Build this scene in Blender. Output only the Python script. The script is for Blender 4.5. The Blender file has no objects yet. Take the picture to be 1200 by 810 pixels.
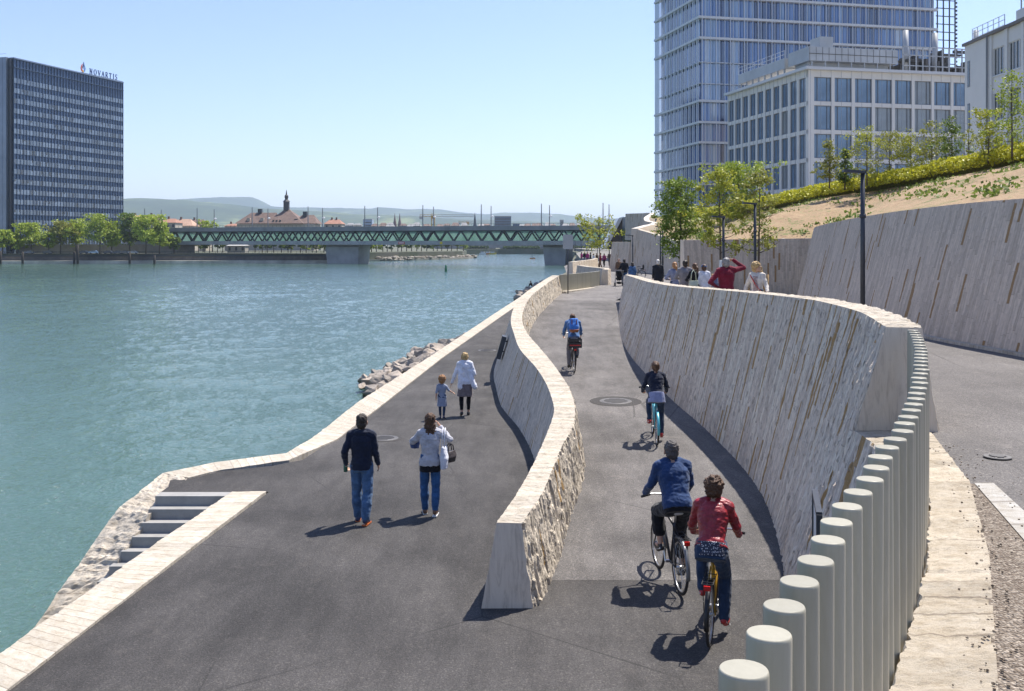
import bpy, math, random
import numpy as np
from mathutils import Vector, Matrix, noise as mnoise
R = math.radians
random.seed(7); rng = np.random.default_rng(7)
S = bpy.context.scene
COL = S.collection
# ------------------------------------------------ camera
E = 8.8                                   # eye height above the river
cam = bpy.data.cameras.new('camera'); co = bpy.data.objects.new('camera', cam); COL.objects.link(co)
co.location = (0, 0, E); co.rotation_euler = (R(90), 0, 0)
cam.sensor_width = 36; cam.lens = 36; cam.shift_y = -119/1200
cam.clip_start = .1; cam.clip_end = 60000
S.camera = co
# ------------------------------------------------ sky, sun, exposure
SUN_EL, SUN_AZ = 61, 44                   # azimuth from +Y towards +X
w = bpy.data.worlds.new('World'); S.world = w; w.use_nodes = True
nt = w.node_tree; nt.nodes.clear()
sky = nt.nodes.new('ShaderNodeTexSky'); sky.sky_type = 'NISHITA'; sky.sun_disc = False
sky.sun_elevation = R(SUN_EL); sky.sun_rotation = R(SUN_AZ)
sky.altitude = 250; sky.air_density = 1.0; sky.dust_density = 0.35; sky.ozone_density = 2.3
bg = nt.nodes.new('ShaderNodeBackground'); bg.inputs['Strength'].default_value = 0.115
wo = nt.nodes.new('ShaderNodeOutputWorld')
tint = nt.nodes.new('ShaderNodeMix'); tint.data_type = 'RGBA'; tint.blend_type = 'MULTIPLY'; tint.inputs[0].default_value = 1; tint.inputs[7].default_value = (.965, .915, 1.05, 1); nt.links.new(sky.outputs[0], tint.inputs[6]); nt.links.new(tint.outputs[2], bg.inputs[0]); nt.links.new(bg.outputs[0], wo.inputs[0])
sl = bpy.data.lights.new('sun', 'SUN'); sl.energy = 5.0; sl.angle = R(.53); sl.color = (1, .94, .86)
so = bpy.data.objects.new('sun', sl); COL.objects.link(so)
sdir = Vector((math.cos(R(SUN_EL))*math.sin(R(SUN_AZ)), math.cos(R(SUN_EL))*math.cos(R(SUN_AZ)), math.sin(R(SUN_EL))))
so.rotation_euler = sdir.to_track_quat('Z', 'Y').to_euler(); so.location = (30, 30, 80)
S.view_settings.view_transform = 'Standard'; S.view_settings.look = 'None'
S.view_settings.gamma = 1; S.view_settings.exposure = 0.72; S.view_settings.use_curve_mapping = False
S.render.engine = 'CYCLES'
S.cycles.volume_bounces = 0; S.cycles.max_bounces = 8; S.cycles.transparent_max_bounces = 12

def at(u, v, d): return ((u-600)/1200*d, d, E-(v-286)/1200*d)
def atz(u, v, z):
    d = (E-z)*1200/(v-286); return ((u-600)/1200*d, d, z)

# ------------------------------------------------ node helper
class NT:
    def __init__(s, name):
        s.m = bpy.data.materials.new(name); s.m.use_nodes = True
        s.t = s.m.node_tree; s.t.nodes.clear()
        s.out = s.t.nodes.new('ShaderNodeOutputMaterial')
        s.b = s.t.nodes.new('ShaderNodeBsdfPrincipled'); s.t.links.new(s.b.outputs[0], s.out.inputs[0])
    def link(s, a, b): s.t.links.new(a, b)
    def set(s, n, i, v):
        if v is None: return
        if hasattr(v, 'links'): s.link(v, n.inputs[i])
        else: n.inputs[i].default_value = v
    def math(s, op, a, b=None, clamp=False):
        n = s.t.nodes.new('ShaderNodeMath'); n.operation = op; n.use_clamp = clamp
        s.set(n, 0, a); s.set(n, 1, b); return n.outputs[0]
    def coord(s, kind='Object'): return s.t.nodes.new('ShaderNodeTexCoord').outputs[kind]
    def mapping(s, vec, scale=(1,1,1), rot=(0,0,0), loc=(0,0,0)):
        n = s.t.nodes.new('ShaderNodeMapping'); s.link(vec, n.inputs[0])
        n.inputs['Scale'].default_value = scale; n.inputs['Rotation'].default_value = rot; n.inputs['Location'].default_value = loc
        return n.outputs[0]
    def noise(s, vec, scale, detail=4, rough=.55, dist=0):
        n = s.t.nodes.new('ShaderNodeTexNoise'); s.link(vec, n.inputs['Vector'])
        n.inputs['Scale'].default_value = scale; n.inputs['Detail'].default_value = detail
        n.inputs['Roughness'].default_value = rough; n.inputs['Distortion'].default_value = dist
        return n.outputs['Fac']
    def voro(s, vec, scale, out='Distance', feat='F1'):
        n = s.t.nodes.new('ShaderNodeTexVoronoi'); n.feature = feat; s.link(vec, n.inputs['Vector']); n.inputs['Scale'].default_value = scale
        return n.outputs[out]
    def white(s, vec, out='Value'):
        n = s.t.nodes.new('ShaderNodeTexWhiteNoise'); n.noise_dimensions = '3D'; s.link(vec, n.inputs['Vector']); return n.outputs[out]
    def comb(s, x, y, z=0.0):
        n = s.t.nodes.new('ShaderNodeCombineXYZ'); s.set(n, 0, x); s.set(n, 1, y); s.set(n, 2, z); return n.outputs[0]
    def sep(s, v):
        n = s.t.nodes.new('ShaderNodeSeparateXYZ'); s.link(v, n.inputs[0]); return n.outputs
    def ramp(s, f, stops, interp='LINEAR'):
        n = s.t.nodes.new('ShaderNodeValToRGB'); n.color_ramp.interpolation = interp
        e = n.color_ramp.elements
        while len(e) < len(stops): e.new(.5)
        for i, (p, c) in enumerate(stops):
            e[i].position = p
            e[i].color = (c, c, c, 1) if not isinstance(c, (tuple, list)) else (*c[:3], 1)
        s.link(f, n.inputs[0]); return n.outputs[0]
    def mix(s, f, a, b, mode='MIX'):
        n = s.t.nodes.new('ShaderNodeMix'); n.data_type = 'RGBA'; n.blend_type = mode
        def st(i, v):
            if isinstance(v, (tuple, list)): n.inputs[i].default_value = (*v[:3], 1)
            elif hasattr(v, 'links'): s.link(v, n.inputs[i])
            else: n.inputs[i].default_value = v
        st(0, f); st(6, a); st(7, b); return n.outputs[2]
    def bump(s, h, strength=.5, dist=.02, normal=None):
        n = s.t.nodes.new('ShaderNodeBump'); s.link(h, n.inputs['Height'])
        n.inputs['Strength'].default_value = strength; n.inputs['Distance'].default_value = dist
        if normal: s.link(normal, n.inputs['Normal'])
        return n.outputs[0]
    def bsdf(s, **k):
        for a, v in k.items():
            key = {'color':'Base Color','rough':'Roughness','metal':'Metallic','normal':'Normal','ior':'IOR','spec':'Specular IOR Level','alpha':'Alpha','coat':'Coat Weight','sheen':'Sheen Weight','trans':'Transmission Weight'}[a]
            if isinstance(v, (tuple, list)): v = (*v[:3], 1)
            s.set(s.b, key, v)
        return s.m

MAT = {}
def plain(name, col, rough=.6, metal=0, var=.12, scale=8, bump=0, spec=.5):
    """a material with a little dirt and tone variation"""
    if name in MAT: return MAT[name]
    n = NT(name); c = n.coord()
    f = n.noise(c, scale, 5, .6)
    lo = tuple(max(0, x*(1-var)) for x in col); hi = tuple(min(1, x*(1+var)) for x in col)
    colr = n.ramp(f, [(.3, lo), (.7, hi)])
    k = dict(color=colr, rough=rough, metal=metal, spec=spec)
    if bump: k['normal'] = n.bump(n.noise(c, scale*6, 4), .5, bump)
    n.bsdf(**k); MAT[name] = n.m; return n.m

def cloth(name, col, scale=9, rough=.9, wear=.18):
    if name in MAT: return MAT[name]
    n = NT(name); c = n.coord()
    f = n.noise(c, scale, 4, .6)
    fine = n.noise(c, 160, 2)
    colr = n.ramp(f, [(.3, tuple(x*(1-wear) for x in col)), (.7, tuple(min(1, x*(1+wear)) for x in col))])
    h = n.math('ADD', n.noise(n.mapping(c, (1, 1, .5)), 13, 3, .5, 1.2), n.math('MULTIPLY', fine, .08))
    n.bsdf(color=colr, rough=rough, sheen=.15, spec=.25, normal=n.bump(h, .6, .02)); MAT[name] = n.m; return n.m

# ------------------------------------------------ mesh helper
class MB:
    def __init__(s): s.v = []; s.f = []; s.mi = []; s.cur = 0
    def add(s, vs, fs):
        b = len(s.v); s.v.extend([tuple(p) for p in vs]); s.f.extend([tuple(i+b for i in f) for f in fs]); s.mi.extend([s.cur]*len(fs)); return s
    def box(s, x0, x1, y0, y1, z0, z1):
        return s.add([(x0,y0,z0),(x1,y0,z0),(x1,y1,z0),(x0,y1,z0),(x0,y0,z1),(x1,y0,z1),(x1,y1,z1),(x0,y1,z1)],
                     [(0,3,2,1),(4,5,6,7),(0,1,5,4),(1,2,6,5),(2,3,7,6),(3,0,4,7)])
    def obox(s, c, hx, hy, hz, M=None):
        vs = []
        for dz in (-1, 1):
            for dx, dy in ((-1,-1),(1,-1),(1,1),(-1,1)):
                p = Vector((dx*hx, dy*hy, dz*hz))
                if M is not None: p = M @ p
                vs.append(p+Vector(c))
        return s.add(vs, [(0,3,2,1),(4,5,6,7),(0,1,5,4),(1,2,6,5),(2,3,7,6),(3,0,4,7)])
    def bar(s, a, b, wx, wz):                   # rectangular bar from a to b
        a, b = Vector(a), Vector(b); d = (b-a); L = d.length
        if L < 1e-6: return s
        M = d.to_track_quat('Y', 'Z').to_matrix()
        return s.obox((a+b)/2, wx/2, L/2, wz/2, M)
    def tube(s, pts, r, n=8, caps=True, closed=False):
        pts = [Vector(p) for p in pts]; N = len(pts)
        rs = r if isinstance(r, (list, tuple)) else [r]*N
        vs = []; up = None
        for i, p in enumerate(pts):
            if closed: t = pts[(i+1) % N]-pts[(i-1) % N]
            else: t = pts[min(i+1, N-1)]-pts[max(i-1, 0)]
            t.normalize()
            if up is None:
                up = Vector((0,0,1)) if abs(t.z) < .9 else Vector((1,0,0))
            a = t.cross(up); 
            if a.length < 1e-4: a = t.cross(Vector((1,.3,.2)))
            a.normalize(); b = a.cross(t); b.normalize(); up = b
            for k in range(n):
                an = 2*math.pi*k/n
                vs.append(p+(a*math.cos(an)+b*math.sin(an))*rs[i])
        fs = []
        rg = N if closed else N-1
        for i in range(rg):
            j = (i+1) % N
            for k in range(n):
                fs.append((i*n+k, i*n+(k+1)%n, j*n+(k+1)%n, j*n+k))
        if caps and not closed:
            fs.append(tuple(reversed(range(n)))); fs.append(tuple(range((N-1)*n, N*n)))
        return s.add(vs, fs)
    def lathe(s, c, prof, n=16, axis='Z'):
        vs = []; fs = []
        for (r, h) in prof:
            for k in range(n):
                a = 2*math.pi*k/n; x, y = r*math.cos(a), r*math.sin(a)
                p = {'Z': (x, y, h), 'X': (h, x, y), 'Y': (x, h, y)}[axis]
                vs.append((c[0]+p[0], c[1]+p[1], c[2]+p[2]))
        m = len(prof)
        for i in range(m-1):
            for k in range(n):
                fs.append((i*n+k, i*n+(k+1)%n, (i+1)*n+(k+1)%n, (i+1)*n+k))
        if prof[0][0] > 1e-5: fs.append(tuple(reversed(range(n))))
        if prof[-1][0] > 1e-5: fs.append(tuple(range((m-1)*n, m*n)))
        return s.add(vs, fs)
    def ell(s, c, r, M=None, n=14, m=9):
        vs = []; fs = []
        c = Vector(c)
        for i in range(m+1):
            th = math.pi*i/m
            for k in range(n):
                a = 2*math.pi*k/n
                p = Vector((r[0]*math.sin(th)*math.cos(a), r[1]*math.sin(th)*math.sin(a), r[2]*math.cos(th)))
                if M is not None: p = M @ p
                vs.append(c+p)
        for i in range(m):
            for k in range(n): fs.append((i*n+k, (i+1)*n+k, (i+1)*n+(k+1)%n, i*n+(k+1)%n))
        return s.add(vs, fs)
    def cap(s, a, b, r0, r1, n=10):                # tapered capsule
        a, b = Vector(a), Vector(b); d = b-a; L = d.length
        if L < 1e-5: return s.ell(a, (r0,)*3)
        M = d.to_track_quat('Z', 'Y').to_matrix(); prof = []
        for i in range(4): t = math.pi/2*i/4; prof.append((r0*math.sin(t)+1e-5, -r0*math.cos(t)))
        prof.append((r0, 0)); prof.append((r1, L))
        for i in range(1, 5): t = math.pi/2*i/4; prof.append((r1*math.cos(t)+1e-5, L+r1*math.sin(t)))
        vs = []; fs = []
        for (r, h) in prof:
            for k in range(n):
                an = 2*math.pi*k/n; vs.append(a+M @ Vector((r*math.cos(an), r*math.sin(an), h)))
        for i in range(len(prof)-1):
            for k in range(n): fs.append((i*n+k, i*n+(k+1)%n, (i+1)*n+(k+1)%n, (i+1)*n+k))
        fs.append(tuple(reversed(range(n)))); fs.append(tuple(range((len(prof)-1)*n, len(prof)*n)))
        return s.add(vs, fs)
    def loft(s, rings, n=16, caps=True):           # rings: (centre, rx, ry, right, fwd)
        vs = []; fs = []
        for (c, rx, ry, ri, fw) in rings:
            for k in range(n):
                a = 2*math.pi*k/n
                ca, sa = math.cos(a), math.sin(a)
                q = 2.4
                ca = math.copysign(abs(ca)**(2/q), ca); sa = math.copysign(abs(sa)**(2/q), sa)
                vs.append(Vector(c)+Vector(ri)*rx*ca+Vector(fw)*ry*sa)
        for i in range(len(rings)-1):
            for k in range(n): fs.append((i*n+k, i*n+(k+1)%n, (i+1)*n+(k+1)%n, (i+1)*n+k))
        if caps:
            fs.append(tuple(reversed(range(n)))); fs.append(tuple(range((len(rings)-1)*n, len(rings)*n)))
        return s.add(vs, fs)
    def prism(s, poly, z0, z1):
        n = len(poly); vs = [(x, y, z0) for x, y in poly]+[(x, y, z1) for x, y in poly]
        a = sum(poly[i][0]*poly[(i+1)%n][1]-poly[(i+1)%n][0]*poly[i][1] for i in range(n))
        fs = [tuple(reversed(range(n))), tuple(range(n, 2*n))]+[(i, (i+1)%n, n+(i+1)%n, n+i) for i in range(n)]
        if a < 0: fs = [tuple(reversed(f)) for f in fs]
        return s.add(vs, fs)
    def build(s, name, mat, parent=None, smooth=False, loc=None):
        me = bpy.data.meshes.new(name); me.from_pydata(s.v, [], s.f)
        mats = mat if isinstance(mat, (list, tuple)) else [mat]
        for m in mats: me.materials.append(m)
        if len(mats) > 1: me.polygons.foreach_set('material_index', s.mi)
        if smooth: me.polygons.foreach_set('use_smooth', [True]*len(me.polygons))
        me.update()
        o = bpy.data.objects.new(name, me); COL.objects.link(o)
        if parent: o.parent = parent
        if loc: o.location = loc
        return o

def npmesh(name, V, F, mat, uv=None, parent=None, smooth=True, mi=None):
    """V (n,3), F (m,4) -> object; uv per vertex (n,2)"""
    me = bpy.data.meshes.new(name); V = np.asarray(V, dtype=np.float32); F = np.asarray(F, dtype=np.int32)
    me.vertices.add(len(V)); me.vertices.foreach_set('co', V.ravel())
    me.loops.add(F.size); me.loops.foreach_set('vertex_index', F.ravel())
    me.polygons.add(len(F)); me.polygons.foreach_set('loop_start', np.arange(len(F), dtype=np.int32)*F.shape[1])
    me.polygons.foreach_set('loop_total', np.full(len(F), F.shape[1], dtype=np.int32))
    for m in (mat if isinstance(mat, (list, tuple)) else [mat]): me.materials.append(m)
    if mi is not None: me.polygons.foreach_set('material_index', np.asarray(mi, dtype=np.int32))
    me.polygons.foreach_set('use_smooth', np.full(len(F), smooth))
    me.update(calc_edges=True)
    if uv is not None:
        l = me.uv_layers.new(name='UVMap'); l.data.foreach_set('uv', np.asarray(uv, dtype=np.float32)[F.ravel()].ravel())
    me.validate()
    o = bpy.data.objects.new(name, me); COL.objects.link(o)
    if parent: o.parent = parent
    return o

def tag(o, label=None, cat=None, group=None, kind=None):
    if label: o['label'] = label
    if cat: o['category'] = cat
    if group: o['group'] = group
    if kind: o['kind'] = kind
    return o
def thing(name, label, cat, loc=(0,0,0), rz=0, group=None):
    o = bpy.data.objects.new(name, None); COL.objects.link(o); o.location = loc; o.rotation_euler = (0, 0, rz)
    o.empty_display_size = .3
    return tag(o, label, cat, group)
def struct(o, label=None):
    return tag(o, label, kind='structure')
def copy_tree(o, loc=None, rz=None, label=None, parent=None, scale=None):
    c = o.copy(); COL.objects.link(c)
    if parent: c.parent = parent
    for ch in list(o.children): copy_tree(ch, parent=c)
    if loc is not None: c.location = loc
    if rz is not None: c.rotation_euler = (0, 0, rz)
    if label: c['label'] = label
    if scale is not None: c.scale = (scale,)*3 if not isinstance(scale, tuple) else scale
    return c
def evaluated(o, mod=None):
    dg = bpy.context.evaluated_depsgraph_get(); dg.update()
    me = bpy.data.meshes.new_from_object(o.evaluated_get(dg))
    return me
def hsh(a, b=0.0):
    x = np.sin(a*12.9898+b*78.233)*43758.5453; return x-np.floor(x)
def vnoise(x, y):                                 # smooth value noise, numpy
    xi, yi = np.floor(x), np.floor(y); fx, fy = x-xi, y-yi
    fx = fx*fx*(3-2*fx); fy = fy*fy*(3-2*fy)
    a, b, c, d = hsh(xi, yi), hsh(xi+1, yi), hsh(xi, yi+1), hsh(xi+1, yi+1)
    return (a*(1-fx)+b*fx)*(1-fy)+(c*(1-fx)+d*fx)*fy
def fbm(x, y, o=4):
    s = 0; a = .5
    for i in range(o): s = s+a*vnoise(x*2**i+i*17.3, y*2**i+i*9.1); a *= .5
    return s

# ------------------------------------------------ ground levels (metres below the eye)
PROM = 4.45
def Hr(d):                                        # cycle ramp
    return np.interp(d, [0, 13.6, 45, 69, 400], [4.45, 4.45, 3.31, 2.82, 2.82])
def Hu(d):                                        # upper plaza and road
    return np.interp(d, [0, 5, 12, 26, 36, 54, 69, 400], [2.1, 2.1, 2.17, 2.14, 2.34, 2.6, 2.82, 2.82])
# ================================================ MATERIALS
def asphalt(name, base, patch=.25, worn=None):
    n = NT(name); c = n.coord()
    grain = n.noise(c, 55, 4, .8); big = n.noise(c, .35, 5, .6, .4); mid = n.noise(n.mapping(c, (3, .6, 1)), 1.1, 5, .65)
    st = n.voro(c, 60, 'Color')
    sp = n.sep(st)[0]
    col = n.ramp(grain, [(.28, base*.35), (.5, base*.95), (.74, base*1.9)])
    col = n.mix(n.math('MULTIPLY', n.math('GREATER_THAN', sp, .90), .26), col, (base*3.2, base*3.1, base*2.9))
    col = n.mix(1, col, n.ramp(big, [(.3, 1-patch), (.7, 1+patch)]), 'MULTIPLY')
    col = n.mix(1, col, n.ramp(mid, [(.3, 1-patch*.6), (.75, 1+patch*.7)]), 'MULTIPLY')
    dust = n.noise(c, 2.3, 8, .8, .6)
    col = n.mix(n.ramp(dust, [(.56, 0), (.72, .26)]), col, (base*3.0, base*2.85, base*2.6))
    crk = n.voro(n.mapping(n.mix(.06, c, n.t.nodes.new('ShaderNodeTexNoise').outputs['Color']), (1, .6, 1)), .33, 'Distance', 'DISTANCE_TO_EDGE'); crk = n.math('MULTIPLY', n.math('LESS_THAN', crk, .0035), n.ramp(big, [(.45, 0), (.6, .55)])); col = n.mix(crk, col, (base*.3,)*3)
    col = n.mix(1, col, (1.07, 1.0, .95), 'MULTIPLY')
    h = n.math('ADD', n.math('MULTIPLY', sp, .6), n.noise(c, 90, 3, .7))
    n.bsdf(color=col, rough=.85, spec=.35, normal=n.bump(h, .85, .012)); return n.m
M_asph_dark = asphalt('asphalt_fresh_dark', .056, .42)
M_asph_ramp = asphalt('asphalt_worn', .112, .38)
M_asph_road = asphalt('asphalt_road', .13, .2)
M_asph_ring = asphalt('asphalt_ring', .05, .1)

def slat_stone(name, base, tan=(.30,.19,.08), tan_at=.93, lean=.02, width=.085, length=.95, bump=.03, contrast=.25, holes=0., warm=(1,1,1)):
    """stone set as narrow tilted upright strips, some of them rusty"""
    n = NT(name); uv = n.coord('UV'); x, y, _ = n.sep(uv)
    wob = n.noise(uv, 2.2, 3, .5)
    a = n.math('DIVIDE', n.math('ADD', n.math('ADD', x, n.math('MULTIPLY', y, lean)), n.math('MULTIPLY', wob, .035)), width)
    colr = n.math('FLOOR', a); fr = n.math('FRACT', a)
    r1 = n.white(n.comb(colr, 3.3))
    b = n.math('ADD', n.math('DIVIDE', y, length), n.math('MULTIPLY', r1, 7.0)); row = n.math('FLOOR', b); fb = n.math('FRACT', b)
    rr = n.white(n.comb(colr, row)); r2 = n.white(n.comb(row, colr, 5.1))
    st = n.noise(n.mapping(uv, (26, 2.2, 1), rot=(0, 0, -math.atan(lean))), 1.0, 6, .7)
    fine = n.noise(uv, 70, 5, .7); med = n.noise(uv, 9, 5, .65)
    lo = tuple(base[i]*(1-contrast)*warm[i] for i in range(3)); hi = tuple(min(.8, base[i]*(1+contrast*.7)) for i in range(3))
    c = n.ramp(rr, [(0, lo), (.5, base), (1, hi)])
    c = n.mix(1, c, n.ramp(st, [(.3, .78), (.7, 1.14)]), 'MULTIPLY')
    c = n.mix(1, c, n.ramp(med, [(.25, .84), (.75, 1.1)]), 'MULTIPLY')
    t = n.math('MULTIPLY', n.math('GREATER_THAN', r2, tan_at), n.ramp(n.noise(uv, 14, 5, .7), [(.30, .3), (.42, 1)]))
    c = n.mix(t, c, n.mix(fine, tan, tuple(q*1.7 for q in tan)))
    e1 = n.math('LESS_THAN', fr, .07); e2 = n.math('LESS_THAN', fb, .012)
    edge = n.math('MAXIMUM', e1, e2)
    c = n.mix(n.math('MULTIPLY', edge, .45), c, tuple(q*.4 for q in base))
    hgt = n.math('ADD', n.math('MULTIPLY', rr, .5), n.math('MULTIPLY', st, .7))
    hgt = n.math('ADD', hgt, n.math('MULTIPLY', fine, .25))
    hgt = n.math('SUBTRACT', hgt, n.math('MULTIPLY', edge, .5))
    if holes:
        hv = n.noise(n.mapping(uv, (24, 5, 1), rot=(0, 0, -math.atan(lean))), 1.0, 4, .6)
        hm = n.ramp(hv, [(.36, 1), (.42, 0)])
        c = n.mix(n.math('MULTIPLY', hm, holes), c, tuple(q*.3 for q in base))
        hgt = n.math('SUBTRACT', hgt, n.math('MULTIPLY', hm, 1.5))
    n.bsdf(color=c, rough=.88, spec=.3, normal=n.bump(hgt, 1.0, bump)); return n.m
M_slat_cool = slat_stone('stone_strips_sawn', (.68,.575,.455), bump=.012, contrast=.16, tan_at=.955, holes=.18)
M_slat_rough = slat_stone('stone_strips_rough', (.74,.625,.49), bump=.018, contrast=.2, tan_at=.915, length=1.3, holes=.14)
M_slat_split = slat_stone('stone_strips_split_face', (.66,.575,.455), tan_at=.965, bump=.035, contrast=.32, width=.10, length=.5, lean=.08, holes=.7)
M_slat_far = slat_stone('stone_strips_upper_wall', (.60,.505,.40), tan=(.24,.15,.07), tan_at=.957, bump=.012, contrast=.17, lean=.02, width=.09, length=.85)
def cope_mat(name, base=(.52,.475,.40), step=.13, rough_b=.02):
    n = NT(name); uv = n.coord('UV'); x, y, _ = n.sep(uv)
    wob = n.noise(uv, 5, 3)
    a = n.math('DIVIDE', n.math('ADD', x, n.math('MULTIPLY', wob, .05)), step); fl = n.math('FLOOR', a); fr = n.math('FRACT', a)
    r = n.white(n.comb(fl, 1.7)); r3 = n.white(n.comb(fl, 8.7))
    joint = n.math('MULTIPLY', n.math('LESS_THAN', fr, .07), n.math('GREATER_THAN', r3, .35))
    big = n.noise(uv, 3.5, 6, .7); fine = n.noise(uv, 45, 5, .75); chip = n.noise(n.mapping(uv, (7, 3.6, 1)), 1.7, 7, .75)
    c = n.ramp(r, [(0, tuple(q*.86 for q in base)), (1, tuple(min(.85, q*1.12) for q in base))])
    c = n.mix(1, c, n.ramp(chip, [(.3, (.72,.68,.62)), (.55, 1.03)]), 'MULTIPLY')
    c = n.mix(1, c, n.ramp(big, [(.3, (.86,.82,.76)), (.65, 1.04)]), 'MULTIPLY')
    c = n.mix(n.math('MULTIPLY', joint, .55), c, (.16,.13,.10))
    h = n.math('ADD', n.math('ADD', n.math('MULTIPLY', r, .3), chip), n.math('MULTIPLY', fine, .6)); h = n.math('SUBTRACT', h, n.math('MULTIPLY', joint, .7))
    n.bsdf(color=c, rough=.9, spec=.25, normal=n.bump(h, .9, rough_b)); return n.m
M_cope = cope_mat('limestone_coping')
M_kerb = cope_mat('limestone_kerb_blocks', (.50,.46,.39), .17, .014)
M_cap = cope_mat('split_limestone_slabs', (.50,.445,.36), .33, .03)
M_conc = plain('pale_concrete', (.42,.41,.39), .8, var=.1, scale=2, bump=.006)
M_cheek = cope_mat('split_cheek_blocks', (.56,.51,.43), .24, .035)
def marble():
    n = NT('sawn_limestone_end'); c = n.coord()
    f = n.noise(n.mapping(c, (9, 9, 1.2)), 1.4, 8, .7, 1.2)
    col = n.ramp(f, [(.3, (.48,.40,.31)), (.5, (.68,.585,.47)), (.7, (.74,.65,.53))])
    n.bsdf(color=col, rough=.8, normal=n.bump(f, .4, .01)); return n.m
M_end = marble()

# ================================================ RIVER AND LAND
def water_mat():
    n = NT('river_water'); c = n.coord()
    s1 = n.noise(n.mapping(c, (1, .55, 1), rot=(0, 0, .35)), .42, 3, .55, .6)
    s2 = n.noise(n.mapping(c, (1, .6, 1), rot=(0, 0, -.25)), 1.5, 4, .6, .8)
    s3 = n.noise(n.mapping(c, (1, .8, 1)), 5.5, 4, .65, .4)
    big = n.noise(n.mapping(c, (1, .4, 1), rot=(0,0,.2)), .035, 4, .6)
    h = n.math('ADD', n.math('MULTIPLY', s1, .0), n.math('MULTIPLY', s2, .22)); h = n.math('ADD', h, n.math('MULTIPLY', s3, .2))
    col = n.ramp(big, [(.3, (.050,.102,.082)), (.7, (.078,.142,.116))])
    n.bsdf(color=col, rough=.05, ior=1.33, spec=.7, normal=n.bump(h, 1.0, .42)); return n.m
def grid_sheet(name, X, Y, Z, mat, smooth=True, uv=None):
    ny, nx = X.shape; V = np.stack([X.ravel(), Y.ravel(), Z.ravel()], 1)
    i = np.arange(ny-1)[:, None]*nx+np.arange(nx-1)[None, :]
    F = np.stack([i, i+1, i+nx+1, i+nx], -1).reshape(-1, 4)
    return npmesh(name, V, F, mat, uv, smooth=smooth)
M_water = water_mat()
xs = np.linspace(-14000, 14000, 57); ys = np.linspace(-3000, 22000, 51)
X, Y = np.meshgrid(xs, ys)
struct(grid_sheet('river', X, Y, X*0-.16, M_water), 'green blue river')
yk = np.concatenate([np.geomspace(7, 260, 1150), np.geomspace(261, 1000, 120)]); ak = np.linspace(-.66, .12, 520)
Y, A = np.meshgrid(yk, ak, indexing='ij'); X = Y*A
def waves(X, Y):
    z = 0
    for (sc, am, an) in ((.10, .16, .3), (.27, .10, -.35), (.62, .055, .5), (1.5, .042, -.1), (3.3, .022, .25)):
        ca, sa = math.cos(an), math.sin(an); u, v = (X*ca+Y*sa)*sc, (-X*sa+Y*ca)*sc*.62
        w0 = fbm(u+5*sc, v+3.1, 2); w1 = 1-np.abs(2*w0/.75-1); z = z+am*(w1-.6)*(.25+.9*vnoise(X*.03+sc*7, Y*.018)+.9*vnoise((X-.2*Y)*.14+sc*3, Y*.022+5)**2)
    return z
edge = np.clip(1-(A+.66)/.02, 0, 1)+np.clip((A-.10)/.02, 0, 1)+np.clip((Y-900)/100, 0, 1)+np.clip(1-(Y-7)/.6, 0, 1)
Zw = waves(X, Y)*np.clip(1-(Y-150)/700, .25, 1)*(1-np.clip(edge, 0, 1))-.22*np.clip(edge, 0, 1)
struct(grid_sheet('river_surface_water', X, Y, Zw, M_water), 'choppy green blue river surface')

def ground_mat(name, a, b, sc=.05):
    n = NT(name); c = n.coord(); f = n.noise(c, sc, 8, .7); g = n.noise(c, 3, 5, .7)
    n.bsdf(color=n.mix(1, n.ramp(f, [(.35, a), (.65, b)]), n.ramp(g, [(.3, .75), (.7, 1.2)]), 'MULTIPLY'), rough=.95); return n.m
M_land = ground_mat('far_ground', (.07,.09,.045), (.14,.13,.10))
M_bankstone = plain('old_quay_stone', (.13,.115,.10), .9, var=.35, scale=.35, bump=.02)
# far (left) bank and the land beyond the river
left_bank = [(-9000, 455), (-300, 454.2), (-80, 475.2), (-80, 520), (-66, 545), (-50, 575), (-30, 620), (-31, 700), (-45, 860), (-12, 905), (60, 915), (400, 900), (9000, 900), (13500, 21000), (-13500, 21000)]
struct(MB().prism(left_bank, -1.5, 4.4).build('far_bank_ground', M_land))
# near (right) bank, kept under the paved terraces
right_bank = [(2.5, 61), (1.5, 90), (2.2, 100), (4.2, 120), (7.2, 150), (11.5, 190), (14.5, 240), (18, 303), (24.5, 400), (29, 430), (36, 600), (38, 760), (39, 890), (60, 905), (3000, 905), (3000, 61)]
struct(MB().prism(right_bank, -1.5, 4.28).build('near_bank_ground', M_land))
park = [(9.3, 158), (12.8, 190), (19, 303), (27, 400), (36, 430), (42, 700), (3000, 700), (3000, 158)]
struct(MB().prism(park, 4.2, E-2.84).build('riverside_park_ground', ground_mat('park_ground', (.16,.15,.13), (.22,.21,.18), .2)))

# lower promenade: one asphalt sheet
def poly_sheet(name, poly, z, mat):
    m = MB(); m.add([(x, y, z) for x, y in poly], [tuple(range(len(poly)))]); o = m.build(name, mat)
    return o
KS = .964
sc_ = lambda L: [(x*KS, y*KS) for x, y in L]
rim_in = sc_([(-6.45, 19.9), (-5.95, 20.55), (-4.75, 21.2), (-4.25, 21.8), (-3.95, 24.4), (-3.25, 34.2), (-2.3, 46.2), (-.65, 64), (1.75, 92), (4.3, 118)])
Z0 = E-PROM
rim_in = [(x-.22, y+.10) for x, y in rim_in]
prom = [(-5.8, -3), (-5.05, 10.0), (-4.36, 18.38), (-6.3, 18.38), (-6.3, 18.8)]+rim_in+[(12, 114), (12, -3)]
struct(poly_sheet('promenade_asphalt', prom, Z0, M_asph_dark), 'dark asphalt of the lower riverside promenade')
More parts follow.
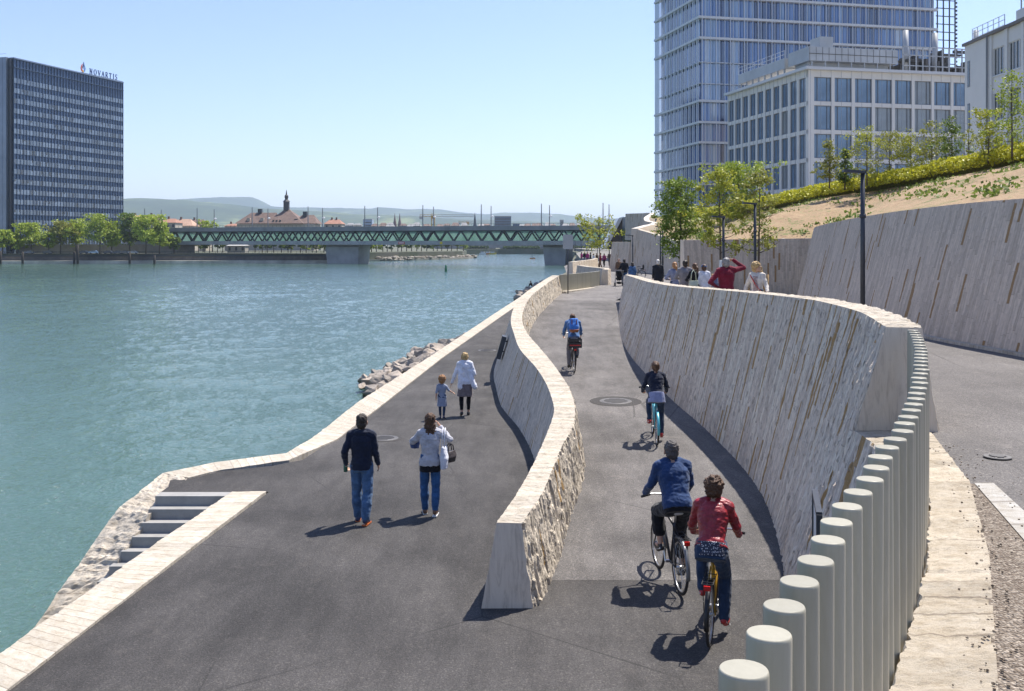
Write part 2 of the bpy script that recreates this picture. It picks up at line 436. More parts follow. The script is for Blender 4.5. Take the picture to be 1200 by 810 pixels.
# ramp sheet
ds = np.concatenate([np.linspace(13.55, 30, 60), np.linspace(30.5, 56, 60)])
tA = np.array([12.5, 14, 15.5, 16.6, 18, 19.5, 21.3, 24.4, 28, 31.7, 34, 39, 42, 46, 53, 60, 62])
A_TL = np.array([-.19, .08, .32, .47, .65, .80, .80, .62, .22, .05, -.03, .05, .20, .54, 1.3, 2.15, 2.42])
A_TR = np.array([.125, .42, .64, .80, 1.05, 1.20, 1.24, 1.09, .79, .46, .36, .45, .62, .97, 1.74, 2.6, 2.86])
tB = np.array([11.8, 13.9, 17.3, 22.5, 25.8, 30, 34.7, 43.5, 50, 55])
B_TL = np.array([4.30, 4.77, 5.12, 5.02, 4.75, 4.62, 4.70, 5.26, 5.72, 6.08])
B_HT = np.array([.955, .94, .95, 1.05, 1.12, 1.22, 1.3, 1.45, 1.56, 1.65])
B_BL = np.array([3.22, 3.68, 4.24, 4.30, 4.10, 3.95, 3.92, 4.52, 5.2, 5.78])
def smooth_interp(d, t, v):                       # Catmull-Rom through the table
    d = np.asarray(d, float); m = np.gradient(v, t); k = np.clip(np.searchsorted(t, d)-1, 0, len(t)-2)
    h = t[k+1]-t[k]; s = np.clip((d-t[k])/h, 0, 1)
    return (2*s**3-3*s**2+1)*v[k]+(s**3-2*s**2+s)*h*m[k]+(-2*s**3+3*s**2)*v[k+1]+(s**3-s**2)*h*m[k+1]
t_ = np.linspace(0, 1, 12)
L = smooth_interp(np.clip(ds, 12.5, 62), tA, A_TL)+.15; Rr = smooth_interp(np.clip(ds, 11.8, 55), tB, B_BL)+.25
X = L[:, None]*(1-t_)+Rr[:, None]*t_; Y = ds[:, None]+0*X; Z = E-Hr(Y)+.002
struct(grid_sheet('cycle_ramp_asphalt', X, Y, Z, M_asph_ramp), 'worn grey asphalt of the cycle ramp')
# upper road and plaza beside the curved wall
ds = np.concatenate([np.linspace(-6, 12, 40), np.linspace(12.4, 56, 90)])
POSTP = [(1.2,-.45), (1.7,.14), (2.19,.42), (2.69,.675), (3.0,.82), (3.67,1.14), (4.6,1.606), (5.3,1.96), (5.97,2.3), (6.8,2.68), (7.5,2.98), (9.06,3.62), (10.4,4.13), (11.3,4.44), (11.75,4.58)]
pd = np.array([p[0] for p in POSTP]); px_ = np.array([p[1] for p in POSTP])
capR = lambda d: np.interp(d, [-6, 1.2, 4.8, 6.93, 9.18, 11.6, 11.8], [-3.6, .2, 2.28, 3.23, 4.10, 4.76, 4.80])
Lx = np.where(ds < 11.8, capR(ds)-.06, smooth_interp(np.clip(ds, 11.8, 55), tB, B_TL)+.25)
t_ = np.linspace(0, 1, 24)
X = Lx[:, None]*(1-t_)+20*t_; Y = ds[:, None]+0*X; Z = E-Hu(Y)
struct(grid_sheet('upper_road_asphalt', X, Y, Z, M_asph_road), 'sunlit grey asphalt of the upper road')
# where ramp and plaza run together, farther on
ds = np.concatenate([np.linspace(56, 75, 30), np.linspace(77, 160, 30)])
Lx = np.interp(ds, [56, 61.5, 70.5, 85, 100, 130, 160], [1.8, 2.9, 6.2, 5.5, 5.2, 6.5, 9.5])+.12
t_ = np.linspace(0, 1, 60)
X = Lx[:, None]*(1-t_)+22*t_; Y = ds[:, None]+0*X
wgt = np.clip((X-5.9)/(.3+(Y-56)*.4), 0, 1); Z = E-(Hr(Y)*(1-wgt)+Hu(Y)*wgt)+.003
struct(grid_sheet('plaza_asphalt', X, Y, Z, asphalt('asphalt_plaza', .15, .25)))

# gravel verge and pale channel beside the cap stones, near the camera
dg = np.linspace(-6, 9.1, 60)
gl = capR(dg)-.02; gr = np.interp(dg, [-6, 4, 7.2, 9.15], [-1.5, 2.75, 3.62, 4.12])
n = NT('loose_gravel'); c = n.coord(); vc = n.sep(n.voro(c, 55, 'Color'))[0]; dd = n.voro(c, 55, 'Distance')
n.bsdf(color=n.ramp(vc, [(0, (.13,.095,.065)), (.5, (.24,.195,.15)), (1, (.42,.36,.29))]), rough=.9, normal=n.bump(n.math('SUBTRACT', 1.0, dd), 1, .03))
M_gravel = n.m
X = np.stack([gl, gr], 1); Y = np.stack([dg, dg], 1)
tag(grid_sheet('gravel', X, Y, E-Hu(Y)+.012, M_gravel), 'brown loose gravel verge beside the limestone slabs', 'gravel', kind='stuff')
Xc = np.stack([gr, gr+np.interp(dg, [5, 9.1], [.30, .17])], 1)
tag(grid_sheet('drainage_channel', Xc, Y, E-Hu(Y)+.02, cope_mat('pale_channel', (.42,.41,.385), .7, .02), uv=np.stack([Y.ravel(), Xc.ravel()], 1)), 'pale concrete drainage channel at the edge of the upper road', 'drain')
# a few loose stones on the slabs
m = MB()
for i in range(260):
    d = random.uniform(4.6, 11); x = float(capR(d))+random.uniform(-.28, .5)*random.random()
    r = random.uniform(.004, .011); m.ell((x, d, E-float(Hu(d))+.02+r*.4), (r, r*1.2, r*.7), None, 5, 3)
tag(m.build('loose_stones', M_gravel), 'loose pebbles scattered along the limestone slabs', 'pebbles', kind='stuff')

# ================================================ WALLS
def wall_body(name, d, BL, TL, TR, BR, mats, rough=(.01,.01,.02), parent=None, rows=(40, 8, 30), capends=(True, True), colw=.09, lean=.02, period=.7):
    """BL,TL,TR,BR: (n,3) arrays along the wall -> rough swept wall"""
    n = len(BL); s = np.concatenate([[0], np.cumsum(np.linalg.norm(np.diff(TL, axis=0), axis=1))])
    cols = []; uvs = []; mi = []
    off = 0; grids = []
    for k, (P, Q, r, amp) in enumerate(((BL, TL, rows[0], rough[0]), (TL, TR, rows[1], rough[2]), (TR, BR, rows[2], rough[1]))):
        t = np.linspace(0, 1, r+1)
        G = P[:, None, :]*(1-t)[None, :, None]+Q[:, None, :]*t[None, :, None]
        hh = np.linalg.norm(Q-P, axis=1)[:, None]*t[None, :]
        if k == 2: hh = hh[:, -1:]-hh
        Sg = s[:, None]+0*hh
        ds_ = np.gradient(G, axis=0); dt_ = np.gradient(G, axis=1); N = np.cross(ds_, dt_); N /= np.linalg.norm(N, axis=2, keepdims=True)+1e-9
        N = -N if (k == 1 and N[..., 2].mean() < 0) else N
        if k == 0 and N[..., 2].mean() < 0: N = -N
        if k == 2 and N[..., 2].mean() < 0: N = -N
        if k == 1:
            col = np.floor((Sg+.05*fbm(Sg*2, hh*6))/.11); D = (hsh(col, 3.0)-.5)*1.1+(fbm(Sg*6, hh*9)-.5)*2.4+(fbm(Sg*25, hh*25)-.5)*1.6
        else:
            a = (Sg+lean*hh+.03*fbm(Sg*3, hh*3))/colw; col = np.floor(a); row = np.floor(hh/period+hsh(col)*7)
            D = (hsh(col, row)-.5)*1.2+(fbm(a*.9, hh*2.2)-.5)*1.6+(fbm(Sg*22, hh*9)-.5)*1.6
        fade = np.ones_like(D)
        if k != 1: fade = fade
        G = G+N*(D*amp)[..., None]
        grids.append((G, Sg, hh, k))
    # weld shared edges
    grids[1][0][:, 0] = grids[0][0][:, -1]; grids[2][0][:, 0] = grids[1][0][:, -1]
    V = []; UV = []; F = []; MI = []
    for G, Sg, hh, k in grids:
        ny, nx = G.shape[:2]; base = sum(len(x) for x in V)
        V.append(G.reshape(-1, 3)); UV.append(np.stack([Sg.ravel(), hh.ravel()], 1))
        i = np.arange(ny-1)[:, None]*nx+np.arange(nx-1)[None, :]
        f = np.stack([i, i+nx, i+nx+1, i+1], -1).reshape(-1, 4)+base
        F.append(f); MI.append(np.full(len(f), k))
    # end caps: quads joining left and right face rows
    GL, GT, GR = grids[0][0], grids[1][0], grids[2][0]
    for e, on in ((0, capends[0]), (-1, capends[1])):
        if not on: continue
        m_ = 24; t = np.linspace(0, 1, m_+1)
        lf = np.stack([np.interp(t, np.linspace(0, 1, GL.shape[1]), GL[e, :, c]) for c in range(3)], 1)
        rf = np.stack([np.interp(t, np.linspace(0, 1, GR.shape[1]), GR[e, ::-1, c]) for c in range(3)], 1)
        base = sum(len(x) for x in V); V.append(np.concatenate([lf, rf])); UV.append(np.zeros((2*m_+2, 2)))
        i = np.arange(m_); f = np.stack([i, i+1, i+1+m_+1, i+m_+1], 1)+base
        if e == 0: f = f[:, ::-1]
        F.append(f); MI.append(np.full(len(f), 3))
    return npmesh(name, np.concatenate(V), np.concatenate(F), mats, np.concatenate(UV), parent, smooth=False, mi=np.concatenate(MI))
P3 = lambda x, y, z: np.stack([np.asarray(x)+0*y, y, np.asarray(z)+0*y], 1)
def steps(d0, d1, k=.0016):
    out = [d0]
    while out[-1] < d1: out.append(out[-1]*(1+k)+.004)
    out[-1] = d1; return np.array(out)

# wall A: between promenade and ramp
d = steps(12.5, 62)
TL = smooth_interp(d, tA, A_TL); TR = smooth_interp(d, tA, A_TR); HT = Hr(d)-1.05
bat = np.interp(d, [12.5, 28], [.185, .32])
BLx = TL-bat*(PROM-HT+.05); BRx = TR+.19
wall_a = wall_body('low_wall', d, P3(BLx, d, E-PROM-.05), P3(TL, d, E-HT), P3(TR, d, E-HT), P3(BRx, d, E-Hr(d)-.05),
    [M_slat_cool, M_cope, M_slat_split, M_end], rough=(.007, .032, .014), rows=(48, 10, 40))
tag(wall_a, 'winding free-standing limestone wall between promenade and cycle ramp, with a smooth trapezoid end', 'wall')
# wall B: tall battered wall beside the ramp
d = steps(11.8, 55, .0014)
TL = smooth_interp(d, tB, B_TL); HT = np.interp(d, tB, B_HT); BLx = smooth_interp(d, tB, B_BL)
TR = TL+np.interp(d, [11.8, 30, 50, 55], [.43, .42, .40, .25]); BRx = TR+.22
b0 = P3(BLx, d, E-Hr(d)-.05); 
def rough_by(d): return 1
wall_b = wall_body('retaining_wall', d, b0, P3(TL, d, E-HT), P3(TR, d, E-HT), P3(BRx, d, E-Hu(d)-.1), [M_slat_rough, M_cope, M_slat_rough, M_end], rough=(np.interp(d, [12, 15, 20], [.030, .016, .009])[:, None], .012, .018), rows=(80, 10, 20))
tag(wall_b, 'tall curved leaning limestone wall with rusty strips on the right of the cycle ramp', 'wall')
# its low continuation under the post railing
d = steps(.6, 11.795, .004)
cl = np.interp(d, pd, px_)+np.interp(d, [8.5, 11.0, 11.78], [.075, -.46, -.655]); HTc = Hu(d)+.0
bl_off = np.interp(d, [9, 11.78], [.28, .309])*(PROM-Hu(d))
wall_c = wall_body('parapet_base_wall', d, P3(cl-bl_off, d, E-PROM-.05), P3(cl, d, E-HTc+.02), P3(capR(d), d, E-HTc+.02), P3(capR(d)+.03, d, E-HTc-.2),
    [M_slat_rough, M_cap, M_cap, M_end], rough=(.022, .006, .013), rows=(60, 16, 4))
tag(wall_c, 'low limestone wall with broad rough cream slabs under the post railing', 'wall')

# wall C: tall wall right of the upper road
tC = np.array([2, 10, 16, 19.7, 22.9, 28, 34, 41, 44, 50]); C_x = np.array([10.6, 10.4, 10.1, 9.85, 9.55, 9.65, 10.25, 11.3, 12.4, 14.6])
C_ht = np.array([-1.0, -1.0, -.98, -.94, -.93, -.88, -.80, -.62, -.5, -.3])
d = steps(2, 50, .003); cx = smooth_interp(d, tC, C_x); ch = np.interp(d, tC, C_ht); lean_x = .26*(Hu(d)-ch)
wc = wall_body('retaining_wall', d, P3(cx, d, E-Hu(d)-.1), P3(cx+lean_x, d, E-ch), P3(cx+lean_x+.4, d, E-ch), P3(cx+lean_x+.5, d, E-ch-1.5), [M_slat_far, M_cope, M_slat_far, M_end], rough=(.010, .02, .01), rows=(70, 4, 4), colw=.09, lean=.02, period=.9)
tag(wc, 'high pale retaining wall below the bare slope on the right of the upper road', 'wall')
kb = P3(cx-.16, d, E-Hu(d)-.02), P3(cx-.15, d, E-Hu(d)+.06), P3(cx-.02, d, E-Hu(d)+.06), P3(cx-.01, d, E-Hu(d)-.02)
tag(wall_body('kerb', d, *kb, [M_kerb]*4, rough=(.002,.002,.002), rows=(1, 2, 1)), 'pale stone kerb at the foot of the high wall', 'kerb')
# wall D: faces the viewer behind the young trees
def poly_wall(name, pts, top, hbase, mats, label, th=.5, batter=.25, n=160, rough=(.015,.015,.02), rows=(40,4,10)):
    """front face on the left of the walking direction pts; top / base = metres below the eye"""
    P = np.array(pts, float); s = np.concatenate([[0], np.cumsum(np.linalg.norm(np.diff(P, axis=0), axis=1))])
    q = np.linspace(0, s[-1], n); x = smooth_interp(q, s, P[:, 0]); y = smooth_interp(q, s, P[:, 1])
    tx, ty = np.gradient(x), np.gradient(y); l = np.hypot(tx, ty); nx, ny = ty/l, -tx/l       # to the right
    tp = np.interp(q, s, top); bs = np.interp(q, s, hbase); o = batter*(bs-tp)
    g = lambda k, z: np.stack([x+nx*k, y+ny*k, E-z], 1)
    o_ = wall_body(name, q, g(0, bs), g(o, tp), g(o+th, tp), g(o+th+.05, bs), mats, rough, rows=rows, colw=.09, lean=.02, period=.9)
    return tag(o_, label, 'wall')
poly_wall('retaining_wall', [(16, 51), (13, 51.6), (10.5, 51.8), (8.75, 51.5)], [-.3, -.26, -.22, -.2], [2.8]*4, [M_slat_far, M_cope, M_slat_far, M_end], 'pale retaining wall facing the viewer behind the staked young trees', batter=.12)
poly_wall('retaining_wall', [(10, 53), (11, 58), (13.2, 70), (14.2, 80), (13.8, 88), (13.5, 96.5), (12.0, 103)], [-.1, -.05, 0, 0, -.25, -.75, -1.5], [2.85]*7, [M_slat_far, M_cope, M_slat_far, M_end], 'pale retaining wall with a rising top edge, beyond the trees', batter=.12, n=260)
poly_wall('retaining_wall', [(11.6, 103.6), (10.4, 108), (10.6, 112)], [-.2, -.2, -.2], [2.85]*3, [M_slat_far, M_cope, M_slat_far, M_end], 'lower stepped end of the pale retaining wall beside the bridge ramp', batter=.12, n=50)
# winding parapet climbing behind it
pp = [(12.0, 103), (14.2, 112), (17.2, 128), (18.6, 136), (18.8, 145), (19.6, 152), (21.8, 162), (21.4, 170), (19.5, 176)]
zt = [-1.55, -2.0, -2.5, -2.85, -3.3, -3.9, -4.9, -5.1, -5.2]
P = np.array(pp); s_ = np.concatenate([[0], np.cumsum(np.linalg.norm(np.diff(P, axis=0), axis=1))]); q = np.linspace(0, s_[-1], 200)
x = smooth_interp(q, s_, P[:, 0]); y = smooth_interp(q, s_, P[:, 1]); tz = smooth_interp(q, s_, np.array(zt))
tx, ty = np.gradient(x), np.gradient(y); l = np.hypot(tx, ty); nx, ny = ty/l, -tx/l
g = lambda k, z: np.stack([x+nx*k, y+ny*k, E-z], 1)
M_cope_s = cope_mat('smooth_coping', (.66,.62,.56), .8, .008)
tag(wall_body('parapet_wall', q, g(-.1, tz+4.5), g(0, tz), g(.75, tz), g(.8, tz+1.6), [M_slat_far, M_cope_s, M_end, M_end], (.004,.004,.006), rows=(20, 2, 8), colw=.09, lean=.02, period=.9),
    'winding cream topped parapet climbing the slope toward the bridge', 'wall')

# ================================================ THE SLOPE AND THE TERRACE
r0 = [(10.6+1.05, 2, 1.0), (11.5, 10, 1.0), (11.15, 16, .98), (10.95, 19.7, .94), (10.65, 22.9, .93), (10.75, 28, .87), (11.35, 34, .78), (12.3, 41, .6), (13.4, 44, .5), (15.5, 50, .25), (16.4, 51.8, .28), (10.2, 52.5, .15), (11.3, 57, .05), (14.0, 70, 0), (14.9, 80, 0), (14.4, 89, .25), (14.2, 97, .75), (13.4, 103, 1.0), (15.8, 112, 1.3), (18.5, 128, 1.9), (20, 144, 2.7), (23, 162, 4.0), (24, 176, 4.4)]
r1 = [(32, 2, 5.0), (31.5, 10, 4.95), (31, 18, 4.9), (30, 25, 4.8), (29, 31, 4.65), (28, 37, 4.4), (26.5, 43, 4.2), (25, 50, 4.0), (24.2, 54, 3.8), (23.3, 58, 3.6), (22.5, 62, 3.45), (21.9, 66, 3.3), (21.3, 70, 3.15), (20.8, 78, 2.95), (20.8, 86, 2.85), (20.9, 92, 2.85), (21.1, 99, 2.9), (21.4, 106, 3.0), (22.0, 116, 3.2), (23, 130, 3.5), (24.5, 146, 4.0), (27, 163, 4.6), (29, 178, 4.9)]
r0 = np.array(r0); r1 = np.array(r1)
k = np.linspace(0, len(r0)-1, 240); ki = np.arange(len(r0))
I = lambda A: np.stack([np.interp(k, ki, A[:, c]) for c in range(3)], 1)
a0, a1 = I(r0), I(r1); t = np.linspace(0, 1, 40)
G = a0[:, None]*(1-t)[None, :, None]+a1[:, None]*t[None, :, None]
G[..., 2] += .25*np.sin(t*math.pi)[None, :]+(fbm(G[..., 0]*.6, G[..., 1]*.6)-.5)*.5*np.sin(t*math.pi)[None, :]+(fbm(G[..., 0]*3, G[..., 1]*3)-.5)*.12
n = NT('bare_soil_slope'); c = n.coord(); f = n.noise(c, .5, 6, .7); f2 = n.noise(c, 4, 6, .7); f3 = n.noise(c, .22, 4, .6)
col = n.ramp(f2, [(.3, (.20,.13,.07)), (.5, (.32,.22,.125)), (.75, (.42,.30,.18))])
col = n.mix(n.ramp(n.math('MULTIPLY', f, f2), [(.27, 0), (.34, .8)]), col, (.10,.13,.03))
yy = n.sep(c)[1]; far_ = n.math('MULTIPLY', n.math('DIVIDE', n.math('SUBTRACT', yy, 62.0), 12.0, True), n.ramp(f3, [(.35, .25), (.6, 1)]), True)
col = n.mix(n.math('MULTIPLY', far_, .55), col, (.22,.20,.06))
n.bsdf(color=col, rough=.95, normal=n.bump(f2, .9, .08))
struct(grid_sheet('slope_ground', G[..., 0], G[..., 1], G[..., 2]+E, n.m), 'bare sandy slope with patches of sprouting green')
def slope_at(kk, tt):
    a = np.array([np.interp(kk, ki, r0[:, c]) for c in range(3)]); b = np.array([np.interp(kk, ki, r1[:, c]) for c in range(3)])
    p = a*(1-tt)+b*tt; p[2] += .2*math.sin(tt*math.pi); return p
# terrace
t = np.linspace(0, 1, 12); far = a1.copy(); far[:, 0] = 320; far[:, 1] = a1[:, 1]*1.9+10; far[:, 2] = 4.6
far0 = a1.copy()
G = far0[:, None]*(1-t)[None, :, None]+far[:, None]*t[None, :, None]
struct(grid_sheet('terrace_ground', G[..., 0], G[..., 1], G[..., 2]+E-.02, ground_mat('terrace_soil', (.24,.22,.19), (.32,.29,.25), .3)))

# ================================================ FOLIAGE
def leaf_mat(name, col, trans=.35, var=.35):
    n = NT(name); c = n.coord(); f = n.noise(c, 2.2, 3, .6); g = n.noise(c, 19, 2, .6)
    lo = tuple(q*(1-var) for q in col); hi = tuple(min(1, q*(1+var)) for q in col)
    cc = n.ramp(n.math('ADD', n.math('MULTIPLY', f, .5), n.math('MULTIPLY', g, .5)), [(.35, lo), (.65, hi)])
    n.bsdf(color=cc, rough=.5, spec=.3)
    tr = n.t.nodes.new('ShaderNodeBsdfTranslucent'); n.link(cc, tr.inputs[0])
    mx = n.t.nodes.new('ShaderNodeMixShader'); mx.inputs[0].default_value = trans
    n.link(n.b.outputs[0], mx.inputs[1]); n.link(tr.outputs[0], mx.inputs[2]); n.link(mx.outputs[0], n.out.inputs[0]); return n.m
L_grn = leaf_mat('leaves_fresh_green', (.19,.26,.04)); L_spring = leaf_mat('leaves_spring_green', (.28,.35,.05)); L_mid = leaf_mat('leaves_mid_green', (.14,.20,.035)); L_dark = leaf_mat('leaves_dark_green', (.06,.10,.025))
L_yel = leaf_mat('leaves_yellow_green', (.34,.36,.05)); L_hedge = leaf_mat('leaves_hedge', (.46,.45,.04), .3); L_olive = leaf_mat('leaves_olive', (.27,.28,.06)); L_bank = leaf_mat('leaves_plane_tree', (.34,.42,.06))
M_bark = plain('bark', (.11,.085,.06), .9, var=.35, scale=12, bump=.02)
M_bark_g = plain('bark_grey', (.20,.18,.15), .9, var=.3, scale=12, bump=.01)
def leaf_quads(P, size, r, up=.3):
    """P (n,3) leaf centres -> vertices and quads of folded leaves"""
    n = len(P); a = r.normal(size=(n, 3)); a /= np.linalg.norm(a, axis=1, keepdims=True)
    b = r.normal(size=(n, 3)); b[:, 2] *= .6; b -= (b*a).sum(1, keepdims=True)*a; b /= np.linalg.norm(b, axis=1, keepdims=True)+1e-9
    sz = size*r.uniform(.6, 1.4, (n, 1)); w_ = sz*.36
    V = np.stack([P-a*sz*.5, P+b*w_, P+a*sz*.5, P-b*w_], 1).reshape(-1, 3)
    F = np.arange(4*n).reshape(-1, 4); return V, F
def tree(kind, label, loc, h, crown_r, n_leaf, leaf, lm, group=None, trunk_h=.3, trunk_r=None, shape='oval', bark=None, seed=0, sparse=0.5, clump=.32, limbs=26, cat='tree', top_r=.25, parts=True):
    r = np.random.default_rng(seed+11); rr = random.Random(seed+5)
    t = thing(kind, label, cat, loc, 0, group); tr = trunk_r or h*.014; m = MB()
    bend = [rr.uniform(-.02, .02)*h for _ in range(4)]
    tp = [Vector((bend[0]*i/5*.8, bend[1]*i/5*.8, h*.93*i/6)) for i in range(7)]
    m.tube(tp, [tr*(1.15-1.0*i/6.3) for i in range(7)], 8)
    tips = []
    for i in range(limbs):
        f = trunk_h+(1-trunk_h)*(i+.5)/limbs*.93; z = f*h; g = (f-trunk_h)/(1-trunk_h)
        if shape == 'oval': rad = crown_r*math.sin(math.pi*min(1, (.18+.80*g)))**.7
        elif shape == 'cone': rad = crown_r*(1.02-g)**.8*min(1, .45+g*3)
        elif shape == 'round': rad = crown_r*math.sqrt(max(.08, 1-(2*g-.85)**2))
        else: rad = crown_r*min(1, .4+g*1.5)*(1.05-.35*g)
        an = i*2.4+rr.uniform(-.4, .4); rad *= rr.uniform(.72, 1.12)
        b0 = Vector((bend[0]*z/h*.8, bend[1]*z/h*.8, min(z, h*.92))); rise = rad*(.55 if shape != 'cone' else .3)
        e = b0+Vector((math.cos(an)*rad, math.sin(an)*rad, rise*rr.uniform(.3, 1.2)))
        if e.z > h: e.z = h-rr.uniform(0, .05*h)
        mid = (b0+e)/2+Vector((0, 0, -.08*rad)); br = max(.006, tr*.4*(1.1-g))
        m.tube([b0, mid, e], [br, br*.65, br*.25], 5)
        for q in np.linspace(.35, 1, 5): tips.append((b0.lerp(e, q), rad*(.35+.3*(1-q))))
        for _ in range(2):
            q = rr.uniform(.4, .8); s0 = b0.lerp(e, q); e2 = s0+Vector((rr.uniform(-1, 1), rr.uniform(-1, 1), rr.uniform(-.1, .9)))*rad*.42
            m.tube([s0, e2], [br*.4, br*.15], 4); tips.append((e2, rad*.35)); tips.append((s0.lerp(e2, .5), rad*.3))
    m.build('trunk', bark or M_bark, t, smooth=True)
    # clumps around the branch ends
    ncl = max(10, int(n_leaf/26)); P = []
    w_ = [x[1] for x in tips]
    for _ in range(ncl):
        c_, rd = rr.choices(tips, weights=w_)[0]; cc = np.array(c_)+r.normal(size=3)*rd*sparse
        k_ = int(26*rr.uniform(.4, 1.7)); P.append(cc+r.normal(size=(k_, 3))*np.array([1, 1, .7])*crown_r*clump*rr.uniform(.5, 1.1)*.45)
    P = np.concatenate(P); P = P[(P[:, 2] > trunk_h*h*.75) & (P[:, 2] < h*1.04)]
    V, F = leaf_quads(P, leaf, r); npmesh('crown', V, F, lm, None, t, smooth=False)
    return t

# hedge on the crest of the slope
def leaf_strip(name, pts, width, height, n, leaf, mat, label, cat, seed=1, kind=None):
    r = np.random.default_rng(seed); P = np.array(pts, float); seg = np.linalg.norm(np.diff(P, axis=0), axis=1); s = np.concatenate([[0], np.cumsum(seg)])
    q = r.uniform(0, s[-1], n); ctr = np.stack([np.interp(q, s, P[:, c]) for c in range(3)], 1)
    th = r.uniform(0, math.pi, n); rad = r.uniform(.3, 1, n)**.5; lump = .75+.5*fbm(q*.9, q*0+3)
    ctr[:, 0] += np.cos(th)*rad*width*.5*lump; ctr[:, 2] += np.sin(th)*rad*height*lump-.10*(1-np.sin(th)); ctr[:, 1] += r.normal(size=n)*.1
    V, F = leaf_quads(ctr, leaf, r); o = npmesh(name, V, F, mat, None, None, smooth=False); return tag(o, label, cat, kind=kind)
hp = [(x, y, z+E+.0) for x, y, z in r1]
for i in range(1): pass
leaf_strip('hedge', [(x-.6, y, z) for x, y, z in hp[1:21]], 2.8, .80, 80000, .17, L_hedge, 'long low yellow-green hedge along the crest of the sandy slope', 'hedge')
# core of the hedge so it is not see-through
mm = MB()
hp2 = [(x-.6, y, z) for x, y, z in hp[1:21]]
mm.tube([(x, y, z+.0) for x, y, z in hp2], .30, 8)
core = mm.build('stems', plain('hedge_twigs', (.10,.10,.03), .95, var=.4), bpy.data.objects['hedge'])
# sprouting plants on the slope
r = np.random.default_rng(4); P = []
for _ in range(900):
    kk = r.uniform(2, 22); tt = r.uniform(.04, .9)
    if fbm(np.array(kk*1.7), np.array(tt*9)) < .46: continue
    p = slope_at(kk, tt); nn = int(r.integers(6, 34)); P.append(p+np.array([0, 0, E+.05])+r.normal(size=(nn, 3))*np.array([.22, .3, .06])*r.uniform(.5, 1.6))
P = np.concatenate(P); V, F = leaf_quads(P, .13, r)
tag(npmesh('slope_plants', V, F, L_mid, smooth=False), 'small green plants sprouting on the bare sandy slope', 'plants', kind='stuff')
# low retaining edge behind the hedge
m = MB(); q = [(x+1.6, y, z) for x, y, z in hp[5:17]]
for a, b in zip(q[:-1], q[1:]): m.bar((a[0], a[1], a[2]+.35), (b[0], b[1], b[2]+.35), .2, .75)
tag(m.build('terrace_kerb_wall', M_conc), 'low white concrete edge just behind the hedge', 'low wall')

# trees by the path
tree('young_tree', 'tall leafy dark green young tree standing left of the staked trees by the pale wall', (9.9, 60, E-2.68), 6.7, 1.55, 6800, .14, L_grn, 'young trees beside the path', trunk_h=.24, trunk_r=.085, shape='oval', seed=2, limbs=34, sparse=.5, clump=.27)
tree('young_tree', 'feathery yellow-green young tree with a white wrapped trunk, staked in front of the pale wall', (9.2, 45, E-2.45), 5.9, 1.15, 2700, .12, L_yel, 'young trees beside the path', trunk_h=.34, trunk_r=.06, shape='oval', seed=9, limbs=30, sparse=.5, clump=.26)
tree('young_tree', 'loose pale green young tree behind the second lamp, staked in front of the pale wall', (10.7, 44.5, E-2.45), 5.85, 1.2, 2300, .115, L_olive, 'young trees beside the path', trunk_h=.34, trunk_r=.055, shape='oval', seed=21, limbs=30, sparse=.5, clump=.24)
tree('young_tree', 'small see-through yellow-green tree in front of the bridge end', (10.6, 124, E-2.84), 6.2, 2.9, 1500, .24, L_yel, 'young trees beside the path', trunk_h=.32, trunk_r=.07, shape='round', seed=5, limbs=22)
tree('bush', 'bright green bushy tree behind the tall young tree on the slope', (19.5, 88, E+2.3), 4.6, 2.5, 4200, .22, L_spring, None, trunk_h=.08, seed=13, cat='bush')
# tree stakes
M_wood = plain('stake_wood', (.42,.28,.14), .8, var=.25, scale=10)
for i, (x, y, lb) in enumerate(((9.2, 45, 'wooden tree stakes with crossbars around the white wrapped trunk'), (10.7, 44.5, 'wooden tree stakes with crossbars around the right hand young tree'))):
    t = thing('tree_stakes', lb, 'tree stakes', (x, y, E-2.47), 0, 'tree stakes')
    cs = [(-.33, -.33), (.33, -.33), (.33, .33), (-.33, .33)]
    for a in cs: MB().tube([(a[0], a[1], 0), (a[0], a[1], 1.15)], .045, 8).build('stake', M_wood, t, smooth=True)
    for k_ in range(4):
        a, b = cs[k_], cs[(k_+1)%4]; MB().bar((a[0], a[1], 1.06-.003*k_), (b[0], b[1], 1.06-.003*k_), .03, .1).build('crossbar', M_wood, t)
for o in bpy.data.objects:
    if o.get('label', '').startswith('feathery'):
        MB().tube([(0, 0, .5), (0, 0, 1.75)], .085, 10).build('trunk_wrap', plain('white_wrap', (.75,.74,.70), .8), o, smooth=True)
# row of young trees on the terrace, in front of the offices
row = [(972, 62, 3.9, .8, L_olive, 'cone', 'dark narrow conical tree at the left end of the terrace row'), (990, 63, 3.3, .7, L_mid, 'cone', 'small conical green tree, second from the left in the terrace row'), (1016, 60, 4.2, 1.25, L_yel, 'oval', 'bright yellow-green tree behind the street lamp head'), (1042, 61, 4.0, 1.1, L_olive, 'oval', 'olive green thin tree right of the street lamp'),
       (1068, 60, 4.1, 1.1, L_yel, 'oval', 'thin yellow-green tree in the middle of the terrace row'), (1092, 58, 4.3, 1.15, L_olive, 'oval', 'sparse olive tree before the right end of the offices'), (1116, 56, 4.6, 1.1, L_mid, 'cone', 'taller green tree just left of the white house corner'),
       (1158, 50, 3.4, .9, L_yel, 'oval', 'small pale yellow-green tree in front of the white house'), (1186, 47, 5.4, 1.2, L_spring, 'cone', 'tallest bright green tree in front of the white house at the right edge'), (1134, 57, 4.2, .5, L_olive, 'oval', 'nearly bare thin tree at the white house corner')]
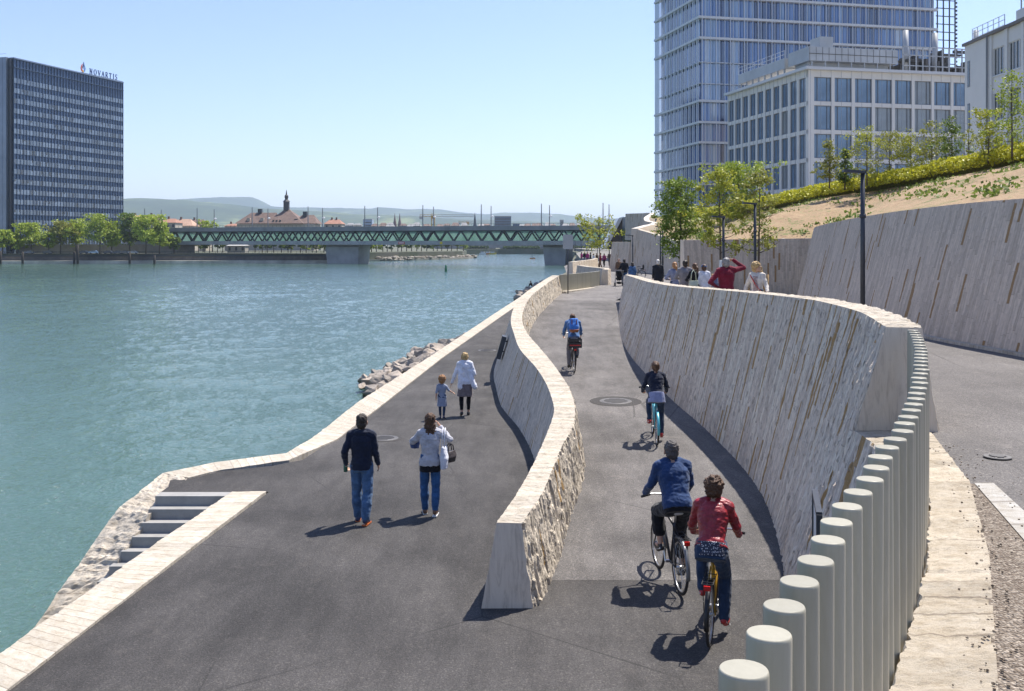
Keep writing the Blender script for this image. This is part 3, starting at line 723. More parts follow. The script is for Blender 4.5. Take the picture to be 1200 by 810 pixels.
for i, (u, dd_, h_, cr, lm, sh, lb) in enumerate(row):
    dd2 = dd_*1.0; x = (u-600)/1200*dd2; zb = float(np.interp(dd2, r1[::-1][:, 1][::-1], r1[:, 2]))
    zb = float(np.interp(dd2, r1[:, 1], r1[:, 2]))
    tree('young_tree', lb, (x, dd2, E+zb-.1), h_*.80, cr*1.05, 1700 if 'bare' not in lb else 160, .105, lm, 'young trees in a row on the terrace', trunk_h=.12, trunk_r=.045, shape=sh, seed=40+i, limbs=26, sparse=.5, clump=.34, bark=M_bark)

# ================================================ STAIRS AND KERBS BY THE WATER
def band(name, inner, outer, z_top, thick, label, mat=M_kerb, dens=.12, z_end=None, cat='kerb', amp=.006):
    """stone band between two plan polylines with the same number of points"""
    a = np.array(inner, float); b = np.array(outer, float); s = np.concatenate([[0], np.cumsum(np.linalg.norm(np.diff((a+b)/2, axis=0), axis=1))])
    q = np.linspace(0, s[-1], int(s[-1]/dens)+2); J = lambda A, c: np.interp(q, s, A[:, c])
    z = z_top if np.isscalar(z_top) else np.interp(q, s, z_top); z = z+0*q
    BL = np.stack([J(b, 0), J(b, 1), z-thick], 1); TLq = np.stack([J(b, 0), J(b, 1), z], 1); TRq = np.stack([J(a, 0), J(a, 1), z], 1); BRq = np.stack([J(a, 0), J(a, 1), z-thick], 1)
    o = wall_body(name, q, BL, TLq, TRq, BRq, [mat, mat, mat, mat], (.02, amp, amp), rows=(24, 14, 2), colw=.3, lean=0, period=.4)
    return tag(o, label, cat)
zk = Z0+.03
band('kerb_wall', [(-5.8, -3), (-5.02, 10.0), (-4.40, 18.33)], [(-6.3, -3), (-5.56, 10.9), (-5.22, 15.6), (-5.00, 18.28)], zk, 5.2, 'straight pale limestone kerb wall between the stairs and the dark asphalt', dens=.06) if False else band('kerb_wall', [(-5.8, -3), (-5.02, 10.0), (-4.62, 15.6), (-4.40, 18.33)], [(-6.3, -3), (-5.58, 10.4), (-5.22, 15.6), (-5.00, 18.28)], zk, 5.2, 'straight pale limestone kerb wall between the stairs and the dark asphalt', dens=.06)
out_ = sc_([(-6.98, 20.5), (-6.27, 21.5), (-4.95, 22.45), (-4.72, 24.2), (-4.45, 30), (-3.3, 42.2), (-1.3, 65.7), (.87, 90.5), (3.6, 118)])
in_ = sc_([(-6.35, 20.1), (-5.95, 20.75), (-4.73, 21.75), (-4.12, 24.0), (-3.75, 28.6), (-2.84, 41.0), (-.72, 64.6), (1.6, 90), (4.4, 118)])
band('kerb_wall', in_, out_, zk, 5.2, 'long pale limestone kerb along the edge of the river promenade', dens=.1)
band('stair_cheek_wall', [(-7.2, 14.7), (-6.88, 16.1), (-6.28, 17.75), (-6.14, 19.37)], [(-7.75, 14.7), (-7.48, 15.75), (-6.96, 18.1), (-6.73, 19.76)], [zk-2.3, zk-1.65, zk-.25, zk], 5.0, 'rough split limestone wall sloping down on the river side of the stairs', mat=M_cheek, dens=.04, cat='wall', amp=.035)
# stairs
n = NT('stair_concrete'); c = n.coord(); f = n.noise(c, 3, 6, .7)
n.bsdf(color=n.ramp(f, [(.3, (.24,.235,.22)), (.7, (.34,.33,.31))]), rough=.75, normal=n.bump(n.noise(c, 60, 3), .3, .004))
M_stair = n.m
st = thing('stairs', 'blue-grey concrete stairs going down to the river between two pale stone walls', 'stairs', (-6, 18.3, Z0))
for i in range(13):
    y1 = 18.38-.25*i; z = Z0-.17*i
    xa, xb = float(np.interp(y1, [14.7, 16.1, 17.8, 19], [-7.3, -6.98, -6.34, -6.2])), float(np.interp(y1, [10, 18.3], [-5.6, -5.0]))+.1
    if i == 0:
        MB().box(-6.30, -4.9, y1-.30, y1+.02, z-.17-.5, z-.002).build('step', M_stair, st); st.children[-1].location = (6, -18.3, -Z0)
    else:
        o = MB().box(xa-.03, xb, y1-.30, y1+.03, z-.6, z).build('step', M_stair, st); o.location = (6, -18.3, -Z0)
struct(MB().box(-6.6, -5.1, 14.0, 18.3, -1, Z0-2.6).build('stair_footing_ground', M_conc))

# ================================================ POST RAILING
n = NT('post_paint'); c = n.coord(); f = n.noise(n.mapping(c, (6, 6, .8)), 2.0, 6, .7); oi = n.t.nodes.new('ShaderNodeObjectInfo'); scr = n.noise(c, 34, 6, .8)
n.bsdf(color=n.mix(n.ramp(scr, [(.66, 0), (.72, .35)]), n.mix(1, n.ramp(f, [(.3, (.35,.33,.25)), (.7, (.42,.395,.31))]), n.ramp(oi.outputs['Random'], [(0, .90), (1, 1.08)]), 'MULTIPLY'), (.22,.20,.15)), rough=.32, spec=.45)
M_post = n.m
def rail(name, pts, label, D, pitch, htop, hbot, lim=99):
    P = np.array(pts, float); s = np.concatenate([[0], np.cumsum(np.linalg.norm(np.diff(P, axis=0), axis=1))])
    N = min(lim, int(s[-1]/pitch)); t = thing(name, label, 'railing', (float(P[0, 0]), float(P[0, 1]), E-float(hbot(P[0, 1])))); B = Vector(t.location)
    for i in range(N+1):
        q = i*pitch; x = float(smooth_interp(q, s, P[:, 0])); y = float(smooth_interp(q, s, P[:, 1])); top = E-float(htop(y)); bot = E-float(hbot(y))
        H = top-bot; r_ = D/2
        o = MB().lathe((0, 0, 0), [(r_, 0), (r_, .01), (r_, H-.022), (r_, H-.010), (r_*.985, H-.004), (r_*.94, H), (1e-4, H+.0005)], 28).build('post', M_post, t, smooth=True)
        me = o.data
        for p in me.polygons:
            if abs(p.normal.z) > .95: p.use_smooth = False
        o.location = Vector((x, y, bot))-B; o.rotation_euler = (R(random.uniform(-.3, .3)), R(random.uniform(-.3, .3)), 0)
    return t
rail('post_railing', [(x, y) for y, x in POSTP[2:]][::1], 'curved railing of thick upright pale green-grey round posts close to the viewer', .118, .262, lambda y: np.interp(y, [2, 3.5, 7, 11.8], [.99, 1.04, 1.04, .965]), lambda y: np.interp(y, [8.8, 9.4], [2.95, 2.19]))
# kerb and posts of the farther railing, seen as one pale sheet
fp = [(2.9, 61.8), (4.1, 64.6), (5.3, 67.8), (6.0, 70.2)]
rail('post_railing', fp, 'distant pale railing of closely set posts beyond the end of the low wall', .10, .112, lambda y: 1.85+0*y, lambda y: 2.86+0*y)
band('kerb', [(3.25, 61.5), (4.45, 64.4), (5.6, 67.6), (6.35, 70.2)], [(2.6, 61.9), (3.8, 64.8), (5.0, 68), (5.8, 70.4)], E-2.85, 1.4, 'cream stone kerb under the distant post railing', dens=.3)
pw = lambda pts, tops, lb: poly_wall('low_wall', pts, tops, [3.3]*len(pts), [M_slat_far, M_cope, M_slat_rough, M_end], lb, th=.4, batter=.16, n=60, rows=(14, 4, 14))
pw([(5.95, 70.4), (6.25, 71.6), (6.2, 74), (5.6, 78), (5.1, 84)], [1.75]*5, 'short winding limestone wall after the distant railing')
pw([(5.1, 97), (5.5, 99), (6.4, 103), (8.2, 112), (9.6, 122)], [1.7]*5, 'farther piece of winding limestone wall near the river bend')

# ================================================ PANELS, COVERS, LAMPS
M_dark = plain('anthracite_metal', (.055,.06,.07), .45, .4, var=.1); M_steel = plain('brushed_steel', (.55,.55,.55), .35, .9, var=.08)
M_signgrey = plain('sign_back_grey', (.40,.41,.41), .5, .3, var=.05)
t = thing('sign_post', 'blank grey sign board on a thin dark pole beyond the low wall', 'sign', (3.35, 62.2-.9, E-float(Hr(61.3))))
MB().tube([(0, 0, 0), (0, 0, 3.15)], .035, 10).build('pole', M_dark, t, smooth=True)
m = MB(); bw, bh = .30, .44
pl = []
for cx_, cz_, a0_ in ((bw-.06, bh-.06, 0), (-bw+.06, bh-.06, 90), (-bw+.06, -bh+.06, 180), (bw-.06, -bh+.06, 270)):
    for q in range(5): a_ = R(a0_+q*22.5); pl.append((cx_+.06*math.cos(a_), cz_+.06*math.sin(a_)))
vs = [(x, -.05, z+3.1) for x, z in pl]+[(x, -.02, z+3.1) for x, z in pl]; N = len(pl)
m.add(vs, [tuple(range(N)), tuple(reversed(range(N, 2*N)))]+[(i, N+i, N+(i+1)%N, (i+1)%N) for i in range(N)]); m.build('board', M_signgrey, t)
for dz in (-.22, .22): MB().box(-.28, .28, -.02, .035, 3.1+dz-.02, 3.1+dz+.02).build('bracket', M_dark, t)
# dark board on the wall side, seen from its edge
t = thing('wall_sign', 'dark sign board standing out from the promenade side of the low wall', 'sign', (-.34, 33.0, E-3.32))
m = MB(); m.obox((0, 0, 0), .075, .30, .37, Matrix.Rotation(R(16), 3, 'Y')); m.build('board', M_dark, t)
for z in (-.15, .18): MB().bar((.02+z*.25, 0, z), (.30+z*.2, .1, z), .04, .04).build('bracket', M_dark, t)
# framed board by the near railing
t = thing('wall_sign', 'narrow dark framed board on steel brackets before the near railing', 'sign', (2.68, 9.0, E-2.54), R(-14))
MB().box(-.012, .012, -.40, .40, -.25, .25).build('board', plain('sign_white_face', (.6,.6,.58), .5), t)
m = MB()
for a, b in (((0, -.42, -.27), (0, .42, -.27)), ((0, .42, -.27), (0, .42, .27)), ((0, .42, .27), (0, -.42, .27)), ((0, -.42, .27), (0, -.42, -.27))): m.bar(a, b, .05, .04)
m.build('frame', M_dark, t)
for z in (-.17, .13): MB().tube([(.03, 0, z), (.68, .05, z)], .018, 8).build('bracket', M_steel, t, smooth=True)

def manhole(name, x, y, z, r, ring, label, slope=0):
    t = thing(name, label, 'manhole', (x, y, z+.006)); t.rotation_euler = (slope, 0, 0)
    if ring: MB().lathe((0, 0, 0), [(ring, -.002), (ring-.01, .004), (1e-4, .004)], 40).build('asphalt_patch', M_asph_ring, t)
    MB().lathe((0, 0, 0), [(r+.05, .004), (r+.045, .010), (r+.005, .010), (r, .007)], 36).build('rim', plain('cast_iron_rim', (.13,.125,.12), .6, .5), t)
    m = MB(); m.lathe((0, 0, 0), [(r, .006), (r-.01, .012), (1e-4, .012)], 36)
    for i in range(-3, 4):
        hw = math.sqrt(max(0, r*r*.72-(i*r*.25)**2))
        m.box(-hw, hw, i*r*.25-.012, i*r*.25+.012, .011, .019)
    m.build('lid', plain('cast_iron_lid', (.12,.115,.11), .6, .4), t)
p = atz(722, 477, 0)
d0 = 26.0; manhole('manhole_cover', (721.5-600)/1200*d0, d0, E-float(Hr(d0)), .36, .66, 'round manhole cover in a dark asphalt ring in the middle of the cycle ramp', slope=.036)
x, y, z = atz(450, 514, Z0); manhole('manhole_cover', x, y, Z0, .28, .42, 'round manhole cover beside the walking man on the promenade')
x, y, z = atz(571, 411, Z0); manhole('manhole_cover', x, y, Z0, .34, 0, 'small flat manhole cover far up the promenade beside the sign')
x, y, z = atz(1169, 535.5, E-2.14); manhole('manhole_cover', x, y, E-2.14-.008, .085, .12, 'little valve cover in the sunlit upper road')

def lamp(loc, h, label, head=.62, ang=180):
    t = thing('street_lamp', label, 'street lamp', loc, R(ang-180), 'street lamps along the path')
    MB().tube([(0, 0, 0), (0, 0, h*.55), (0, 0, h)], [.058, .055, .05], 12).build('pole', M_dark, t, smooth=True)
    m = MB(); m.obox((-head*.5-.0, 0, h+.02), head*.5+.06, .085, .032, Matrix.Rotation(R(4), 3, 'Y')); m.build('lamp_head', M_dark, t)
    MB().obox((-head*.62, 0, h-.014+.02), head*.3, .06, .006, Matrix.Rotation(R(4), 3, 'Y')).build('lens', plain('lamp_lens', (.6,.62,.62), .3), t)
    MB().tube([(0, 0, h*.72), (0, 0, h*.72+.09)], .075, 12).build('collar', M_dark, t, smooth=True)
    return t
lamp((8.22, 24, E-2.14), 3.82, 'tallest dark street lamp, nearest, against the high wall', .40)
lamp((9.4, 39.6, E-2.4), 3.95, 'second dark street lamp, in front of the loose young trees', .42)
lamp((8.86, 42.9, E-2.46), 3.58, 'dark street lamp left of the man in the maroon sweater', .42)
lamp((9.86, 67, E-2.8), 3.9, 'right one of two close dark street lamps beside the tall young tree', .42)
lamp((11.6, 80, E-2.82), 3.8, 'left one of two close dark street lamps, partly hidden', .45)
lamp((11.2, 95, E-2.82), 3.6, 'dark street lamp against the far retaining wall', .6)
for u, dd_ in ((714, 128), (700, 175), (688, 190), (681, 205), (674, 220)):
    lamp(((u-600)/1200*dd_, dd_, E-2.82), 3.6, {714:'dark street lamp beside the small see-through tree', 700:'far street lamp just right of the crowd under the bridge end', 688:'far street lamp above the walkers, third from the sign', 681:'far street lamp, second to the right of the grey sign', 674:'farthest street lamp, just right of the grey sign'}[u], .6)
# ================================================ BUILDINGS
def glass_mat(name, base=(.02,.03,.045), hi=(.10,.13,.16), cell=None, curtain=(.38,.42,.46), cur=.25, rough=.04, spec=.8, tint=None):
    n = NT(name); uv = n.coord('UV'); x, y, _ = n.sep(uv)
    fx = n.math('FLOOR', x); fy = n.math('FLOOR', y)
    r = n.white(n.comb(fx, fy)); r2 = n.white(n.comb(fy, fx, 2.3)); yy = n.math('FRACT', y)
    c = n.ramp(r, [(0, base), (1, hi)])
    cu = n.math('MULTIPLY', n.math('LESS_THAN', r2, cur), n.math('GREATER_THAN', yy, n.math('SUBTRACT', n.math('MULTIPLY', r, 1.4), .5)))
    c = n.mix(cu, c, curtain)
    n.bsdf(color=c, rough=rough, spec=spec, ior=1.9); return n.m
def facade_quad(name, x0, x1, z0, z1, y, mat, parent, nu=1, side='front', v0=0):
    """glazing ribbon with a uv cell per bay"""
    V = [(x0, y, z0), (x1, y, z0), (x1, y, z1), (x0, y, z1)] if side == 'front' else [(y, x1, z0), (y, x0, z0), (y, x0, z1), (y, x1, z1)]
    th = .06
    V2 = [(a, b+(th if side == 'front' else 0), c) if side == 'front' else (a+th, b, c) for a, b, c in V]
    F = [(0,1,2,3), (5,4,7,6), (0,4,5,1), (1,5,6,2), (2,6,7,3), (3,7,4,0)]
    uv = [(.001, v0+.001), (nu-.001, v0+.001), (nu-.001, v0+.999), (.001, v0+.999)]*2
    return npmesh(name, V+V2, F, mat, uv, parent, smooth=False)

# ---- dark tower across the river
M_tw_sp = plain('tower_blue_cladding', (.05,.085,.15), .35, .3, var=.12, scale=.2)
M_tw_fin = plain('tower_fins', (.07,.10,.155), .35, .4, var=.1, scale=.2)
M_tw_dark = plain('tower_dark_recess', (.02,.025,.035), .4)
M_tw_end = plain('tower_end_cladding', (.22,.25,.30), .3, .5, var=.18, scale=.06)
G_tw = glass_mat('tower_windows', (.03,.045,.07), (.17,.225,.30), curtain=(.015,.018,.022), cur=.14, rough=.2, spec=.5)
zb = 4.4; top = E+85.8-zb
tw = thing('office_tower', 'dark blue-grey slab tower with ribbon windows on the far bank, lettering on its roof', 'tower', (-229.8, 473, zb), math.atan2(72, 23.2))
LW = 75.6
MB().box(-0, LW, .6, 18, 0, top).build('wall', M_tw_sp, tw)
m = MB()
NB = 38
for i in range(NB+1): m.box(i*LW/NB-.08, i*LW/NB+.08, .25, .6, 0, top+.2)
for z in (top-4.2, top-.3): m.box(0, LW, -.05, .55, z, z+.25)
m.build('facade_fins', M_tw_fin, tw)
for i in range(18):
    z1 = top-9.0-4.68*i
    o = facade_quad('window_ribbon', 0.2, LW-.2, z1-2.25, z1, .42, G_tw, tw, nu=NB*2, v0=i)
MB().box(-1.6, -.02, 1, 17, 0, top-.3).build('recess', M_tw_dark, tw)
m = MB(); m.box(-2.6, -1.62, 2.3, 19, 0, top+.3)
for k_ in range(8): m.box(-2.7, -2.6, 2.3+k_*2.05, 2.4+k_*2.05, 0, top+.3)
for k_ in range(20): m.box(-2.66, -2.6, 2.3, 19, 3+k_*4.68, 3.12+k_*4.68)
m.build('end_cladding', M_tw_end, tw)
MB().box(-.2, LW+.2, 0.1, 18.2, top, top+.45).build('roof', M_tw_end, tw)
def text_mesh(txt, size, mat, parent, loc, rot, extrude=.12, bevel=0, sx=1, name='lettering', spacing=1.0):
    cu = bpy.data.curves.new(name, 'FONT'); cu.body = txt; cu.size = size; cu.extrude = extrude; cu.offset = bevel; cu.space_character = spacing
    o = bpy.data.objects.new(name, cu); COL.objects.link(o); me = evaluated(o); bpy.data.objects.remove(o)
    me.materials.clear(); me.materials.append(mat); q = bpy.data.objects.new(name, me); COL.objects.link(q); q.parent = parent; q.location = loc; q.rotation_euler = rot; q.scale = (sx, 1, 1); return q
sg = thing('rooftop_sign', 'NOVARTIS lettering with flame emblem standing on the roof edge of the dark tower', 'sign', (-229.8, 473, E+85.8+.45), math.atan2(72, 23.2))
M_sb = plain('sign_blue', (.035,.07,.20), .5, var=.03); M_so = plain('sign_red', (.55,.10,.05), .5, var=.03); M_sy = plain('sign_yellow', (.75,.42,.05), .5, var=.03); M_sl = plain('sign_light_blue', (.10,.25,.55), .5, var=.03)
# letters: small serif capitals drawn as strokes
def serif_letter(ch, h, m, x0):
    w_ = h*.72; t_, s_ = h*.17, h*.08
    P = lambda x, z: (x0+x*w_, 0, z*h)
    def stroke(a, b, wd): m.bar(P(*a), P(*b), .25, wd) if False else m.bar(P(*a), P(*b), wd, .25)
    def bx(x, z, hw, hh): m.box(x0+x*w_-hw, x0+x*w_+hw, -.125, .125, z*h-hh, z*h+hh)
    def seg(a, b, wd):
        a = Vector(P(*a)); b = Vector(P(*b)); d_ = b-a; ang = math.atan2(d_.z, d_.x); m.obox((a+b)/2, d_.length/2, .125, wd/2, Matrix.Rotation(-ang, 3, 'Y'))
    sf = lambda x, z: bx(x, z, h*.14, h*.035)
    if ch == 'N': seg((.15, 0), (.15, 1), s_*1.3); seg((.12, 1), (.85, 0), t_); seg((.85, 0), (.85, 1), s_*1.3); sf(.15, .03); sf(.1, .97); sf(.85, .97)
    if ch == 'O':
        pts = [(.5+.45*math.cos(a_), .5+.5*math.sin(a_)) for a_ in [2*math.pi*i/18 for i in range(18)]]
        for i in range(18): seg(pts[i], pts[(i+1) % 18], t_ if abs(pts[i][0]-.5) > .25 else s_)
    if ch == 'V': seg((.08, 1), (.5, 0), t_); seg((.5, 0), (.92, 1), s_); sf(.08, .97); sf(.92, .97)
    if ch == 'A': seg((.5, 1), (.92, 0), t_); seg((.5, 1), (.08, 0), s_); seg((.24, .36), (.76, .36), s_); sf(.08, .03); sf(.92, .03)
    if ch == 'R':
        seg((.22, 0), (.22, 1), t_); sf(.22, .03); pts = [(.22, .97), (.6, .97), (.78, .86), (.78, .64), (.6, .5), (.22, .5)]
        for a, b in zip(pts[:-1], pts[1:]): seg(a, b, s_*1.3)
        seg((.48, .5), (.9, 0), t_*.9)
    if ch == 'T': seg((.5, 0), (.5, 1), t_); seg((.08, .96), (.92, .96), s_*1.2); bx(.08, .88, h*.03, h*.1); bx(.92, .88, h*.03, h*.1); sf(.5, .03)
    if ch == 'I': seg((.3, 0), (.3, 1), t_); sf(.3, .03); sf(.3, .97)
    if ch == 'S':
        pts = [(.85, .82), (.7, .95), (.45, .98), (.22, .84), (.24, .62), (.5, .5), (.76, .38), (.8, .15), (.55, .02), (.3, .04), (.15, .18)]
        for i, (a, b) in enumerate(zip(pts[:-1], pts[1:])): seg(a, b, t_*.9 if 3 < i < 7 else s_*1.3)
ls = 2.75; x_ = 50.8
for ch in 'NOVARTIS':
    m = MB(); serif_letter(ch, ls, m, 0); o = m.build('letter', M_sb, sg); o.location = (x_, 1.0, .5)
    x_ += ls*({'I': .62, 'S': .95, 'T': 1.02, 'N': 1.12, 'O': 1.1}.get(ch, 1.02))
def petal(pts, mat):
    m = MB(); n_ = len(pts); m.add([(x, 0, z) for x, z in pts]+[(x, .25, z) for x, z in pts], [tuple(range(n_)), tuple(reversed(range(n_, 2*n_)))]+[(i, n_+i, n_+(i+1) % n_, (i+1) % n_) for i in range(n_)])
    o = m.build('emblem', mat, sg); o.location = (46.2, 1.0, .4)
petal([(-.2, 0), (-1.3, .7), (-1.75, 2.0), (-1.3, 3.3), (-.3, 4.4), (-.7, 3.2), (-.8, 2.0), (-.5, .9)], M_so)
petal([(.2, 0), (1.3, .7), (1.75, 2.0), (1.3, 3.3), (.9, 3.9), (1.0, 2.6), (.8, 1.4)], M_sl)
petal([(.0, 1.6), (-.45, 2.7), (.0, 3.9), (.5, 5.4), (.8, 4.2), (.55, 3.0)], M_sb)
petal([(-.45, .1), (-.6, .8), (-.1, 1.3), (.5, .9), (.3, .1)], M_sy)
MB().box(44.5, 76, .9, 1.1, .1, .35).build('support_rail', M_tw_dark, sg)

# ---- glazed tower and the office block in front of it
n = NT('tower_glazing'); uv = n.coord('UV'); x, y, _ = n.sep(uv)
fx = n.math('FLOOR', x); fy = n.math('FLOOR', n.math('ADD', y, .0)); r_ = n.white(n.comb(fx, fy)); r2_ = n.white(n.comb(fx, 4.4))
c = n.ramp(n.math('ADD', n.math('MULTIPLY', r_, .45), n.math('MULTIPLY', r2_, .55)), [(.0, (.02,.04,.11)), (.30, (.04,.09,.24)), (.48, (.09,.18,.40)), (.66, (.22,.33,.50)), (.88, (.45,.52,.60))], 'CONSTANT')
n.bsdf(color=c, rough=.06, spec=.9, ior=1.8); G_glass = n.m
M_ledge = plain('white_metal_ledge', (.58,.58,.57), .45, .1, var=.05, scale=.3)
M_fin = plain('white_metal_fin', (.58,.60,.62), .4, .2, var=.05, scale=.3)
gt = thing('glass_tower', 'tall glazed tower with white storey ledges and fine upright fins', 'tower', (36.1, 196.7, E+1.5), R(13))
zb = 1.5; FL, SL = 51.4, 21.7
lv = [47.6+4.05*i for i in range(7)]+[43.6, 39.6, 27.5, 23.4, 19.5, 15.4, 11.5, 7.5, 3.4]
lv.sort(); TZ = 72.0
MB().box(.9, FL, .9, SL, 0, TZ-zb-.2).build('wall', M_tw_dark, gt)
prev = zb
for i, z in enumerate(lv+[TZ]):
    z0, z1 = prev-zb, z-zb
    facade_quad('glazing', .5, FL, z0+.05, z1-.05, .62, G_glass, gt, nu=64, v0=i)
    facade_quad('glazing', .5, SL, z0+.05, z1-.05, .62, G_glass, gt, nu=26, side='side', v0=i+40)
    if z < TZ:
        MB().box(-.35, FL+.3, -.35, .58, z1-.22, z1+.22).build('storey_ledge', M_ledge, gt)
        MB().box(-.349, .58, .585, SL+2.0, z1-.219, z1+.219).build('storey_ledge', M_ledge, gt)
    prev = z
for z in (35.0, 30.9):
    m = MB(); m.box(-.1, FL, .1, .55, z-zb-.08, z-zb+.08); m.box(-.1, .55, .551, SL, z-zb-.08, z-zb+.08); m.build('transom', M_fin, gt)
m = MB()
xq = .35
k_ = 0
fin0 = None
def put_fin(x, y, wd):
    global fin0
    if fin0 is None:
        fin0 = MB().box(-.06, .06, -.12, .12, 0, TZ-zb).build('fin', M_fin, gt); o = fin0
    else: o = fin0.copy(); COL.objects.link(o); o.parent = gt
    o.location = (x, y, 0); o.scale = (wd, 1, 1)
while xq < FL:
    put_fin(xq, -.2, 1.0 if k_ % 3 == 0 else .55); xq += [.62, 1.15, 1.15][k_ % 3]; k_ += 1
    if k_ > 52: break
yq = .4; k_ = 0
while yq < SL:
    put_fin(-.2, yq, .6); yq += [.7, 1.25][k_ % 2]; k_ += 1
# open fire stair screen on its right end, glass screen at its left end
m = MB(); X0, X1 = FL+.2, FL+4.6
z = 6
while z < TZ-zb: m.box(X0, X1, .2, .32, z, z+.16); z += 1.62
m.build('screen_slats', M_tw_dark, gt)
m = MB()
for x in (X0+.2, X0+1.6, X0+3.0, X1-.1): m.box(x-.06, x+.06, -.1, .2, 6, TZ-zb)
z = 6
while z < TZ-zb: m.box(X1, X1+.35, -.1, .3, z, z+.35); z += .8
m.build('screen_posts', plain('screen_dark', (.05,.055,.065), .5), gt)
m = MB(); m.box(-.05, .05, SL, SL+2.2, 6, TZ-zb); m.build('end_screen', plain('screen_pale_glass', (.46,.52,.58), .12, .0, var=.08, scale=.3, spec=.8), gt)

ob = thing('office_block', 'lower white framed office block with big square windows in front of the glazed tower', 'office building', (43.7, 151, E+2.0), R(13))
zb = 2.0; RT = 25.7-zb; OFL, OSL = 36.0, 27.7
M_ow = plain('pale_render', (.70,.68,.63), .6, var=.06, scale=.25)
G_ob = plain('office_glass', (.15,.25,.37), .03, 0, var=.6, scale=.10, spec=1.0)  # blue of the reflected sky is put into the base colour
G_ob2 = plain('office_glass_curtain', (.26,.29,.30), .08, 0, var=.2, scale=.3, spec=.8)
m = MB(); m.box(.6, OFL, .62, OSL, 0, RT)
bay = 3.35; ww = 2.84; wh = 3.6; st_h = 4.2
nb = 10
rows_z = [RT-1.0-wh-i*st_h for i in range(5)]
# frame: piers and bands as one wall mesh
for i in range(nb+1):
    x0 = -.0 if i == 0 else .95+i*bay-(bay-ww)+0; x1 = .95 if i == 0 else .95+i*bay
    x1 = min(x1, OFL)
    if x0 < OFL: m.box(x0, x1, 0, .6, 0, RT)
zz = RT
for z in rows_z: m.box(.0, OFL, .003, .6, z+wh, zz); zz = z
m.box(0, OFL, .003, .6, 0, zz)
bs = 2.72; ws = 2.05
for i in range(11):
    y0 = .61 if i == 0 else .8+i*bs-(bs-ws); y1 = .8 if i == 0 else .8+i*bs; y1 = min(y1, OSL)
    if y0 < OSL: m.box(0.002, .6, y0, y1, 0, RT-.002)
zz = RT-.002
for z in rows_z: m.box(.004, .6, .61, OSL, z+wh, zz); zz = z
m.box(.004, .6, .61, OSL, 0, zz)
m.build('wall', M_ow, ob)
def window_proto(w_, h_, mull, gm, side):
    f = MB()
    fr = .09
    def bx(x0, x1, z0, z1, y0=.2, y1=.34):
        if side == 'front': f.box(x0, x1, y0, y1, z0, z1)
        else: f.box(y0, y1, x0, x1, z0, z1)
    bx(0, w_, 0, fr); bx(0, w_, h_-fr, h_); bx(0, fr, fr, h_-fr); bx(w_-fr, w_, fr, h_-fr)
    for q in mull: bx(q*w_-.04, q*w_+.04, fr, h_-fr)
    o = f.build('window', M_dark_fr, ob); p = MB()
    if side == 'front': p.box(fr, w_-fr, .29, .31, fr, h_-fr)
    else: p.box(.29, .31, fr, w_-fr, fr, h_-fr)
    p.build('pane', gm, o); return o
M_dark_fr = plain('window_frames_grey', (.20,.21,.22), .5, .3)
pf = [window_proto(ww, wh, (.22, .78), G_ob, 'front'), window_proto(ww, wh, (.22, .78), G_ob2, 'front')]
ps = [window_proto(ws, wh, (.5,), G_ob, 'side'), window_proto(ws, wh, (.5,), G_ob2, 'side')]
used = set()
def putw(proto, loc):
    if proto.name not in used: used.add(proto.name); proto.location = loc
    else: copy_tree(proto, loc=loc, parent=ob)
for j, z in enumerate(rows_z):
    for i in range(nb):
        x0 = .95+i*bay
        if x0+ww < OFL+.1: putw(pf[1 if (j in (1, 2) and i in (3, 4, 5, 6, 7)) or (j == 0 and i == 5) else 0], (x0, 0, z))
    for i in range(10):
        y0 = .8+i*bs
        if y0+ws < OSL: putw(ps[1 if random.random() < .15 else 0], (0, y0, z))
# second glass skin: fine upright joints and a clear top edge
m = MB()
for i in range(22): m.box(.1+i*1.68, .13+i*1.68, -.45, -.40, 0, RT+.3)
for i in range(20): m.box(-.45, -.40, .3+i*1.38, .33+i*1.38, 0, RT+.3)
m.build('facade_rods', plain('thin_steel', (.36,.37,.38), .4, .6), ob)
m = MB(); m.box(-.7, OFL, -.7, .9, RT, RT+.42); m.box(-.7, .9, .91, OSL, RT, RT+.42); m.build('cornice', M_ledge, ob)
MB().box(.9, OFL, .9, OSL, RT+.003, RT+.2).build('roof', M_conc, ob)
# roof plant
M_pl = plain('plant_room_metal', (.42,.43,.43), .5, .2, var=.12, scale=.4); M_pld = plain('plant_dark', (.09,.085,.08), .6, .2, var=.4, scale=.6)
m = MB(); m.box(1.5, 16.5, 2.5, 9, RT+1.9, RT+4.0); m.box(2.2, 15.8, 4, 8, RT+.2, RT+1.9)
for q in range(7): m.box(2.0+q*2.2, 2.15+q*2.2, 2.6, 2.75, RT+.4, RT+1.9)
m.build('plant_room', M_pl, ob)
m = MB()
for q in range(14): m.box(1.6+q*1.07, 1.64+q*1.07, 2.46, 2.499, RT+1.95, RT+3.95)
m.box(1.5, 16.5, 2.44, 2.498, RT+2.9, RT+2.98)
for q in range(6): m.box(2.9+q*2.2, 3.5+q*2.2, 3.9, 3.99, RT+.7, RT+1.3)
m.build('panel_joints', M_pld, ob)
MB().box(4.2, 6.4, 4, 7, RT+4.0, RT+5.9).build('plant_room', M_pl, ob)
m = MB()
for i in range(34):
    a = random.uniform(16.5, 33); z = RT+.5+random.uniform(0, 4.2)
    if random.random() < .5: m.box(a, a+random.uniform(.8, 4), 3+random.random()*3, 3.4+random.random()*3, z, z+random.uniform(.15, .5))
    else: m.box(a, a+random.uniform(.2, .5), 2.5+random.random()*3, 6+random.random(), RT+.2, z)
m.build('duct', M_pld, ob)
m = MB()
for i in range(14):
    a = 17+i*1.15; m.box(a, a+.16, 2.0, 2.16, RT+.2, RT+4.6)
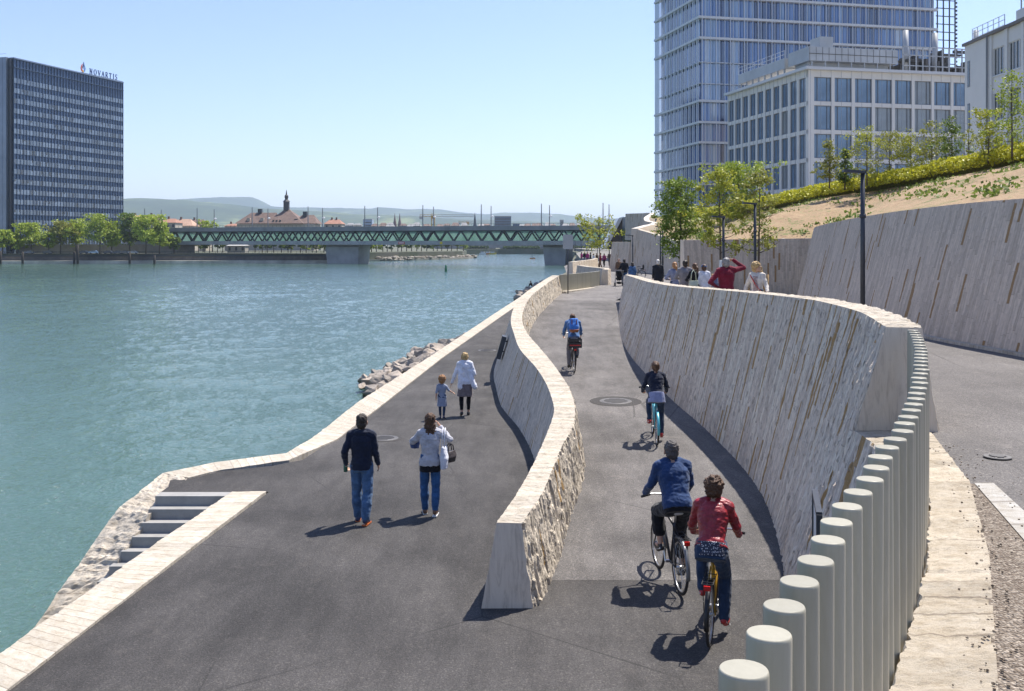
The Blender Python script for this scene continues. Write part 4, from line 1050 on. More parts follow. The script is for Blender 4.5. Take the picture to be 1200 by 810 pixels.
for z in (RT+1.6, RT+3.2, RT+4.5): m.box(17, 33, 2.0, 2.1, z, z+.14)
m.build('roof_frame', M_pl, ob)
for a, hh_ in ((19.2, 7.6), (24.4, 7.4), (31.8, 8.2)):
    MB().tube([(a, 4.5, RT+.2), (a, 4.5, RT+hh_)], .42, 12).build('chimney', M_pl, ob, smooth=True)
m = MB(); m.box(1.2, 3.6, 9.5, 26, RT+1.8, RT+3.4)
for q in range(8): m.box(1.3, 1.5, 9.8+q*2.2, 10+q*2.2, RT+.2, RT+1.8)
m.build('plant_room', M_pl, ob)
m = MB()
for z in (RT+4.0, RT+4.6, RT+5.2): m.box(1.2, 1.25, 9.5, 26, z-.6, z-.55)
for q in range(12): m.box(1.2, 1.25, 9.5+q*1.5, 9.56+q*1.5, RT+3.4, RT+4.65)
m.build('railing', M_fin, ob)

# ---- white house at the right edge
wh_ = thing('white_house', 'white rendered building with a flat roof and grouped upright windows at the right edge', 'building', (36.7, 83, E+3.5), R(-90))
zb = 3.5; RT = 16.0-zb; WL = 47
M_wr = plain('white_render', (.66,.65,.62), .8, var=.05, scale=.4)
m = MB(); m.box(0, WL, .32, 16, 0, RT); m.box(0, 4.2, 0, .32, 0, RT)
nbay = 17; bw = 2.45; rz = [RT-1.1-2.1-i*3.42 for i in range(3)]
for i in range(nbay): m.box(4.2+i*bw, 4.2+i*bw+.42, 0, .32, 0, RT)
zz = RT
for z in rz: m.box(4.2, WL, .12, .32, z+2.1, zz); zz = z
m.box(4.2, WL, .12, .32, 0, zz)
m.build('wall', M_wr, wh_)
MB().box(-.15, WL, -.18, 16.1, RT, RT+.22).build('roof', plain('roof_edge_dark', (.16,.15,.14), .7), wh_)
wp = None
M_wf = plain('white_window_frames', (.62,.62,.60), .5); G_wh = plain('house_glass', (.04,.05,.055), .05, 0, var=.4, scale=.4, spec=.9)
for z in rz:
    for i in range(nbay):
        if wp is None:
            f = MB(); W_ = bw-.42
            for q in range(5): f.box(q*W_/4-.05+(.05 if q == 0 else 0)-(.05 if q == 4 else 0), q*W_/4+.05+(.05 if q == 0 else 0)-(.05 if q == 4 else 0), .18, .26, .05, 2.05)
            f.box(0, W_, .17, .27, 0, .06); f.box(0, W_, .17, .27, 2.04, 2.1); f.box(0, W_, .05, .17, -.08, -.005)
            wp = f.build('window', M_wf, wh_); MB().box(.02, W_-.02, .23, .25, .06, 2.04).build('pane', G_wh, wp); wp.location = (4.62, 0, z)
        else: copy_tree(wp, loc=(4.62+i*bw, 0, z), parent=wh_)
for i in range(4):
    o = MB().box(.5, .95, -.02, .1, RT-3.4-i*3.42, RT-1.3-i*3.42).build('window', M_dark_fr, wh_); MB().box(.55, .9, -.03, -.018, RT-3.3-i*3.42, RT-1.4-i*3.42).build('pane', G_wh, o)
MB().tube([(4.1, -.12, 0), (4.1, -.12, RT)], .07, 8).build('downpipe', M_dark_fr, wh_)
m = MB()
for q in range(7): m.box(.4+q*.9, .45+q*.9, .4, .45, RT+.2, RT+1.3)
for z in (.5, .9, 1.28): m.box(.4, 5.9, .4, .44, RT+z, RT+z+.04)
m.build('railing', M_fin, wh_)
MB().box(5.2, 12, 1.6, 7, RT+.2, RT+1.7).build('roof_house', M_wr, wh_)
m = MB(); m.tube([(5.6, 1.8, RT+1.7), (5.6, 1.8, RT+3.5)], .06, 6); m.box(4.9, 5.7, 1.7, 1.9, RT+3.3, RT+3.5); m.ell((4.8, 1.8, RT+3.3), (.2, .14, .14)); m.build('camera_mast', M_dark_fr, wh_)
m = MB(); m.tube([(7.6, 1.8, RT+1.7), (7.6, 1.8, RT+6.5)], .05, 6); m.bar((6.7, 1.8, RT+3.1), (8.5, 1.8, RT+3.1), .05, .05); m.bar((8.5, 1.8, RT+3.1), (8.5, 1.8, RT+3.5), .05, .05); m.build('antenna', M_dark_fr, wh_)

# ================================================ THE TRUSS BRIDGE
M_bc = plain('bridge_concrete', (.24,.24,.24), .8, var=.22, scale=.18); M_bcd = plain('bridge_concrete_light', (.34,.34,.33), .8, var=.2, scale=.2)
M_bt = plain('bridge_steel_dark', (.035,.045,.05), .5, .2, var=.15)
n = NT('bridge_green_glass'); c_ = n.coord(); f_ = n.noise(n.mapping(c_, (.3, .3, .1)), 1.0, 3)
cc = n.ramp(f_, [(.3, (.16,.30,.24)), (.7, (.30,.45,.40))]); n.bsdf(color=cc, rough=.1, spec=.4)
tr = n.t.nodes.new('ShaderNodeBsdfTranslucent'); n.link(cc, tr.inputs[0]); mx = n.t.nodes.new('ShaderNodeMixShader'); mx.inputs[0].default_value = .8
n.link(n.b.outputs[0], mx.inputs[1]); n.link(tr.outputs[0], mx.inputs[2])
tp_ = n.t.nodes.new('ShaderNodeBsdfTransparent'); mx2 = n.t.nodes.new('ShaderNodeMixShader'); mx2.inputs[0].default_value = .25; n.link(mx.outputs[0], mx2.inputs[1]); n.link(tp_.outputs[0], mx2.inputs[2]); n.link(mx2.outputs[0], n.out.inputs[0]); M_bg = n.m
BA = math.atan2(-30, 94)
br = thing('bridge', 'long two level truss bridge with green glazing across the river', 'bridge', (-77, 455, E), BA)
XL, XR = -112, 134
m = MB(); m.box(XL-5, XR, -.6, 18.6, 5.9, 7.0); m.box(XL-5, XR, -.8, -.5, 5.75, 7.6); m.box(XL-5, XR, 18.5, 18.8, 5.75, 7.6); m.build('upper_deck', M_bc, br)
m = MB(); m.box(XL, XR, -.2, 18.2, -.35, 1.0); m.box(XL, XR, -.35, -.18, -.36, 1.3); m.build('lower_deck', M_bcd, br)
for yy in (.05, 17.6):
    m = MB(); x = XL+4; per = 6.5
    while x < XR-3:
        m.bar((x, yy+.2, 1.2), (x+per/2, yy+.2, 5.85), .4, .62); m.bar((x+per/2, yy+.2, 5.85), (x+per, yy+.2, 1.2), .38, .60); x += per
    m.box(XL, XR, yy, yy+.35, 5.6, 5.88); m.box(XL, XR, yy, yy+.35, 1.02, 1.35); m.build('truss', M_bt, br)
MB().box(XL+6, XR, 18.25, 18.32, 1.05, 5.7).build('glass_wall', M_bg, br)
MB().box(XL-3, XL+6, .6, 17, 1.0, 5.85).build('end_wall', plain('bridge_end_dark', (.03,.035,.035), .7), br)
def pier(x0, x1, y0, y1, zt):
    m = MB(); zw = -E-1.5
    m.add([(x0+.8, y0+.6, zw), (x1-.6, y0+.6, zw), (x1-.6, y1, zw), (x0+.8, y1, zw), (x0, y0, zt), (x1, y0, zt), (x1, y1, zt), (x0, y1, zt)], [(0,3,2,1),(4,5,6,7),(0,1,5,4),(1,2,6,5),(2,3,7,6),(3,0,4,7)])
    m.box(x0-.4, x1+.4, y0+1.5, y1, zt+.002, -.35)
    return m.build('pier', M_bcd, br)
pier(-8.2, 8.2, 3, 15, -1.3); pier(93.5, 103.5, 3, 15, -1.3)
m = MB()
for x in np.arange(XL-5, XR, 2.0): m.box(x, x+.08, -.6, -.52, 7.6, 8.55)
m.box(XL-5, XR, -.62, -.5, 8.5, 8.58); m.build('railing', M_bt, br)
MB().lathe((49, -.4, .45), [(.62, -.05), (.62, .05)], 14, 'Y').build('traffic_sign', plain('sign_yellow_board', (.75,.55,.04), .6), br)
o = MB().box(29, 32, -.45, -.36, -.1, .95).build('traffic_sign', plain('sign_red_board', (.5,.06,.05), .6), br); MB().box(29.3, 31.7, -.47, -.452, .28, .6).build('bar', plain('sign_white_bar', (.8,.8,.8), .6), o)
msk = [(169.5, 1), (189, 0), (231, 1), (251, 0), (295.5, 1), (314, 0), (361, 1), (378, 0), (427.5, 1), (442.5, 0), (495.5, 1), (508, 0), (564, 1), (575.5, 0), (634.5, 1), (644, 0), (706.7, 1), (713.7, 0)]
for i, (u, near) in enumerate(msk):
    k = (u-600)/1200; ox, oy = (0, .2) if near else (5.4, 17.5)
    ca, sa = math.cos(BA), math.sin(BA); bx0 = -77+ (-sa*(.2 if near else 17.8)); by0 = 455+ca*(.2 if near else 17.8)
    t_p = (k*by0-bx0)/(ca-k*sa); X_, Y_ = bx0+ca*t_p, by0+sa*t_p
    t = thing('bridge_mast', ('slim tall mast on the near side of the bridge deck' if near else 'slim mast with a small lamp on the far side of the bridge deck'), 'mast', (X_, Y_, E+7.0), 0, 'near masts on the bridge' if near else 'far masts on the bridge')
    MB().tube([(0, 0, 0), (0, 0, 9.8)], [.26, .17], 8).build('pole', M_dark_fr, t)
    if not near: MB().ell((.5, 0, 5.2), (.7, .4, .4)).build('lamp_head', plain('white_lamp', (.75,.75,.75), .5), t)

# bridge stair with leaning roof slab, glass and climbing plants
bs_ = thing('bridge_stair', 'leaning white edged stair building with a dark triangular side at the bridge end', 'stair building', (20.4, 230, E-1.2))
MB().add([(0, 0, 0), (.8, 0, 0), (4.4, 0, 7.0), (3.6, 0, 7.0), (0, 9, 0), (.8, 9, 0), (4.4, 9, 7.0), (3.6, 9, 7.0)], [(0,1,2,3), (5,4,7,6), (0,4,5,1), (1,5,6,2), (2,6,7,3), (3,7,4,0)]).build('roof_slab', M_ledge, bs_)
MB().add([(.85, .5, 0), (4.42, .5, 0), (4.42, .5, 6.9), (.85, 9, 0), (4.42, 9, 0), (4.42, 9, 6.9)], [(0,1,2), (5,4,3), (0,3,4,1), (1,4,5,2), (2,5,3,0)]).build('side_wall', plain('stair_brown_dark', (.06,.05,.045), .7), bs_)
MB().box(4.5, 9.2, 1, 8, -1.5, 7.3).build('glass_wall', plain('stair_glass', (.16,.24,.32), .1, 0, var=.15, spec=.8), bs_)
m = MB()
for q in range(4): m.box(4.4+q*1.5, 4.55+q*1.5, .5, .7, -4.5, 0)
m.build('column', M_conc, bs_)
r = np.random.default_rng(3); P = np.stack([r.uniform(4.5, 9.0, 1500), r.uniform(-.2, .4, 1500), r.uniform(0, 7.4, 1500)], 1); kp = fbm(P[:, 0]*.9, P[:, 2]*.7) > .47; P = P[kp]+np.array([20.4, 230, E-1.2])
V, F = leaf_quads(P, .38, r); tag(npmesh('climbing_plant', V, F, L_mid, smooth=False), 'dark climbing plants on the glass at the bridge end', 'plant')
tag(MB().box(29.8, 34.5, 228, 240, E-3, E+6.2).build('station_block', plain('block_blue_grey', (.20,.25,.30), .4, 0, var=.1, spec=.7)), 'low blue-grey block right of the bridge stair', 'building')

# ---- next bridge upstream
db = thing('distant_bridge', 'low grey bridge far upstream seen under the truss bridge', 'bridge', (-50, 925, E))
m = MB(); m.box(-30, 160, 0, 14, -3.6, -1.4); m.build('deck', M_bc, db)
m = MB()
for x0, x1 in ((-20, 35), (39, 94), (98, 150)):
    for i in range(12):
        a, b = x0+(x1-x0)*i/12, x0+(x1-x0)*(i+1)/12; q0 = abs(2*(i+.5)/12-1); m.box(a, b+.01, .5, 13.5, -3.6-2.6*q0**2-.6, -3.601)
m.build('haunch', M_bc, db)
for x in (-22, 37, 96, 152): MB().box(x-4, x+4, 1, 13, -E-1, -6.3).build('pier', M_bcd, db)
m = MB(); m.box(-30, 160, -.1, .1, -1.4, -.5); m.build('railing', M_bc, db)

# ================================================ HILLS
def hill_mat(name, a, b, fa):
    n = NT(name); c = n.coord(); f = n.noise(c, .0022, 8, .65); g = n.noise(c, .02, 4, .7)
    col = n.ramp(f, [(.42, a), (.55, b), (.62, fa)]); n.bsdf(color=n.mix(1, col, n.ramp(g, [(.3, .7), (.7, 1.25)]), 'MULTIPLY'), rough=1, spec=.1); return n.m
def hill(d, prof, depth, mat, label):
    us = np.array([p[0] for p in prof]); vs = np.array([p[1] for p in prof]); uu = np.linspace(us[0], us[-1], 420)
    hh = (286-np.interp(uu, us, vs))/1200*d+E; hh += (fbm(uu*.06, uu*0+d)-.5)*14
    q = np.linspace(-1, 1, 40); X = (uu[None, :]-600)/1200*d+0*q[:, None]; Y = d+q[:, None]*depth+0*X
    prof_ = np.clip(1-np.abs(q)**1.5, 0, 1)[:, None]
    Z = hh[None, :]*prof_; Z = Z+((fbm(X*.0012, Y*.0012)-.5)*220+(fbm(X*.008, Y*.008)-.5)*30)*(prof_*(1-prof_)*3)
    Z = np.maximum(Z, -.5)
    struct(grid_sheet('hills', X, Y, Z, mat), label)
hm1 = hill_mat('hill_woods', (.035,.055,.02), (.06,.085,.03), (.16,.19,.07)); hm2 = hill_mat('hill_woods_far', (.035,.055,.025), (.05,.075,.03), (.12,.15,.06))
hill(7200, [(-500, 238), (0, 235), (145, 233.7), (172, 232.5), (215, 234), (260, 238), (300, 243), (340, 246), (437, 252), (520, 256), (600, 259), (700, 262), (1300, 262)], 2300, hm1, 'wooded hill ridge')
hill(10800, [(-500, 236), (200, 235), (234, 232), (260, 230.7), (295, 231.2), (305, 235), (315, 241), (340, 243), (437, 244.5), (445, 243), (470, 245), (520, 245.5), (540, 248.7), (570, 251), (590, 248.7), (620, 249.5), (657, 251), (695, 255.5), (720, 256), (800, 257), (1300, 252)], 2600, hm2, 'distant wooded hill ridge')

# ================================================ FAR BANK
M_red = plain('roof_tiles_red', (.30,.15,.10), .85, var=.2, scale=.5); M_brn = plain('roof_tiles_brown', (.15,.10,.08), .85, var=.25, scale=.4); M_wallc = plain('old_house_wall', (.42,.38,.31), .85, var=.12, scale=.2)
M_winD = plain('far_window_dark', (.05,.055,.06), .3, 0, var=.2)
def hip_house(name, label, u0, u1, d, v_ridge, v_eave, v_base=294, rm=None, wm=None, cat='house', group=None, inset=.25, depth=14, wins=True, chim=1, rz=0):
    x0, x1 = (u0-600)/1200*d, (u1-600)/1200*d; zr = (v_base-v_ridge)/1200*d; ze = (v_base-v_eave)/1200*d; L_ = x1-x0
    t = thing(name, label, cat, ((x0+x1)/2, d+depth/2, E-(v_base-286)/1200*d), rz, group)
    MB().box(-L_/2+.5, L_/2-.5, -depth/2+.5, depth/2-.5, 0, ze).build('wall', wm or M_wallc, t)
    ins = L_*inset; h = depth/2
    rf = MB().add([(-L_/2, -h, ze), (L_/2, -h, ze), (L_/2, h, ze), (-L_/2, h, ze), (-L_/2+ins, 0, zr), (L_/2-ins, 0, zr)], [(3,2,1,0), (0,1,5,4), (2,3,4,5), (1,2,5), (3,0,4)]).build('roof', rm or M_red, t)
    for i in range(chim): xq_ = (-.3+.5*i)*L_/2; MB().box(xq_-.5, xq_+.5, -.5, .5, zr-2, zr+1.3).build('chimney', M_brn, rf)
    if wins and ze > 2.5:
        k_ = max(2, min(8, int(L_/3)))
        for z in ([ze-2.6, ze-5.6] if ze > 7 else [ze-2.4]):
            if z < .3: continue
            for i in range(k_): xq_ = -L_/2+L_*(i+.5)/k_; MB().box(xq_-.55, xq_+.55, -h+.35, -h+.52, z, z+1.7).build('window', M_winD, t)
    return t
hip_house('town_house', 'long orange tiled roof just right of the dark tower', 143, 172, 600, 252, 257, rm=M_red)
hip_house('town_house', 'reddish brown hipped roof behind the bank trees', 162, 192, 590, 252, 260.5, rm=M_brn)
hip_house('town_house', 'pale walled house with red roof behind the bridge end', 186, 206, 575, 256, 261, rm=M_red)
hip_house('town_house', 'light orange roofed house above the left part of the bridge', 198, 226, 600, 256.5, 265, rm=plain('roof_tiles_orange', (.42,.27,.19), .85, var=.2, scale=.5))
hip_house('town_house', 'brown roofed house with pale gable left of the green tree top', 214, 242, 640, 257, 264, rm=M_brn)
hip_house('town_house', 'small brown roofs right of the long brown roofed school', 379, 401, 640, 257, 262.5, rm=M_red, chim=2)
hip_house('town_house', 'small pale house in front of the brown roofed school, at its left end', 262, 277, 640, 262, 265, rm=M_red)
# school with turret
dS = 620; q = dS/1200
sc = thing('school_building', 'large building with steep brown roofs and a slim dark turret above the bridge', 'school', ((323-600)*q, dS, E-4))
X = lambda u: (u-323)*q
Z = lambda v: (286-v)*q+4
MB().box(X(277), X(368), 1, 22, 0, Z(262.5)).build('wall', M_wallc, sc)
def roof(u0, u1, ve, ur0, ur1, vr, y0, y1):
    ym = (y0+y1)/2
    return MB().add([(X(u0), y0, Z(ve)), (X(u1), y0, Z(ve)), (X(u1), y1, Z(ve)), (X(u0), y1, Z(ve)), (X(ur0), ym, Z(vr)), (X(ur1), ym, Z(vr))], [(3,2,1,0), (0,1,5,4), (2,3,4,5), (1,2,5), (3,0,4)]).build('roof', M_brn, sc)
r1_ = roof(275, 326, 262, 290, 320, 248.8, 0, 18); r2_ = roof(312, 356, 262, 330, 333, 243.7, -1, 24); r3_ = roof(340, 371, 262, 350, 364, 251.5, 1, 20)
for u in (290, 306): MB().box(X(u)-1, X(u)+1, 2, 6, Z(259), Z(255.5)).build('dormer', M_wallc, r1_)
for u in (320, 324, 328): MB().box(X(u)-.5, X(u)+.5, .5, 4, Z(260), Z(257.8)).build('dormer', M_winD, r2_)
MB().box(X(346)-1, X(346)+1, 2, 6, Z(259), Z(256.5)).build('dormer', M_winD, r3_)
for u, v in ((300.5, 244.5), (354, 247.5)): MB().box(X(u)-1.2, X(u)+1.2, 8, 11, Z(256), Z(v)).build('chimney', M_tw_dark, sc)
tt_ = MB().lathe((X(331), 11, 0), [(1.9, Z(246)), (1.9, Z(236)), (2.3, Z(235.6)), (.9, Z(232.5)), (1.2, Z(230.5)), (1.2, Z(228.5)), (.5, Z(227)), (.12, Z(221.5))], 8).build('turret', plain('turret_slate', (.06,.055,.055), .6, var=.2), sc)

def tower_block(name, label, u0, u1, d, vt, cat='tower', mat=None, vb=272, g=None, depth=14):
    x0, x1 = (u0-600)/1200*d, (u1-600)/1200*d; h = (vb-vt)/1200*d
    t = thing(name, label, cat, ((x0+x1)/2, d, E-(vb-286)/1200*d), 0, g); L_ = x1-x0
    MB().box(-L_/2, L_/2, 0, depth, 0, h).build('wall', mat or M_tw_sp, t); m = MB(); z = h-2.5
    while z > 1: m.box(-L_/2+.8, L_/2-.8, -.15, .02, z-1.2, z); z -= 3.4
    m.build('window', M_winD, t)
    MB().box(-L_/2-.2, L_/2+.2, -.2, depth+.2, h, h+.6).build('roof', M_conc, t); return t
tower_block('tower_block', 'wide blue-grey tower block on the skyline right of the thin church spire', 579.5, 599, 1250, 253.8, mat=plain('block_slate', (.10,.13,.18), .4))
tower_block('office_block', 'pale blue office block on the skyline left of the twin church towers', 425.5, 436, 1100, 257.5, cat='office building', mat=plain('block_pale_blue', (.28,.36,.46), .4))
tower_block('tower_block', 'small grey tower block on the skyline above the grey sign board', 656.5, 660.5, 1500, 258, mat=M_bc)
tower_block('tower_block', 'low blue block on the skyline right of the wide tower block', 601, 609, 1250, 262.5, mat=M_tw_sp)
M_sand = plain('red_sandstone', (.16,.08,.075), .8, var=.15)
ch = thing('church', 'red sandstone church with twin spires on the skyline', 'church', ((465.5-600)/1200*1500, 1500, E+14))
q = 1.25
for dx in (-3.6, 3.6):
    o = MB().box(dx-2.6, dx+2.6, -2.5, 2.5, 0, 13).build('tower', M_sand, ch); MB().lathe((dx, 0, 0), [(3.0, 13), (2.2, 17), (1.1, 23), (.15, 31)], 8).build('spire', M_sand, o)
MB().box(-6, 6, 2.6, 40, 0, 7).build('nave', M_sand, ch)
ch = thing('church', 'single pointed church spire on the skyline left of the wide tower block', 'church', ((556.5-600)/1200*1300, 1300, E+14))
o = MB().box(-3.4, 3.4, -3, 3, 0, 7).build('tower', M_tw_dark, ch); MB().lathe((0, 0, 0), [(3.2, 7), (1.8, 11), (1.2, 18), (.1, 26)], 8).build('spire', M_tw_dark, o); MB().box(-5.5, 5, 3.1, 22, 0, 5).build('nave', M_sand, ch)
# cranes
M_cr = plain('crane_yellow', (.50,.28,.06), .6, .1, var=.1); M_crw = plain('crane_pale', (.55,.52,.48), .6, .1, var=.1)
def crane(label, u, d, vb, vj, ul, ur, w_=1.4):
    q = d/1200; t = thing('crane', label, 'crane', ((u-600)*q, d, E-(vb-286)*q)); h = (vb-vj)*q
    m = MB()
    for dx in (-w_, w_):
        for dy in (-w_, w_): m.bar((dx, dy, 0), (dx, dy, h+1), .5, .5)
    z = 0
    while z < h-1: m.bar((-w_, -w_, z), (w_, -w_, z+2*w_), .3, .3); m.bar((w_, -w_, z+2*w_), (-w_, -w_, z+4*w_), .3, .3); z += 4*w_
    m.build('mast', M_cr, t)
    def jib(x0, x1, mt, nm):
        m = MB(); m.bar((x0, 0, h), (x1, 0, h), .5, .5); m.bar((x0, 0, h+2), (x1, 0, h+1.6), .35, .35); n_ = max(2, int(abs(x1-x0)/3))
        for i in range(n_): a = x0+(x1-x0)*i/n_; b = x0+(x1-x0)*(i+1)/n_; m.bar((a, 0, h), ((a+b)/2, 0, h+1.9), .22, .22); m.bar(((a+b)/2, 0, h+1.9), (b, 0, h), .22, .22)
        m.build(nm, mt, t)
    jib(0, (ur-u)*q, M_crw, 'jib'); jib(0, (ul-u)*q, M_cr, 'counter_jib'); MB().box((ul-u)*q, (ul-u)*q+3, -.8, .8, h-2.2, h).build('counterweight', M_conc, t)
    MB().box(-1.6, 1.6, -1.8, 1.8, h-2, h+1).build('cab', M_cr, t)
    return t
crane('yellow tower crane with a long pale jib above the bridge', 507.5, 900, 272, 254, 491.5, 556)
crane('small low orange crane right of the long jib crane', 548, 1300, 270, 261, 537, 554)
# low skyline
rs = random.Random(3)
cols = [M_brn, M_red, M_bc, M_tw_sp]
i_ = 0
for u in [438, 449, 456, 473, 481, 489, 499, 515, 524, 533, 543, 563, 571, 612, 619, 627, 633, 641, 648, 664, 671, 679, 686, 693, 402, 410, 418]:
    hip_house('town_house', 'one of the small far roofs along the skyline just above the bridge rail', u-rs.uniform(3, 5.5), u+rs.uniform(3, 5.5), rs.uniform(950, 1200), rs.uniform(260.5, 263), rs.uniform(264, 265.5), 280, rm=rs.choice([M_brn, M_bc, M_brn]), wm=rs.choice([M_wallc, M_bc]), group='small far houses along the skyline', wins=False, chim=0, inset=.2)
# trees, walls and boats on the far bank
bt = [(3, 270, 13), (20, 274, 12), (37, 262.5, 19), (57, 272, 11), (71, 260, 18), (89, 257, 19), (117, 252, 22), (131, 262, 13), (152, 251, 18), (171, 253, 21), (187, 262, 14), (204, 278, 8)]
names = ['light green tree at the left edge of the far bank', 'small round tree left of the tower corner', 'spreading light green tree below the left part of the dark tower', 'small narrow tree between two spreading ones on the far bank', 'olive toned tree at the middle of the far bank row', 'broad yellow-green tree below the middle of the dark tower', 'tallest light green tree below the right part of the dark tower', 'narrow tree just left of the dark tower edge', 'dark topped tree right of the tower edge', 'broad dense green tree between tower and bridge', 'dense green tree close to the bridge end', 'small low tree in front of the bridge end']
for i, (u, vt, wpx) in enumerate(bt):
    d = 462+(i % 3)*5; h = (297-vt)/1200*d; cr = wpx/1200*d*.82
    tree('bank_tree', names[i], ((u-600)/1200*d, d, 4.4), h, cr, 2600 if wpx > 12 else 1300, .95, [L_bank, L_bank, L_spring, L_mid, L_olive][[0, 1, 0, 2, 4, 0, 2, 0, 3, 1, 0, 3][i]], 'trees on the far bank below the tower', trunk_h=.26, trunk_r=.32, shape='round', seed=60+i, limbs=22, clump=.36, sparse=.6)
for i in range(22):
    u = 232+i*7.4+random.uniform(-2, 2)
    if 262 < u < 290: continue
    d = 520+random.uniform(-6, 10); tree('bank_tree', 'one of the low quay trees seen beneath the left half of the bridge', ((u-600)/1200*d, d, 4.4), random.uniform(6.2, 8.2), random.uniform(2.4, 3.4), 420, 1.0, random.choice([L_mid, L_dark, L_mid, L_spring]), 'low trees on the far quay beneath the bridge', trunk_h=.3, trunk_r=.22, shape='round', seed=90+i, limbs=12, clump=.4, sparse=.6)
for i in range(21):
    u = 424+i*5.9+random.uniform(-1.5, 1.5); d = float(np.interp(u, [424, 545], [560, 655])); tree('bank_tree', 'one of the trees behind the stony beach right of the left bridge pier', ((u-600)/1200*d, d, 4.4), random.uniform(7.2, 9.6), random.uniform(3.0, 4.2), 520, 1.1, random.choice([L_mid, L_dark, L_spring, L_bank]), 'trees behind the stony beach', trunk_h=.25, trunk_r=.25, shape='round', seed=130+i, limbs=12, clump=.4, sparse=.6)
for u, v, d, lb in ((238, 259, 560, 'yellow-green tree top rising behind the left part of the bridge'), (249, 260, 565, 'green tree top behind the bridge, left of the brown roofed school')):
    tree('bank_tree', lb, ((u-600)/1200*d, d, 4.4), (296-v)/1200*d, 4.2, 900, 1.0, L_bank, None, trunk_h=.4, trunk_r=.3, shape='round', seed=int(u), limbs=14, clump=.4, sparse=.6)
# quay: walls, ledges, railing
def seg_wall(name, x0, x1, y0, y1, z0, z1, th, mat, label, cat='wall'):
    a = math.atan2(y1-y0, x1-x0); L_ = math.hypot(x1-x0, y1-y0); o = MB().box(0, L_, 0, th, 0, z1-z0).build(name, mat); o.location = (x0, y0, z0); o.rotation_euler = (0, 0, a); return tag(o, label, cat)
seg_wall('quay_wall', -300, -78, 452.6, 473.6, -1, 3.2, 1.2, M_bankstone, 'dark old stone quay wall of the far bank')
seg_wall('quay_ledge', -300, -80, 446.2, 467.0, -1, 1.3, 6.2, plain('quay_ledge_pale', (.45,.42,.34), .9, var=.4, scale=.15), 'pale ledge at the waterline of the far quay', 'ledge')
seg_wall('boundary_wall', -250, -150, 474, 484, 4.4, 8.6, .5, plain('boundary_beige', (.27,.24,.20), .9, var=.2, scale=.3), 'long beige boundary wall behind the far bank trees')
rt = thing('quay_railing', 'thin dark railing along the far quay', 'railing', (-300, 452.3, 4.4), math.atan2(21, 222))
qp = MB().box(0, .10, 0, .09, -.6, 1.0).build('post', M_bt, rt)
for q in range(1, 80):
    o = qp.copy(); COL.objects.link(o); o.parent = rt; o.location = (q*2.8, 0, 0)
m = MB(); m.box(0, 222, -.02, .10, .95, 1.08); m.box(0, 222, 0, .06, .4, .46); m.box(0, 222, -.3, .5, -1.25, -.75); m.build('rail', M_bt, rt)
for u, hh_ in ((.5, 7), (26.5, 6.6), (87, 6.8), (91, 9.5), (152, 6.5), (181, 5)):
    x = (u-600)/1200*448; t = tag(MB().tube([(0, 0, -1), (0, 0, hh_)], .5, 10).build('mooring_pile', plain('pile_dark', (.03,.025,.02), .9), loc=(x, 448, -1.2), smooth=True), 'dark mooring pile standing in the water before the far quay', 'pile', 'mooring piles before the far quay')
beach = [(-70, 536, .0), (-60, 556, .0), (-46, 588, 0), (-30, 626, 0), (-26, 650, 0)]
r = np.random.default_rng(8)
m = MB()
for i in range(260):
    k = r.uniform(0, 3.99); a = np.array(beach[int(k)]); b = np.array(beach[int(k)+1]); p = a+(b-a)*(k-int(k)); o_ = r.uniform(-3, 4); s_ = r.uniform(.4, 1.3)
    m.ell((p[0]+o_*.8+1.5, p[1]-o_-4, .2+max(0, -o_)*.0+r.uniform(0, 1.6)), (s_*1.6, s_, s_*.6), Matrix.Rotation(r.uniform(0, 3), 3, 'Z'), 6, 4)
tag(m.build('beach_stones', plain('beach_stone', (.27,.24,.19), .9, var=.35, scale=.3)), 'pale stones and gravel along the sunny beach beyond the bridge pier', 'stones', kind='stuff')
o = MB().prism([(-75, 527), (-62, 541), (-44, 572), (-26, 615), (-23, 640), (-35, 660), (-80, 560)], -1, .9).build('beach_ground', plain('beach_gravel', (.30,.27,.21), .95, var=.2, scale=.2)); struct(o)

def car(label, x, y, z, rz, col, group):
    t = thing('parked_car', label, 'car', (x, y, z), rz, group)
    pr = [(-2.1, .35), (-2.1, .85), (-1.9, 1.0), (-1.2, 1.02), (-.7, 1.45), (.9, 1.47), (1.6, 1.0), (2.05, .9), (2.1, .35)]; n_ = len(pr)
    MB().add([(a, -.85, b) for a, b in pr]+[(a, .85, b) for a, b in pr], [tuple(range(n_)), tuple(reversed(range(n_, 2*n_)))]+[(i, n_+i, n_+(i+1) % n_, (i+1) % n_) for i in range(n_)]).build('body', plain('car_paint_'+str(col), col, .25, .3, spec=.6), t)
    MB().add([(-1.1, -.87, 1.03), (1.4, -.87, 1.03), (.85, -.87, 1.38), (-.7, -.87, 1.38), (-1.1, .87, 1.03), (1.4, .87, 1.03), (.85, .87, 1.38), (-.7, .87, 1.38)], [(0,1,2,3), (7,6,5,4), (0,4,5,1), (3,2,6,7)]).build('side_window', M_winD, t)
    for xx in (-1.3, 1.3):
        for yy in (-.88, .70): MB().lathe((xx, yy, .33), [(.33, 0), (.33, .18)], 12, 'Y').build('wheel', M_tw_dark, t)
for u, c_, nm in ((34, (.10,.12,.15), 'dark'), (56, (.05,.06,.07), 'black'), (98, (.07,.08,.09), 'dark grey'), (110, (.40,.50,.60), 'pale blue'), (127, (.05,.05,.06), 'black'), (138, (.06,.07,.09), 'dark'), (147, (.10,.10,.11), 'grey'), (156, (.30,.31,.33), 'silver')):
    d = 460; car(f'{nm} car parked under the far bank trees', (u-600)/1200*d, d, 4.4, .1, c_, 'cars parked on the far quay')
